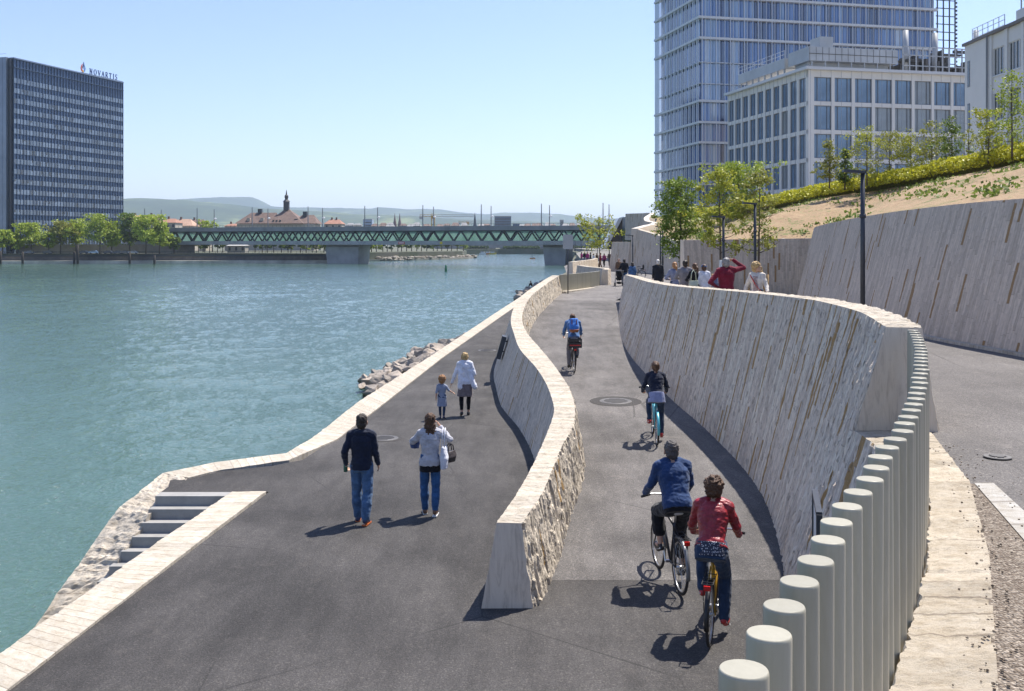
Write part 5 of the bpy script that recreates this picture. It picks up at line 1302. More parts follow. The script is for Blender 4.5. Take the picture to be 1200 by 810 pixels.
hb = hip_house('stone_house', 'small pale stone house under the left half of the bridge', 265, 288, 512, 287, 288, 296.5, rm=M_conc, wm=plain('stone_house_wall', (.34,.32,.28), .85, var=.1), chim=0, inset=.02, depth=8)

def boat(label, u, v, L_, hull, cabin, kind='boat', dh=1.2, cab=(-.1, .25, 1.6), grp=None, d=None, z=0):
    d = d or E*1200/(v-286); t = thing(kind, label, 'boat', ((u-600)/1200*d, d, z), R(random.uniform(-6, 6)), grp)
    sec = [(-.5, .75), (-.3, 1), (.1, 1), (.35, .75), (.5, .06)]; W_ = L_*.13; V = []; F = []
    for s_, w_ in sec:
        rise = dh*(.25*max(0, s_)*2+1); V += [(s_*L_, -W_*w_*.7, -.2), (s_*L_, -W_*w_, rise), (s_*L_, W_*w_, rise), (s_*L_, W_*w_*.7, -.2)]
    for i in range(4):
        b = i*4; F += [(b, b+4, b+5, b+1), (b+1, b+5, b+6, b+2), (b+2, b+6, b+7, b+3), (b+3, b+7, b+4, b)]
    F += [(0, 1, 2, 3), (19, 18, 17, 16)]
    MB().add(V, F).build('hull', hull, t)
    if cab:
        o = MB().box(cab[0]*L_, cab[1]*L_, -W_*.6, W_*.6, dh, dh+cab[2]).build('cabin', cabin, t); MB().box(cab[0]*L_+.2, cab[1]*L_-.2, -W_*.6-.03, -W_*.6+.01, dh+cab[2]*.5, dh+cab[2]*.85).build('window', M_winD, o)
        MB().tube([(cab[0]*L_+.5, 0, dh+cab[2]), (cab[0]*L_+.5, 0, dh+cab[2]+2.2)], .06, 6).build('mast', M_bt, t)
    return t
M_by = plain('boat_yellow', (.55,.40,.03), .5, var=.1); M_bb = plain('boat_dark_blue', (.03,.05,.09), .5, var=.15); M_bw = plain('boat_white', (.7,.7,.7), .5, var=.05); M_bk = plain('boat_black', (.025,.027,.03), .6, var=.2); M_bo = plain('boat_orange', (.6,.22,.05), .5)
boat('small yellow work boat moored under the bridge', 261, 306.6, 9, M_by, M_bw, dh=1.0, cab=(-.12, .1, 1.5))
boat('dark blue barge moored beside the yellow work boat', 283, 306.2, 9.5, M_bb, M_by, dh=1.6, cab=(-.3, .0, .9))
boat('black hulled boat moored right of the blue barge', 308, 306.2, 7, M_bk, M_bk, dh=2.2, cab=(-.3, .3, .5))
boat('dark work boat with yellow gear moored left of the yellow boat', 203, 307.2, 10, M_bk, M_by, dh=.8, cab=(-.35, -.1, 1.6))
boat('flat dark boat with a row of yellow barrels', 224, 307, 14, M_bk, M_by, dh=.6, cab=(-.3, .3, .7))
boat('little orange boat in mid river left of the right bridge pier', 624, 303.5, 3.2, M_bo, M_bw, dh=.6, cab=(-.2, .1, .7))
for u, h_, lb in ((566, M_bw, 'white boat moored under the distant bridge'), (572, M_bo, 'reddish boat moored under the distant bridge'), (577.5, M_by, 'yellow boat moored under the distant bridge')):
    boat(lb, u, 298.3, 6, h_, M_bw, dh=1.2, cab=(-.3, .2, 1.3))
tag(MB().lathe((0, 0, 0), [(.05, -.3), (.42, 0), (.42, .5), (.28, 1.6), (.28, 2.1), (1e-3, 2.12)], 12).build('buoy', plain('buoy_green', (.02,.16,.07), .5), loc=atz(522.5, 318.5, 0), smooth=True), 'green channel buoy alone on the river', 'buoy')
# dark shore under the distant bridge
for i, (u0, u1) in enumerate(((545, 572), (590, 632), (664, 700))):
    r = np.random.default_rng(i); P = np.stack([r.uniform((u0-600)/1200*912, (u1-600)/1200*912, 2600), r.uniform(912, 920, 2600), r.uniform(1, 6.5, 2600)], 1)
    V, F = leaf_quads(P, 2.0, r); tag(npmesh('riverside_shrubs', V, F, L_dark, smooth=False), ['dark shrubs on the far shore left of the distant bridge pier', 'dark shrubs on the far shore right of the distant bridge pier', 'dark shrubs on the far shore behind the right bridge pier'][i], 'shrubs', kind='stuff')

# ================================================ ROCKS IN THE RIVER
def rock_mesh(seed):
    r = random.Random(seed); import bmesh
    bm = bmesh.new(); bmesh.ops.create_icosphere(bm, subdivisions=3, radius=.5)
    pl = [(Vector((r.uniform(-1, 1), r.uniform(-1, 1), r.uniform(-.6, 1))).normalized(), r.uniform(.20, .36)) for _ in range(9)]
    for v in bm.verts:
        for nrm, d in pl:
            k = v.co.dot(nrm)
            if k > d: v.co -= nrm*(k-d)
        v.co += Vector((mnoise.noise(v.co*5+Vector((seed, 0, 0))), mnoise.noise(v.co*5+Vector((0, seed, 0))), mnoise.noise(v.co*5)))*.03
    me = bpy.data.meshes.new('rock'); bm.to_mesh(me); bm.free(); return me
n = NT('river_rock'); c = n.coord(); f = n.noise(c, 3, 7, .7); oi = n.t.nodes.new('ShaderNodeObjectInfo')
col = n.ramp(f, [(.3, (.22,.20,.18)), (.6, (.42,.39,.35)), (.8, (.55,.52,.47))]); col = n.mix(1, col, n.ramp(oi.outputs['Random'], [(0, (.62,.60,.58)), (1, (1.15,1.05,.95))]), 'MULTIPLY')
geo = n.t.nodes.new('ShaderNodeNewGeometry'); zz = n.sep(geo.outputs['Position'])[2]
wet = n.ramp(n.math('DIVIDE', zz, .45), [(.3, 1), (1, 0)]); col = n.mix(wet, col, (.075,.065,.028))
n.bsdf(color=col, rough=.85, normal=n.bump(f, .8, .08)); M_rock = n.m
rms = [rock_mesh(i) for i in range(7)]
for me in rms: me.materials.append(M_rock)
rr = random.Random(12)
def rocks(n_, region, label, group, smin, smax):
    for i in range(n_):
        x, y, z = region(rr); s_ = rr.uniform(smin, smax)
        o = bpy.data.objects.new('rock', rms[i % 7]); COL.objects.link(o); o.location = (x, y, z); o.scale = (s_*rr.uniform(.9, 1.5), s_*rr.uniform(.8, 1.2), s_*rr.uniform(.45, .8)); o.rotation_euler = (rr.uniform(-.4, .4), rr.uniform(-.4, .4), rr.uniform(0, 6.3)); tag(o, label, 'rock', group)
def regA(r):
    y = r.uniform(57, 80); t = r.random()**.8; xw = float(np.interp(y, [41, 63, 87], [-3.2, -1.3, .8])); xo = np.interp(y, [57, 60, 65, 72, 80, 90], [-6.8, -9.3, -9.0, -8.3, -7.2, -5.0])
    return (xw-.3+(xo-xw)*t, y, .05+(1-t**1.6)*2.1*np.interp(y, [57, 61, 85, 90], [.2, 1, .9, .3])+r.uniform(-.1, .15))
rocks(250, regA, 'one of the tumbled grey boulders in the river beside the promenade kerb', 'boulders heaped beside the promenade', .6, 1.4)
def regB(r):
    y = r.uniform(148, 188); t = r.random(); return (7.2-t*6.4+(y-150)*.03, y, .1+(1-t)*2.6)
rocks(60, regB, 'one of the far boulders at the river edge beyond the winding wall', 'far boulders beyond the winding wall', 1.0, 2.4)
# ================================================ PEOPLE
def skin_mat(name, col):
    n = NT(name); c = n.coord(); f = n.noise(c, 12, 3); n.bsdf(color=n.ramp(f, [(.3, tuple(q*.9 for q in col)), (.7, tuple(q*1.08 for q in col))]), rough=.5, spec=.35)
    n.b.inputs['Subsurface Weight'].default_value = .08; n.b.inputs['Subsurface Radius'].default_value = (.02, .008, .004); return n.m
SK = skin_mat('skin_fair', (.50,.30,.21)); SK2 = skin_mat('skin_tanned', (.42,.24,.155))
def hair_mat(name, col):
    n = NT(name); c = n.coord(); f = n.noise(n.mapping(c, (1, 1, .25)), 90, 4, .7); g = n.noise(c, 14, 3)
    cc = n.ramp(f, [(.3, tuple(q*.5 for q in col)), (.7, tuple(min(1, q*1.5) for q in col))]); n.bsdf(color=n.mix(1, cc, n.ramp(g, [(.3, .7), (.7, 1.2)]), 'MULTIPLY'), rough=.55, spec=.4, normal=n.bump(f, .8, .012)); return n.m
H_dark = hair_mat('hair_dark', (.035,.025,.018)); H_brown = hair_mat('hair_brown', (.10,.05,.025)); H_blond = hair_mat('hair_blond', (.50,.34,.15)); H_red = hair_mat('hair_ginger', (.34,.17,.07)); H_grey = hair_mat('hair_grey', (.26,.25,.24)); H_white = hair_mat('hair_white', (.6,.58,.55)); H_saltp = hair_mat('hair_dark_grey', (.09,.08,.075))
M_eye = plain('eye_dark', (.03,.02,.015), .2); M_lip = plain('lips', (.35,.12,.10), .5)
def remesh(mb, name, mat, parent, vox, fold=0, ffreq=9, smooth=2, seed=0):
    o = mb.build(name, mat, None); o.modifiers.new('r', 'REMESH').mode = 'VOXEL'; o.modifiers['r'].voxel_size = vox
    sm = o.modifiers.new('s', 'SMOOTH'); sm.factor = .5; sm.iterations = smooth
    me = evaluated(o); old = o.data; o.modifiers.clear(); o.data = me; bpy.data.meshes.remove(old); me.name = name
    if not me.materials: me.materials.append(mat)
    if fold:
        nv = len(me.vertices); co = np.empty(nv*3, dtype=np.float32); me.vertices.foreach_get('co', co); co = co.reshape(-1, 3)
        nr = np.array([tuple(v.normal) for v in me.vertices], dtype=np.float32)
        sv = Vector((seed*3.1, seed*1.7, 0))
        dsp = np.array([mnoise.noise(Vector((p[0]*ffreq, p[1]*ffreq, p[2]*ffreq*1.6))+sv)*.65+mnoise.noise(Vector((p[0]*ffreq*2.6, p[1]*ffreq*2.6, p[2]*ffreq*4))+sv)*.35 for p in co], dtype=np.float32)
        co += nr*(dsp*fold)[:, None]; me.vertices.foreach_set('co', co.ravel())
    me.polygons.foreach_set('use_smooth', [True]*len(me.polygons)); me.update(); o.parent = parent; return o
V3 = lambda p: Vector(p)
def base_joints():
    return dict(P=V3((0, 0, .96)), C=V3((0, 0, 1.27)), N=V3((0, -.01, 1.47)), HD=V3((0, .015, 1.622)),
        hip=[V3((-.09, 0, .93)), V3((.09, 0, .93))], knee=[V3((-.10, .01, .50)), V3((.10, .01, .50))], ank=[V3((-.105, -.02, .09)), V3((.105, -.02, .09))],
        toe=[V3((-.13, .14, .03)), V3((.13, .14, .03))], sh=[V3((-.168, -.01, 1.415)), V3((.168, -.01, 1.415))], elb=[V3((-.222, -.04, 1.13)), V3((.222, -.04, 1.13))], wr=[V3((-.235, .05, .89)), V3((.235, .05, .89))], yaw=0, pitch=0)
def pose_walk(st=.2, left_fwd=True):
    j = base_joints(); f, b = (0, 1) if left_fwd else (1, 0); sx = (-1, 1)
    j['knee'][f] = V3((sx[f]*.10, st*.75, .51)); j['ank'][f] = V3((sx[f]*.09, st, .10)); j['toe'][f] = V3((sx[f]*.11, st+.17, .05))
    j['knee'][b] = V3((sx[b]*.10, -.02, .50)); j['ank'][b] = V3((sx[b]*.09, -st*1.05, .14)); j['toe'][b] = V3((sx[b]*.11, -st*1.05+.14, .03))
    j['elb'][f] = V3((sx[f]*.222, -.12, 1.14)); j['wr'][f] = V3((sx[f]*.24, -.10, .90)); j['elb'][b] = V3((sx[b]*.222, .02, 1.13)); j['wr'][b] = V3((sx[b]*.23, .16, .92)); return j
def pose_ride(lean=.30, left_down=False, reach=.62, hb=1.10, hw=.27, stem_y=.74):
    j = base_joints(); up = .43; j['P'] = V3((0, .14, 1.06)); j['C'] = V3((0, .14+lean*.55, 1.36)); j['N'] = V3((0, .14+lean*.86, 1.555)); j['HD'] = V3((0, .14+lean*.86+.04, 1.69))
    sy = .14+lean*.80; j['sh'] = [V3((-.168, sy, 1.50)), V3((.168, sy, 1.50))]; j['elb'] = [V3((-.255, sy+.08, 1.26)), V3((.255, sy+.08, 1.26))]; j['wr'] = [V3((-hw, stem_y-.07, hb)), V3((hw, stem_y-.07, hb))]
    d_, u_ = (0, 1) if left_down else (1, 0); sx = (-1, 1); j['hip'] = [V3((-.09, .16, 1.02)), V3((.09, .16, 1.02))]
    j['knee'][d_] = V3((sx[d_]*.13, .44, .68)); j['ank'][d_] = V3((sx[d_]*.13, .33, .23)); j['toe'][d_] = V3((sx[d_]*.15, .49, .15))
    j['knee'][u_] = V3((sx[u_]*.14, .55, .90)); j['ank'][u_] = V3((sx[u_]*.13, .43, .51)); j['toe'][u_] = V3((sx[u_]*.15, .58, .46)); return j
def hand(m, w, d, side, curl=.5, sc=1.0, pn=None):
    """palm and five fingers; w wrist, d forearm direction, side -1 left / +1 right"""
    d = d.normalized(); pn = (pn or V3((-side, 0, 0))); pn = (pn-d*pn.dot(d)).normalized(); th = d.cross(pn)*(-side); th.normalize()
    if th.y < 0: th = -th
    M = Matrix((th, pn, d)).transposed(); pc = w+d*.05*sc; m.ell(pc, (.040*sc, .017*sc, .052*sc), M, 12, 8); m.cap(w-d*.02, w+d*.02, .026*sc, .026*sc)
    for i, (off, ln) in enumerate(((.028, .072), (.010, .080), (-.009, .074), (-.027, .058))):
        p = w+d*.088*sc+th*off*sc; q = d.copy()
        for k in range(3):
            q = (q*math.cos(curl*.75)+pn*math.sin(curl*.75)).normalized() if k else (q*math.cos(curl*.4)+pn*math.sin(curl*.4)).normalized()
            e = p+q*ln*sc*(.42, .32, .26)[k]; m.cap(p, e, (.0098-.0008*k)*sc, (.0092-.0009*k)*sc, 8); p = e
    p = w+d*.028*sc+th*.034*sc; e = p+(d*.6+th*.75+pn*.35).normalized()*.038*sc; m.cap(p, e, .012*sc, .0105*sc, 8); m.cap(e, e+(d*.85+th*.25+pn*.4).normalized()*.030*sc, .0105*sc, .009*sc, 8)
def human(label, loc, rz, h, j, top, bottom, hair, shoes, vox=.0065, skin=SK, group=None, top_kind='long', bottom_kind='trousers', hair_kind='short', hem=.10, wide=1.0, bulk=0., curl=.45, leg_w=1.0, seat=False, name='person', hem_flare=0, extra=None, fem=False, child=1.0, sit_scale=None):
    s = h/1.75 if not seat else (sit_scale or 1.0)
    t = thing(name, label, 'person', loc, rz, group); t.scale = (s, s, s)
    if fem: sw, ww_, hw = .90, .86, 1.02
    else: sw, ww_, hw = 1.0, 1.0, .98
    sw *= wide; ww_ *= wide; hw *= wide
    for i in range(2): j['sh'][i] = V3((j['sh'][i].x*sw, j['sh'][i].y, j['sh'][i].z))
    P, C, N, HD = j['P'], j['C'], j['N'], j['HD']; rt = V3((1, 0, 0))
    def fw(a, b): u = (b-a).normalized(); return rt.cross(u)*-1 if rt.cross(u).y < 0 else rt.cross(u)
    def rings(e, z0=-.06, flare=0, upto=1.0):
        u0 = (C-P).normalized(); u1 = (N-C).normalized(); f0, f1 = fw(P, C), fw(C, N); L0, L1 = (C-P).length, (N-C).length; out = []
        for (q, seg, rx, ry) in ((z0, 0, .158*hw, .112), (.0, 0, .160*hw, .118), (.35, 0, .140*ww_, .104), (.62, 0, .146*ww_, .106), (1.0, 0, .165*sw, .118), (.38, 1, .164*sw, .115), (.68, 1, .138*sw, .092), (.90, 1, .088*sw, .072), (1.0, 1, .058, .058)):
            c = P+u0*q*(L0 if q > 0 or seg else 1) if seg == 0 else C+u1*q*L1; f = f0 if seg == 0 else f1
            k = flare if (seg == 0 and q < .01) else 0
            if seg == 0 and q == 0: k *= .5
            out.append((c, rx+e+bulk*.6+k, ry+e+bulk+k, rt, f))
        return out
    # body
    m = MB(); m.loft(rings(-.006-bulk*.8, -.10), 16)
    m.cap(N-(N-C).normalized()*.05, N.lerp(HD, .55), .056, .050); Mh = Matrix.Rotation(j['yaw'], 3, 'Z') @ Matrix.Rotation(-j['pitch'], 3, 'X'); hs = child*1.10
    hq = lambda v: HD+Mh @ (V3(v)*hs)
    m.ell(HD+Mh @ (V3((0, -.008, .022))*hs), (.074*hs, .094*hs, .093*hs), Mh, 18, 12); m.ell(hq((0, .028, -.045)), (.056*hs, .062*hs, .065*hs), Mh, 14, 10)
    m.ell(hq((0, .094, -.012)), (.012*hs, .018*hs, .024*hs), Mh, 10, 8); m.ell(hq((0, .078, -.088)), (.024*hs, .020*hs, .018*hs), Mh, 10, 8)
    m.ell(hq((0, .089, -.054)), (.022*hs, .008*hs, .008*hs), Mh, 10, 6)
    for sx in (-1, 1): m.ell(hq((sx*.076, -.004, -.012)), (.012*hs, .022*hs, .034*hs), Mh @ Matrix.Rotation(sx*.35, 3, 'Z'), 8, 8); m.ell(hq((sx*.033, .078, .018)), (.022*hs, .014*hs, .008*hs), Mh, 8, 6)
    for i, sx in enumerate((-1, 1)):
        m.cap(j['hip'][i], j['knee'][i], .080*hw, .053); k_, a_ = j['knee'][i], j['ank'][i]; mid = k_.lerp(a_, .3)+V3((0, -.014, 0)); m.cap(k_, mid, .050, .054); m.cap(mid, a_, .054, .034); m.cap(a_, a_+V3((0, -.015, -.03)), .036, .034); m.cap(a_+V3((0, 0, -.035)), j['toe'][i]+V3((0, -.02, .0)), .034, .028)
        m.cap(N.lerp(j['sh'][i], .45), j['sh'][i], .056, .054); m.cap(j['sh'][i], j['elb'][i], .050, .038); m.cap(j['elb'][i], j['elb'][i].lerp(j['wr'][i], .3), .040, .041); m.cap(j['elb'][i].lerp(j['wr'][i], .3), j['wr'][i], .041, .026)
        pn = j.get('pn', [None, None])[i]; hd = j.get('hd', [None, None])[i] or (j['wr'][i]-j['elb'][i]); hand(m, j['wr'][i], hd, sx, j.get('curl', [curl, curl])[i], .98, pn)
    remesh(m, 'body', skin, t, vox, 0, smooth=1)
    m = MB()
    for sx in (-1, 1): m.ell(hq((sx*.033, .083, .002)), (.012*hs, .007*hs, .006*hs), Mh, 8, 6)
    m.build('eyes', M_eye, t, smooth=True)
    # top
    tv = vox*1.25; m = MB(); e = .016
    m.loft(rings(e, -hem, hem_flare)[:-1], 20)
    for i in range(2):
        m.cap(N.lerp(j['sh'][i], .45), j['sh'][i], .056+e+bulk, .058+e+bulk*.5)
        m.cap(j['sh'][i], j['elb'][i], .054+e*.7+bulk*.5, .044+e*.7+bulk*.3)
        if top_kind == 'long': m.cap(j['elb'][i], j['elb'][i].lerp(j['wr'][i], .93), .045+e*.7+bulk*.3, .033+e*.6)
        elif top_kind == 'threequarter': m.cap(j['elb'][i], j['elb'][i].lerp(j['wr'][i], .45), .045+e*.7, .040+e*.6)
    m.cap(N+V3((-.03, .0, -.01)), N+V3((.03, .0, -.01)), .060, .060)
    if extra: extra(m, j)
    remesh(m, 'top', top, t, tv, .017, 8, seed=h)
    # bottom
    m = MB()
    if bottom_kind in ('trousers', 'leggings', 'capri', 'shorts', 'skirt', 'dress'):
        lg = {'trousers': (1.0, .018), 'leggings': (.82, .006), 'capri': (.62, .020), 'shorts': (.0, .03), 'skirt': (.82, .006), 'dress': (.9, .008)}[bottom_kind]
        u0 = (C-P).normalized(); f0 = fw(P, C)
        m.loft([(P-u0*.13, .150*hw+.014, .100+.014, rt, f0), (P-u0*.03, .166*hw+.012, .124+.012, rt, f0), (P+u0*.10, .146*hw+.012, .106+.012, rt, f0)], 18)
        for i in range(2):
            ee = lg[1]*leg_w; k_, a_ = j['knee'][i], j['ank'][i]; m.cap(j['hip'][i], k_, .086*hw+ee*.6, .058+ee)
            if lg[0] > 0:
                end = k_.lerp(a_, lg[0]); mid = k_.lerp(end, .4)+V3((0, -.012, 0)); m.cap(k_, mid, .056+ee, .056+ee*1.1); m.cap(mid, end, .056+ee*1.1, (.040 if lg[0] > .7 else .054)+ee*1.1)
        remesh(m, 'trousers' if bottom_kind in ('trousers', 'capri', 'shorts') else 'leggings', bottom if not isinstance(bottom, tuple) else bottom[0], t, tv, .014 if bottom_kind != 'leggings' else .004, 7, seed=h+2)
    if bottom_kind in ('skirt', 'dress'):
        m = MB(); m.loft([(P+V3((0, 0, -.42)), .22, .17, rt, V3((0, 1, 0))), (P+V3((0, 0, -.20)), .195, .15, rt, V3((0, 1, 0))), (P+V3((0, 0, .02)), .175, .135, rt, V3((0, 1, 0))), (P+V3((0, 0, .12)), .15, .12, rt, V3((0, 1, 0)))], 20)
        remesh(m, 'skirt', bottom[1] if isinstance(bottom, tuple) else bottom, t, tv, .012, 7)
    # shoes
    for i in range(2):
        m = MB(); a_, to = j['ank'][i], j['toe'][i]; dr = (to-a_); dr.z = 0 if not seat else dr.z; dr.normalize(); hl = a_+V3((0, 0, -.055))-dr*.035
        m.cap(hl, hl+dr*.10, .042, .042); m.cap(hl+dr*.10+V3((0, 0, -.006)), to+V3((0, 0, -.0)), .043, .034); m.cap(a_+V3((0, 0, -.02)), hl, .041, .042)
        so_ = remesh(m, 'shoe', shoes if not isinstance(shoes, tuple) else shoes[0], t, max(tv, .006), 0)
        if isinstance(shoes, tuple):
            m = MB(); q = dr.to_track_quat('Y', 'Z').to_matrix(); m.obox(hl.lerp(to, .5)+V3((0, 0, -.036)), .038, .125, .010, q); m.build('sole', shoes[1], so_)
    # hair
    if hair is not None:
        m = MB(); hr = lambda v, r, MM=None: m.ell(hq(v), tuple(q*hs for q in r), Mh if MM is None else MM, 14, 10); fold = .006
        if hair_kind in ('short', 'cap'): hr((0, -.022, .036), (.084, .098, .092)); hr((0, -.052, -.022), (.076, .062, .078)); fold = .016
        if hair_kind == 'bald': hr((0, -.040, .012), (.081, .080, .070)); fold = .004
        if hair_kind == 'curly': hr((0, -.020, .045), (.106, .112, .105)); hr((0, -.055, -.015), (.088, .070, .080)); fold = .034
        if hair_kind in ('long', 'ponytail', 'bun', 'bob'): hr((0, -.022, .034), (.086, .100, .095)); hr((0, -.050, -.012), (.076, .066, .074))
        if hair_kind == 'long':
            hr((0, -.055, -.09), (.092, .060, .10)); hr((0, -.065, -.19), (.105, .052, .11)); hr((.03, -.07, -.27), (.07, .04, .07)); fold = .030
        if hair_kind == 'bob': hr((0, -.045, -.06), (.095, .068, .085)); fold = .010
        if hair_kind == 'ponytail': m.cap(hq((0, -.10, .03)), hq((.02, -.15, -.04)), .030*hs, .045*hs); m.cap(hq((.02, -.15, -.04)), hq((.05, -.13, -.17)), .045*hs, .022*hs); fold = .009
        if hair_kind == 'bun': m.ell(hq((0, -.125, .045)), (.052, .048, .052)); m.cap(hq((0, -.13, .01)), hq((.01, -.14, -.10)), .036, .018); fold = .009
        remesh(m, 'hair', hair, t, max(.006, vox), fold, 26, 1, seed=h)
    if hair_kind == 'cap':
        m = MB(); m.ell(hq((0, -.012, .045)), (.086*hs, .104*hs, .078*hs), Mh, 16, 10); m.ell(hq((0, .10, .028)), (.062*hs, .06*hs, .010*hs), Mh, 12, 6); remesh(m, 'cap', j['capmat'], t, max(.006, vox), .002)
    return t
C_navy = cloth('navy_sweater', (.012,.017,.035)); C_jean = cloth('blue_jeans', (.06,.12,.22), wear=.35); C_jeanD = cloth('dark_jeans', (.022,.042,.085), wear=.3); C_jeanB = cloth('bright_blue_jeans', (.03,.09,.21), wear=.3)
C_black = cloth('black_cloth', (.010,.010,.012)); C_lgrey = cloth('light_grey_knit', (.44,.44,.47)); C_white = cloth('white_cloth', (.66,.67,.72)); C_taupe = cloth('taupe_skirt', (.17,.14,.14)); C_blue = cloth('blue_pullover', (.022,.05,.13)); C_lilac = cloth('lilac_grey_shirt', (.24,.27,.42)); C_grey = cloth('grey_trousers', (.16,.16,.18)); C_denim = cloth('denim_shirt', (.07,.15,.31), wear=.3)
C_maroon = cloth('maroon_sweater', (.17,.012,.03)); C_greyh = cloth('grey_hoodie', (.22,.21,.22)); C_dnavy = cloth('very_dark_jacket', (.015,.018,.026)); C_lav = cloth('lavender_top', (.22,.24,.33)); C_brown = cloth('brown_cloth', (.13,.08,.05)); C_pink = cloth('magenta_cloth', (.35,.05,.17)); C_cream = cloth('cream_jacket', (.60,.56,.50)); C_flor = cloth('patterned_blouse', (.34,.27,.26), scale=40, wear=.5)
n = NT('striped_dress'); c = n.coord(); z_ = n.sep(c)[2]; st_ = n.math('GREATER_THAN', n.math('FRACT', n.math('MULTIPLY', z_, 30.0)), .5); n.bsdf(color=n.mix(st_, (.34,.37,.45), (.13,.16,.24)), rough=.9); C_stripe = n.m
n = NT('polka_dot_cloth'); c = n.coord(); dd_ = n.voro(c, 45); n.bsdf(color=n.mix(n.math('LESS_THAN', dd_, .32), (.04,.045,.07), (.55,.55,.58)), rough=.9); C_dots = n.m
n = NT('red_leather'); c = n.coord(); f = n.noise(c, 24, 5, .6); f2 = n.noise(n.mapping(c, (1, 1, 2)), 9, 3, .6, 1); n.bsdf(color=n.ramp(f, [(.3, (.20,.010,.018)), (.7, (.34,.022,.030))]), rough=.38, spec=.5, normal=n.bump(f2, .7, .02)); C_leather = n.m
S_black = plain('shoe_black', (.02,.02,.022), .5); S_white = plain('shoe_white', (.7,.7,.68), .5); S_red = plain('shoe_red', (.45,.03,.03), .5); S_brown = plain('shoe_brown', (.14,.07,.035), .5); S_blue = plain('shoe_navy', (.03,.04,.09), .5); S_orange = plain('shoe_orange_sole', (.55,.14,.04), .5)

# --- walkers on the promenade
x, y, z = atz(424, 613.5, Z0); PZ = Z0+.002
j = pose_walk(.13, True); j['wr'][0] = V3((-.27, .06, .93)); j['elb'][0] = V3((-.26, -.10, 1.15)); j['curl'] = [1.1, .5]
def hood(m, j): m.ell(j['N']+V3((0, -.055, -.01)), (.115, .065, .055)); m.cap(j['N']+V3((-.07, .03, 0)), j['N']+V3((.07, .03, 0)), .03, .03)
human('man in a dark navy hooded sweater and blue jeans walking away along the promenade', (x, y, PZ), R(-4), 1.74, j, C_navy, C_jean, H_dark, (S_blue, S_orange), extra=hood, hem=.09, bulk=.008, leg_w=1.6)
tag(MB().lathe((0, 0, 0), [(.03, 0), (.033, .02), (.033, .14), (.015, .17), (.015, .19)], 12).build('bottle', plain('green_bottle', (.02,.10,.06), .25), loc=(x-.275, y+.10, PZ+.80), smooth=True), 'small green bottle in the left hand of the man in the navy sweater', 'bottle')
x, y, z = atz(504, 604, Z0)
j = pose_walk(.10, True); j['elb'] = [V3((-.30, .10, 1.26)), V3((.34, .06, 1.30))]; j['wr'] = [V3((-.12, .24, 1.40)), V3((.17, .17, 1.50))]; j['hd'] = [V3((.4, .1, .7)), V3((-.4, .1, .7))]; j['HD'] = V3((.0, .01, 1.63)); j['curl'] = [.9, .9]
human('woman with long wavy brown hair and pale grey knit, hands raised to her face', (x, y, PZ), R(3), 1.66, j, C_lgrey, C_jeanB, H_brown, (S_brown, S_white), fem=True, hair_kind='long', hem=.09, leg_w=1.0, bulk=.014)
tp = MB().loft([(V3((0, 0, -.16)), .186, .150, V3((1, 0, 0)), V3((0, 1, 0))), (V3((0, 0, .0)), .176, .14, V3((1, 0, 0)), V3((0, 1, 0)))], 18)
o = remesh(tp, 'undershirt', C_black, None, .008, .006); o.parent = [q for q in bpy.data.objects if q.get('label', '').startswith('woman with long wavy')][0]; o.location = (0, 0, .93)
def tote(loc, rz, col, label, w_=.36, hh_=.38, th=.09, drop=.30, name='tote_bag', cat='bag', bulge=.02):
    t = thing(name, label, cat, loc, rz); m = MB(); m.loft([(V3((0, 0, 0)), w_/2*.86, th/2, V3((1, 0, 0)), V3((0, 1, 0))), (V3((0, 0, hh_*.5)), w_/2, th/2+bulge, V3((1, 0, 0)), V3((0, 1, 0))), (V3((0, 0, hh_)), w_/2*.95, th/2*.6, V3((1, 0, 0)), V3((0, 1, 0)))], 16)
    remesh(m, 'bag_body', col, t, .009, .008, 9)
    m = MB()
    for dy in (-.02, .02): m.tube([(-w_*.28, dy, hh_), (-w_*.2, dy, hh_+drop*.7), (0, dy, hh_+drop), (w_*.2, dy, hh_+drop*.7), (w_*.28, dy, hh_)], .010, 6)
    m.build('strap', col, t, smooth=True); return t
tote((x+.235, y-.06, PZ+.78), R(80), C_white, 'white cloth tote bag hanging from the right shoulder of the woman in grey', .26, .36, .10, .30)
tote((x+.32, y+.08, PZ+.86), R(60), plain('dark_brown_leather', (.04,.03,.028), .5), 'small dark handbag behind the white tote bag', .30, .18, .12, .12, 'handbag')
tote((x-.27, y+.22, PZ+1.06), R(30), cloth('blue_stripe_cloth', (.06,.09,.20)), 'dark blue and white bundle in front of the woman in grey, at her left elbow', .16, .16, .14, .02, 'handbag')
# mother and child
x, y, z = atz(545, 487.5, Z0)
j = pose_walk(.12, False); j['HD'] = V3((-.03, .08, 1.60)); j['yaw'] = R(35); j['pitch'] = R(-28); j['elb'][0] = V3((-.27, -.02, 1.14)); j['wr'][0] = V3((-.36, .05, .90)); j['elb'][1] = V3((.25, -.05, 1.14)); j['wr'][1] = V3((.20, .16, 1.05))
def cardi(m, j):
    for sx, dx in ((-1, .05), (1, .16)): m.cap(V3((sx*.10, -.06, 1.2)), V3((sx*.10+dx*(1 if sx > 0 else -.6), -.10, .80)), .09, .075)
mo = human('woman in a loose white cardigan and taupe skirt leading a small child by hand', (x, y, PZ), R(2), 1.66, j, C_white, (C_black, C_taupe), H_blond, S_black, fem=True, hair_kind='long', bottom_kind='skirt', hem=.08, extra=cardi, bulk=.012, hem_flare=.02, vox=.0085, top_kind='long')
x2, y2, z2 = atz(518, 491, Z0)
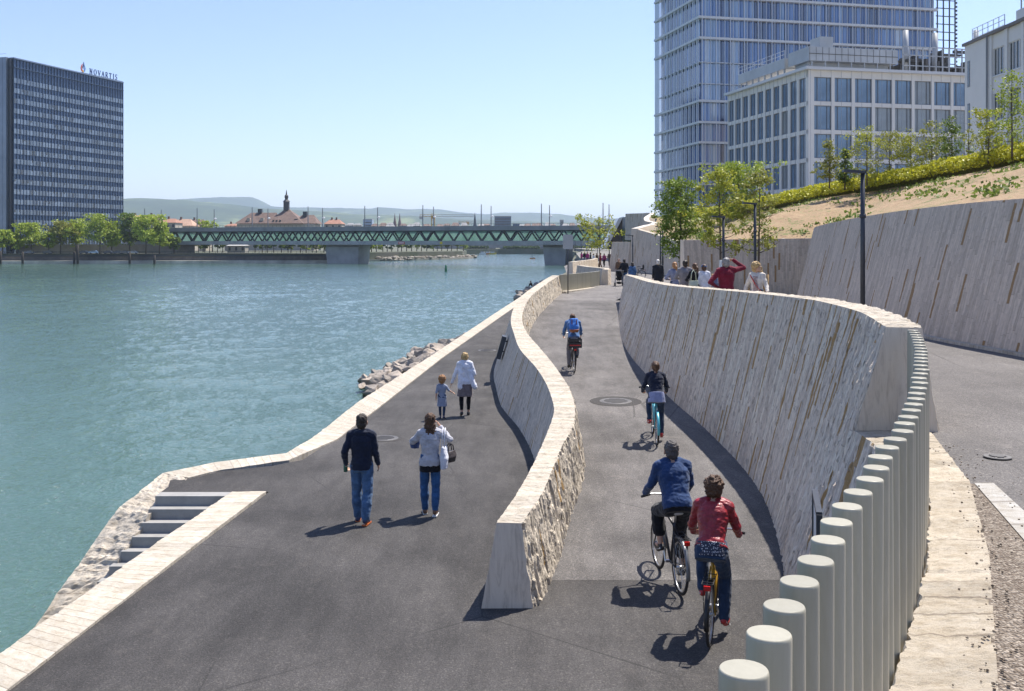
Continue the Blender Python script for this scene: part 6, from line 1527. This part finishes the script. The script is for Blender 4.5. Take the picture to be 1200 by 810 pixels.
j = pose_walk(.10, True); j['elb'][1] = V3((.30, .0, 1.22)); j['wr'][1] = V3((.44, .03, 1.14)); j['sh'][1] = V3((.18, 0, 1.38)); j['HD'] = V3((0, .02, 1.66))
human('small ginger haired child in a grey striped dress and navy leggings holding the woman\'s hand', (x2, y2, PZ), R(-6), 1.04, j, C_stripe, (C_jeanD, C_stripe), H_red, S_blue, fem=True, hair_kind='curly', bottom_kind='dress', hem=.1, top_kind='short', vox=.011, child=1.42, wide=1.12)

# --- bicycles
def bike(label, loc, rz, pitch, col, tyre=(.02,.02,.022), rack=True, guard=None, bars='flat', crate=False, saddle=(.03,.03,.03), wr=.345, left_down=False, child_seat=False, basket=None, group=None, dress=None, name='bicycle'):
    t = thing(name, label, 'bicycle', loc, rz, group); t.rotation_euler = (pitch, 0, rz); cm = plain('bike_paint_%s' % (col,), col, .3, .1, spec=.6, var=.05); ch_ = plain('bike_chrome', (.5,.5,.5), .3, .9); bk = plain('bike_black', (.02,.02,.022), .5); sd = plain('saddle_%s' % (saddle,), saddle, .5)
    RA, FA, BB, ST, HT_, HB = V3((0, 0, wr)), V3((0, 1.06, wr)), V3((0, .44, .29)), V3((0, .20, .93)), V3((0, .83, .90)), V3((0, .80, 1.08))
    def circ(c, r, n_=40): return [(c.x, c.y+r*math.cos(2*math.pi*i/n_), c.z+r*math.sin(2*math.pi*i/n_)) for i in range(n_)]
    for A in (RA, FA):
        w_ = MB().tube(circ(A, wr-.017), .019, 8, closed=True).build('wheel', plain('tyre', tyre, .8), t, smooth=True)
        MB().tube(circ(A, wr-.043), .011, 6, closed=True).build('rim', ch_, w_, smooth=True); m = MB()
        for i in range(24): a_ = 2*math.pi*i/24; b_ = a_+(.25 if i % 2 else -.25); m.tube([A+V3(((.02 if i % 4 < 2 else -.02), .02*math.cos(b_), .02*math.sin(b_))), A+V3((0, (wr-.045)*math.cos(a_), (wr-.045)*math.sin(a_)))], .0016, 4)
        m.build('spokes', ch_, w_); m = MB(); m.tube([A+V3((-.05, 0, 0)), A+V3((.05, 0, 0))], .02, 8); m.build('hub', ch_, w_, smooth=True)
    m = MB(); tb = lambda a, b, r: m.tube([a, b], r, 8)
    tb(BB, ST.lerp(BB, .12), .017); tb(BB, HT_+V3((0, .03, -.10)), .019); tb(ST.lerp(BB, .22), HT_, .016) if not dress else tb(ST.lerp(BB, .62), HT_+V3((0, .02, -.08)), .017); tb(HT_+V3((0, .035, -.13)), HT_+V3((0, -.01, .03)), .021)
    for sx in (-.045, .045): tb(BB+V3((sx*.5, 0, 0)), RA+V3((sx*1.3, 0, 0)), .010); tb(ST.lerp(BB, .2)+V3((sx*.4, 0, 0)), RA+V3((sx*1.3, 0, 0)), .009)
    m.build('frame', cm, t, smooth=True); m = MB()
    for sx in (-.045, .045): m.tube([FA+V3((sx*1.2, 0, 0)), HT_+V3((sx, .05, -.22)), HT_+V3((sx*.3, .04, -.13))], .011, 8)
    m.build('fork', cm, t, smooth=True)
    m = MB(); m.tube([HT_+V3((0, -.01, .03)), HB], .014, 8); m.tube([(-.31, .70, HB.z+.0), (-.16, .76, HB.z+.02), (0, .80, HB.z), (.16, .76, HB.z+.02), (.31, .70, HB.z)], .012, 8); hbr = m.build('handlebar', ch_, t, smooth=True)
    for sx in (-1, 1): MB().tube([(sx*.20, .745, HB.z+.013), (sx*.325, .695, HB.z-.001)], .018, 8).build('grip', bk, hbr, smooth=True)
    m = MB(); m.ell(ST+V3((0, -.06, .075)), (.10, .09, .035)); m.ell(ST+V3((0, .06, .075)), (.035, .13, .028)); s_ = m.build('saddle', sd, t, smooth=True); MB().tube([ST.lerp(BB, .12), ST+V3((0, -.02, .06))], .014, 8).build('seat_post', ch_, t, smooth=True)
    cr_ = MB(); cr_.lathe((.045, BB.y, BB.z), [(.09, -.003), (.09, .003)], 24, 'X'); dn = 0 if left_down else 1
    for i, sx in enumerate((-1, 1)):
        sg_ = 1 if i == dn else -1; pd_ = BB+V3((sx*.13, -.03*sg_ if sg_ > 0 else .05, -.165*sg_)); cr_.tube([BB+V3((sx*.07, 0, 0)), pd_-V3((sx*.05, 0, 0))], .012, 6)
        MB().obox(pd_, .045, .045, .011).build('pedal', bk, t)
    cr_.tube([BB+V3((-.07, 0, 0)), BB+V3((.07, 0, 0))], .022, 8); cr_.build('crank', ch_, t)
    for A, a0, a1 in ((RA, -10, 130) if True else None, (FA, 40, 175)):
        g = wr+.022; V = []; n_ = 16
        for i in range(n_+1):
            a_ = R(a0+(a1-a0)*i/n_)
            a_ = math.pi-a_ if A is RA else a_
            for dx, dr in ((-.028, -.008), (-.02, .006), (.02, .006), (.028, -.008)): V.append((A.x+dx, A.y+(g+dr)*math.cos(a_), A.z+(g+dr)*math.sin(a_)))
        F = []
        for i in range(n_):
            for k in range(3): b = i*4+k; F.append((b, b+1, b+5, b+4))
        o = MB().add(V, F).build('mudguard', plain('guard_%s' % (guard or (.02,.02,.022),), guard or (.02,.02,.022), .35, .3), t, smooth=True); so2 = o.modifiers.new('t', 'SOLIDIFY'); so2.thickness = .003
    if rack:
        m = MB()
        for sx in (-.06, .06): m.tube([(sx, .12, .76), (sx, -.28, .76)], .006, 6); m.tube([(sx, -.18, .76), (sx*1.1, 0, wr)], .005, 6)
        for yy in (.1, -.05, -.2, -.28): m.tube([(-.06, yy, .76), (.06, yy, .76)], .005, 6)
        m.build('rack', bk, t); MB().box(-.035, .035, -.315, -.29, .70, .75).build('tail_light', plain('tail_light_red', (.5,.01,.01), .3), t)
    if crate:
        m = MB(); cw, cd, z0, z1 = .19, .15, .78, 1.02; cy = -.10
        for z in (z0, z0+.09, z1-.03): m.box(-cw, cw, cy-cd, cy-cd+.008, z, z+.05); m.box(-cw, cw, cy+cd-.008, cy+cd, z, z+.05); m.box(-cw, -cw+.008, cy-cd+.009, cy+cd-.009, z, z+.05); m.box(cw-.008, cw, cy-cd+.009, cy+cd-.009, z, z+.05)
        for sx in (-1, 1):
            for sy in (-1, 1): m.box(sx*cw-.012, sx*cw+.012, cy+sy*cd-.012, cy+sy*cd+.012, z0, z1+.02)
        m.box(-cw, cw, cy-cd, cy+cd, z0-.008, z0); m.build('crate', bk, t); MB().box(-cw+.03, cw-.03, cy-cd-.012, cy-cd-.002, z0+.055, z0+.085).build('reflector_band', plain('reflector_red', (.5,.02,.02), .4), t)
    if child_seat:
        m = MB(); m.ell((0, -.14, .98), (.15, .07, .24)); m.ell((0, -.02, .84), (.15, .15, .07)); remesh(m, 'child_seat', bk, t, .014)
    if basket: MB().box(-.17, .17, .92, 1.16, .88, 1.10).build('basket', bk, t)
    return t
def on_ramp(u, v):
    for _ in range(40):
        pass
    lo, hi = 9., 120.
    for _ in range(50):
        md = (lo+hi)/2
        if 286+float(Hr(md))/md*1200 > v: lo = md
        else: hi = md
    return ((u-600)/1200*md, md, E-float(Hr(md))+.006)
p = on_ramp(797, 697); rz = R(7); sl_ = 0.0
bike('black city bicycle with a pale saddle ridden by the man in blue', p, rz, sl_, (.03,.03,.035), saddle=(.5,.5,.48), guard=(.16,.17,.18), left_down=False)
j = pose_ride(.26, left_down=False); j['curl'] = [1.5, 1.5]; j['hd'] = [V3((.1, .8, -.25))]*2
j['P'].z += .03
human('cyclist in a blue pullover and black three-quarter trousers, ahead of the woman in red', p, rz, 1.8, j, C_blue, C_black, H_saltp, (S_black, S_white), seat=True, bottom_kind='capri', hem=.08, bulk=.014, wide=1.06, leg_w=1.5, sit_scale=1.03)
p = on_ramp(832, 757); rz = R(-17)
bike('yellow framed bicycle ridden by the woman in the red leather jacket', p, rz, 0, (.55,.30,.02), guard=(.02,.02,.02), left_down=False, dress=True)
j = pose_ride(.30, left_down=False); j['curl'] = [1.5, 1.5]; j['hd'] = [V3((.1, .8, -.25))]*2
wr_ = human('curly brown haired woman in a red leather jacket and flared jeans on the nearest bicycle', p, rz, 1.7, j, C_leather, C_jeanD, H_brown, (S_red, S_white), seat=True, fem=True, hair_kind='curly', hem=-.06, leg_w=1.25, bulk=.012, wide=1.08, sit_scale=.97)
u0 = V3((0, .2, 1)).normalized(); m = MB().loft([(V3((0, .12, 1.00)), .185, .145, V3((1, 0, 0)), V3((0, 1, -.2))), (V3((0, .16, 1.14)), .172, .134, V3((1, 0, 0)), V3((0, 1, -.3)))], 18); remesh(m, 'blouse_hem', C_dots, wr_, .008, .006)
p = on_ramp(770, 522); rz = R(-3)
bike('turquoise bicycle with thin tyres ridden by the woman in navy', p, rz, R(2), (.10,.42,.50), tyre=(.30,.20,.10), rack=False, guard=(.10,.42,.50), dress=True)
j = pose_ride(.28, left_down=False); j['curl'] = [1.5, 1.5]; j['hd'] = [V3((.1, .8, -.25))]*2
w3 = human('woman in a navy cardigan with tied up hair cycling beside the tall wall', p, rz, 1.7, j, C_navy, C_jeanD, H_brown, (S_red, S_white), seat=True, fem=True, hair_kind='bun', hem=-.05, leg_w=.7, bulk=.008, wide=1.06, vox=.009, sit_scale=.93)
m = MB().loft([(V3((0, .10, .93)), .20, .15, V3((1, 0, 0)), V3((0, 1, -.2))), (V3((0, .15, 1.15)), .172, .134, V3((1, 0, 0)), V3((0, 1, -.3)))], 18); remesh(m, 'shirt_hem', C_lilac, w3, .010, .008)
p = on_ramp(673, 437); rz = R(2)
bike('dark bicycle carrying a black crate with a red band on its rear rack', p, rz, R(2), (.05,.05,.055), crate=True, left_down=True)
j = pose_ride(.42, left_down=True); j['curl'] = [1.5, 1.5]; j['pitch'] = R(-15); j['HD'] = j['HD']+V3((0, .06, -.05))
human('cyclist in a blue denim shirt and grey trousers with a backpack, farthest up the ramp', p, rz, 1.75, j, C_denim, C_grey, H_brown, S_black, seat=True, hem=.04, bulk=.01, vox=.011, leg_w=1.1, wide=1.06, sit_scale=.97)
bp = thing('backpack', 'blue backpack with a brown leather base on the back of the farthest ramp cyclist', 'backpack', (p[0], p[1], p[2]), rz)
o = remesh(MB().loft([(V3((0, .02, 1.22)), .13, .09, V3((1, 0, 0)), V3((0, 1, 0))), (V3((0, .05, 1.38)), .145, .11, V3((1, 0, 0)), V3((0, 1, 0))), (V3((0, .14, 1.60)), .12, .08, V3((1, 0, 0)), V3((0, 1, 0)))], 14), 'bag_body', cloth('bright_blue_nylon', (.05,.17,.50)), bp, .012, .01)
remesh(MB().loft([(V3((0, .00, 1.20)), .12, .09, V3((1, 0, 0)), V3((0, 1, 0))), (V3((0, .02, 1.29)), .155, .125, V3((1, 0, 0)), V3((0, 1, 0)))], 14), 'leather_base', plain('brown_leather', (.28,.09,.03), .6), bp, .012, .004)
m = MB()
for sx in (-.07, .07): m.bar((sx, -.06, 1.24), (sx, .02, 1.58), .025, .012)
m.build('strap', plain('brown_strap', (.2,.06,.03), .6), bp)

# --- people by the curved wall
def up_at(u, d, dz=0): return ((u-600)/1200*d, d, E-float(Hu(d))+.002+dz)
j = base_joints(); j['elb'][0] = V3((-.44, -.10, 1.14)); j['wr'][0] = V3((-.22, .02, 1.0)); j['hd'] = [V3((.6, .2, -.1)), V3((-.6, .1, .1))]; j['elb'][1] = V3((.47, .06, 1.50)); j['wr'][1] = V3((.20, .12, 1.70)); j['sh'][1] = V3((.19, 0, 1.44)); j['curl'] = [.8, .4]
human('grey haired man in a maroon sweater shading his eyes with a raised arm', up_at(851, 26.5), R(4), 1.79, j, C_maroon, C_jean, H_grey, S_black, vox=.010, bulk=.022, wide=1.12)
j = base_joints(); j['yaw'] = R(75); j['pitch'] = R(-8); j['elb'][0] = V3((-.26, .03, 1.14)); j['wr'][0] = V3((-.33, .20, 1.0)); j['elb'][1] = V3((.28, -.02, 1.13)); j['wr'][1] = V3((.32, .05, .92))
bw_ = human('woman with long curly blonde hair and a cream jacket beside the man in maroon', up_at(887, 25.4), R(150), 1.68, j, C_cream, C_jeanD, H_blond, S_brown, fem=True, hair_kind='curly', vox=.010, hem=.12)
m = MB(); Mq = bw_; remesh(MB().loft([(V3((0, .045, .90)), .09, .10, V3((1, 0, 0)), V3((0, 1, 0))), (V3((0, .05, 1.40)), .075, .095, V3((1, 0, 0)), V3((0, 1, 0)))], 14), 'blouse', C_flor, bw_, .012, .006)
m.bar((.13, .135, 1.42), (0, .165, 1.2), .035, .012); m.bar((0, .165, 1.2), (-.17, .12, .98), .035, .012); m.build('red_strap', plain('strap_red', (.55,.04,.03), .5), bw_)
remesh(MB().ell((0, -.06, 1.56), (.13, .10, .13)).ell((.05, -.07, 1.46), (.10, .07, .10)).ell((-.07, -.05, 1.47), (.08, .07, .10)), 'long_hair', H_blond, bw_, .011, .03, 22)
grp = [
 (790.5, 36, 1.70, 5, C_lav, C_jeanD, H_red, 'ponytail', True, 'woman in a lavender top, ginger ponytail, left of the grey hoodie man', 1.0),
 (803, 35, 1.76, -4, C_greyh, C_grey, H_dark, 'short', False, 'broad dark haired man in a grey hoodie in the group behind the curved wall', 1.14),
 (814, 34.5, 1.66, 20, C_black, C_black, H_brown, 'ponytail', True, 'woman in black between the grey hoodie man and the blue capped boy', 1.0),
 (825, 34.5, 1.62, 5, C_white, C_grey, H_brown, 'cap', False, 'boy in a white hooded top and a bright blue cap', 1.0),
 (771, 48, 1.78, 0, C_dnavy, C_dnavy, H_white, 'short', False, 'white haired man in a long dark coat standing next to the lamp', 1.12),
 (741, 62, 1.60, 10, C_denim, C_lilac, H_dark, 'bob', True, 'dark haired woman in a denim jacket behind the tip of the curved wall', 1.1)]
for (u, d, h_, yw, tp_, bt_, hr_, hk, fm, lb, wd) in grp:
    j = base_joints(); j['capmat'] = plain('cap_blue', (.03,.22,.60), .7)
    if 'hoodie' in lb: j['elb'] = [V3((-.33, .0, 1.16)), V3((.33, .0, 1.18))]; j['wr'] = [V3((-.16, .18, 1.12)), V3((.12, .22, 1.3))]
    human(lb, up_at(u, d), R(yw), h_, j, tp_, bt_, hr_, S_black, fem=fm, hair_kind=hk, vox=.014, wide=wd, bulk=.012 if wd > 1.05 else .006, hem=.32 if 'coat' in lb else .10)
x, y, z = up_at(812, 34.3); tote((x, y-.12, z+.78), R(10), plain('pale_green_bag', (.42,.46,.36), .7), 'pale green and white bag on the back of the woman in black', .34, .30, .12, .36, 'shoulder_bag')
x, y, z = up_at(839.5, 27); tote((x-.0, y+.1, z+.95), R(15), cloth('denim_bag', (.16,.2,.3)), 'grey blue cloth bundle at the left hip of the man in maroon', .22, .3, .14, .1, 'shoulder_bag')
# man with pram
def ramp_pt(u, d):
    x_ = (u-600)/1200*d; wg = min(1, max(0, (x_-5.9)/(.3+max(0, d-56)*.4))); return (x_, d, E-float(Hr(d)*(1-wg)+Hu(d)*wg)+.006)
j = pose_walk(.15); j['elb'] = [V3((-.28, .05, 1.15)), V3((.28, .05, 1.15))]; j['wr'] = [V3((-.22, .34, 1.06)), V3((.22, .34, 1.06))]
human('man in a dark jacket pushing a pushchair beside the curved wall tip', ramp_pt(731.5, 69), 0, 1.80, j, C_dnavy, C_jeanB, H_dark, S_black, vox=.016, wide=1.1, bulk=.014)
t = thing('pushchair', 'dark pushchair in front of the man at the tip of the curved wall', 'pushchair', ramp_pt(726, 68.3), 0)
for dx in (-.27, .27):
    for dy in (0, .7): MB().lathe((dx, dy, .13), [(.13, -.02), (.13, .02)], 16, 'X').build('wheel', M_tw_dark, t)
m = MB()
for dx in (-.25, .25): m.tube([(dx, 0, .13), (dx, .45, .75)], .014, 6); m.tube([(dx, .7, .13), (dx, .1, .85), (dx, -.12, 1.05)], .014, 6)
m.tube([(-.25, -.12, 1.05), (.25, -.12, 1.05)], .016, 6); m.build('frame', ch2 := plain('pushchair_metal', (.25,.25,.26), .4, .6), t); remesh(MB().ell((0, .35, .5), (.22, .25, .14)).ell((0, .18, .78), (.23, .12, .26)).ell((0, .30, .95), (.23, .22, .16)), 'seat', C_black, t, .02); remesh(MB().ell((0, .25, .22), (.2, .25, .09)), 'basket', C_black, t, .02)
bike('parked bicycle with a pale child seat standing on the plaza beyond the curved wall', ramp_pt(752, 82), R(62), 0, (.04,.04,.05), crate=False, child_seat=True)
far_p = [(725, 78, 1.70, C_brown, C_black, H_brown, 'woman in brown walking just beyond the man with the pushchair'), (703.5, 117, 1.80, C_maroon, C_brown, H_brown, 'walker in a dark maroon top coming round the bend of the low wall'), (695.5, 124, 1.66, C_white, C_white, H_blond, 'fair haired walker all in white near the bend'),
 (699.5, 126, 1.70, C_brown, C_brown, H_brown, 'walker in brown behind the one in maroon'), (708, 125, 1.66, C_pink, C_black, H_dark, 'walker in magenta right of the one in maroon'), (692, 133, 1.74, C_dnavy, C_jeanD, H_dark, 'walker in dark navy left of the one in white'), (688.5, 140, 1.72, C_pink, C_jeanD, H_brown, 'far walker in magenta left of the dark navy one'), (685, 146, 1.74, C_black, C_grey, H_dark, 'leftmost far walker, dressed in black'), (714, 138, 1.7, C_brown, C_grey, H_brown, 'far walker in brown by the far lamp'), (718, 134, 1.75, C_dnavy, C_jeanD, H_dark, 'far walker in dark blue at the end of the tall wall'), (681.5, 150, 1.6, C_pink, C_grey, H_dark, 'far walker in magenta nearest the river')]
for (u, d, h_, tp_, bt_, hr_, lb) in far_p:
    human(lb, ramp_pt(u, d), R(random.uniform(-30, 200)), h_, pose_walk(.16), tp_, bt_, hr_, S_black, vox=.024, hair_kind='short')
# sitter on the rocks and two heads on the lower path
j = base_joints(); j['P'] = V3((0, 0, .12)); j['C'] = V3((0, .10, .40)); j['N'] = V3((0, .20, .58)); j['HD'] = V3((0, .27, .73)); j['hip'] = [V3((-.1, .02, .10)), V3((.1, .02, .10))]; j['knee'] = [V3((-.13, .38, .42)), V3((.13, .38, .42))]; j['ank'] = [V3((-.12, .45, .08)), V3((.12, .45, .08))]; j['toe'] = [V3((-.13, .6, .03)), V3((.13, .6, .03))]; j['sh'] = [V3((-.18, .17, .53)), V3((.18, .17, .53))]; j['elb'] = [V3((-.24, .30, .35)), V3((.24, .30, .35))]; j['wr'] = [V3((-.08, .48, .36)), V3((.08, .48, .36))]
human('dark dressed person sitting hunched on the far boulders at the water', ((623.5-600)/1200*160, 160, E-(335-286)/1200*160-.1), R(70), 1.75, j, C_black, C_dnavy, H_dark, S_black, vox=.022, group=None)
rb = random.Random(5)
bc = [C_white, C_maroon, C_denim, C_black, C_pink, C_lgrey, C_blue]
for i in range(12):
    u = rb.uniform(430, 540); d = float(np.interp(u, [424, 545], [545, 628])); j = base_joints() if i % 2 else pose_walk(.15)
    human('one of the small figures on the sunny stony beach beyond the bridge pier', ((u-600)/1200*d, d, 1.0+rb.uniform(0, .4)), rb.uniform(0, 6), rb.uniform(1.6, 1.85), j, rb.choice(bc), rb.choice([C_jeanD, C_grey, C_black, SK]), H_brown, S_black, vox=.04, group='figures on the stony beach')
# ================================================ HAZE
hz = bpy.data.materials.new('haze_air'); hz.use_nodes = True; ht = hz.node_tree; ht.nodes.clear()
pv = ht.nodes.new('ShaderNodeVolumePrincipled'); pv.inputs['Color'].default_value = (.70, .85, 1, 1); pv.inputs['Density'].default_value = 8.5e-5; pv.inputs['Anisotropy'].default_value = .35
ho = ht.nodes.new('ShaderNodeOutputMaterial'); ht.links.new(pv.outputs[0], ho.inputs['Volume'])
tag(MB().box(-16000, 16000, -3600, 23000, -2.6, 560).build('haze', hz), 'thin blue summer haze', None, kind='stuff')
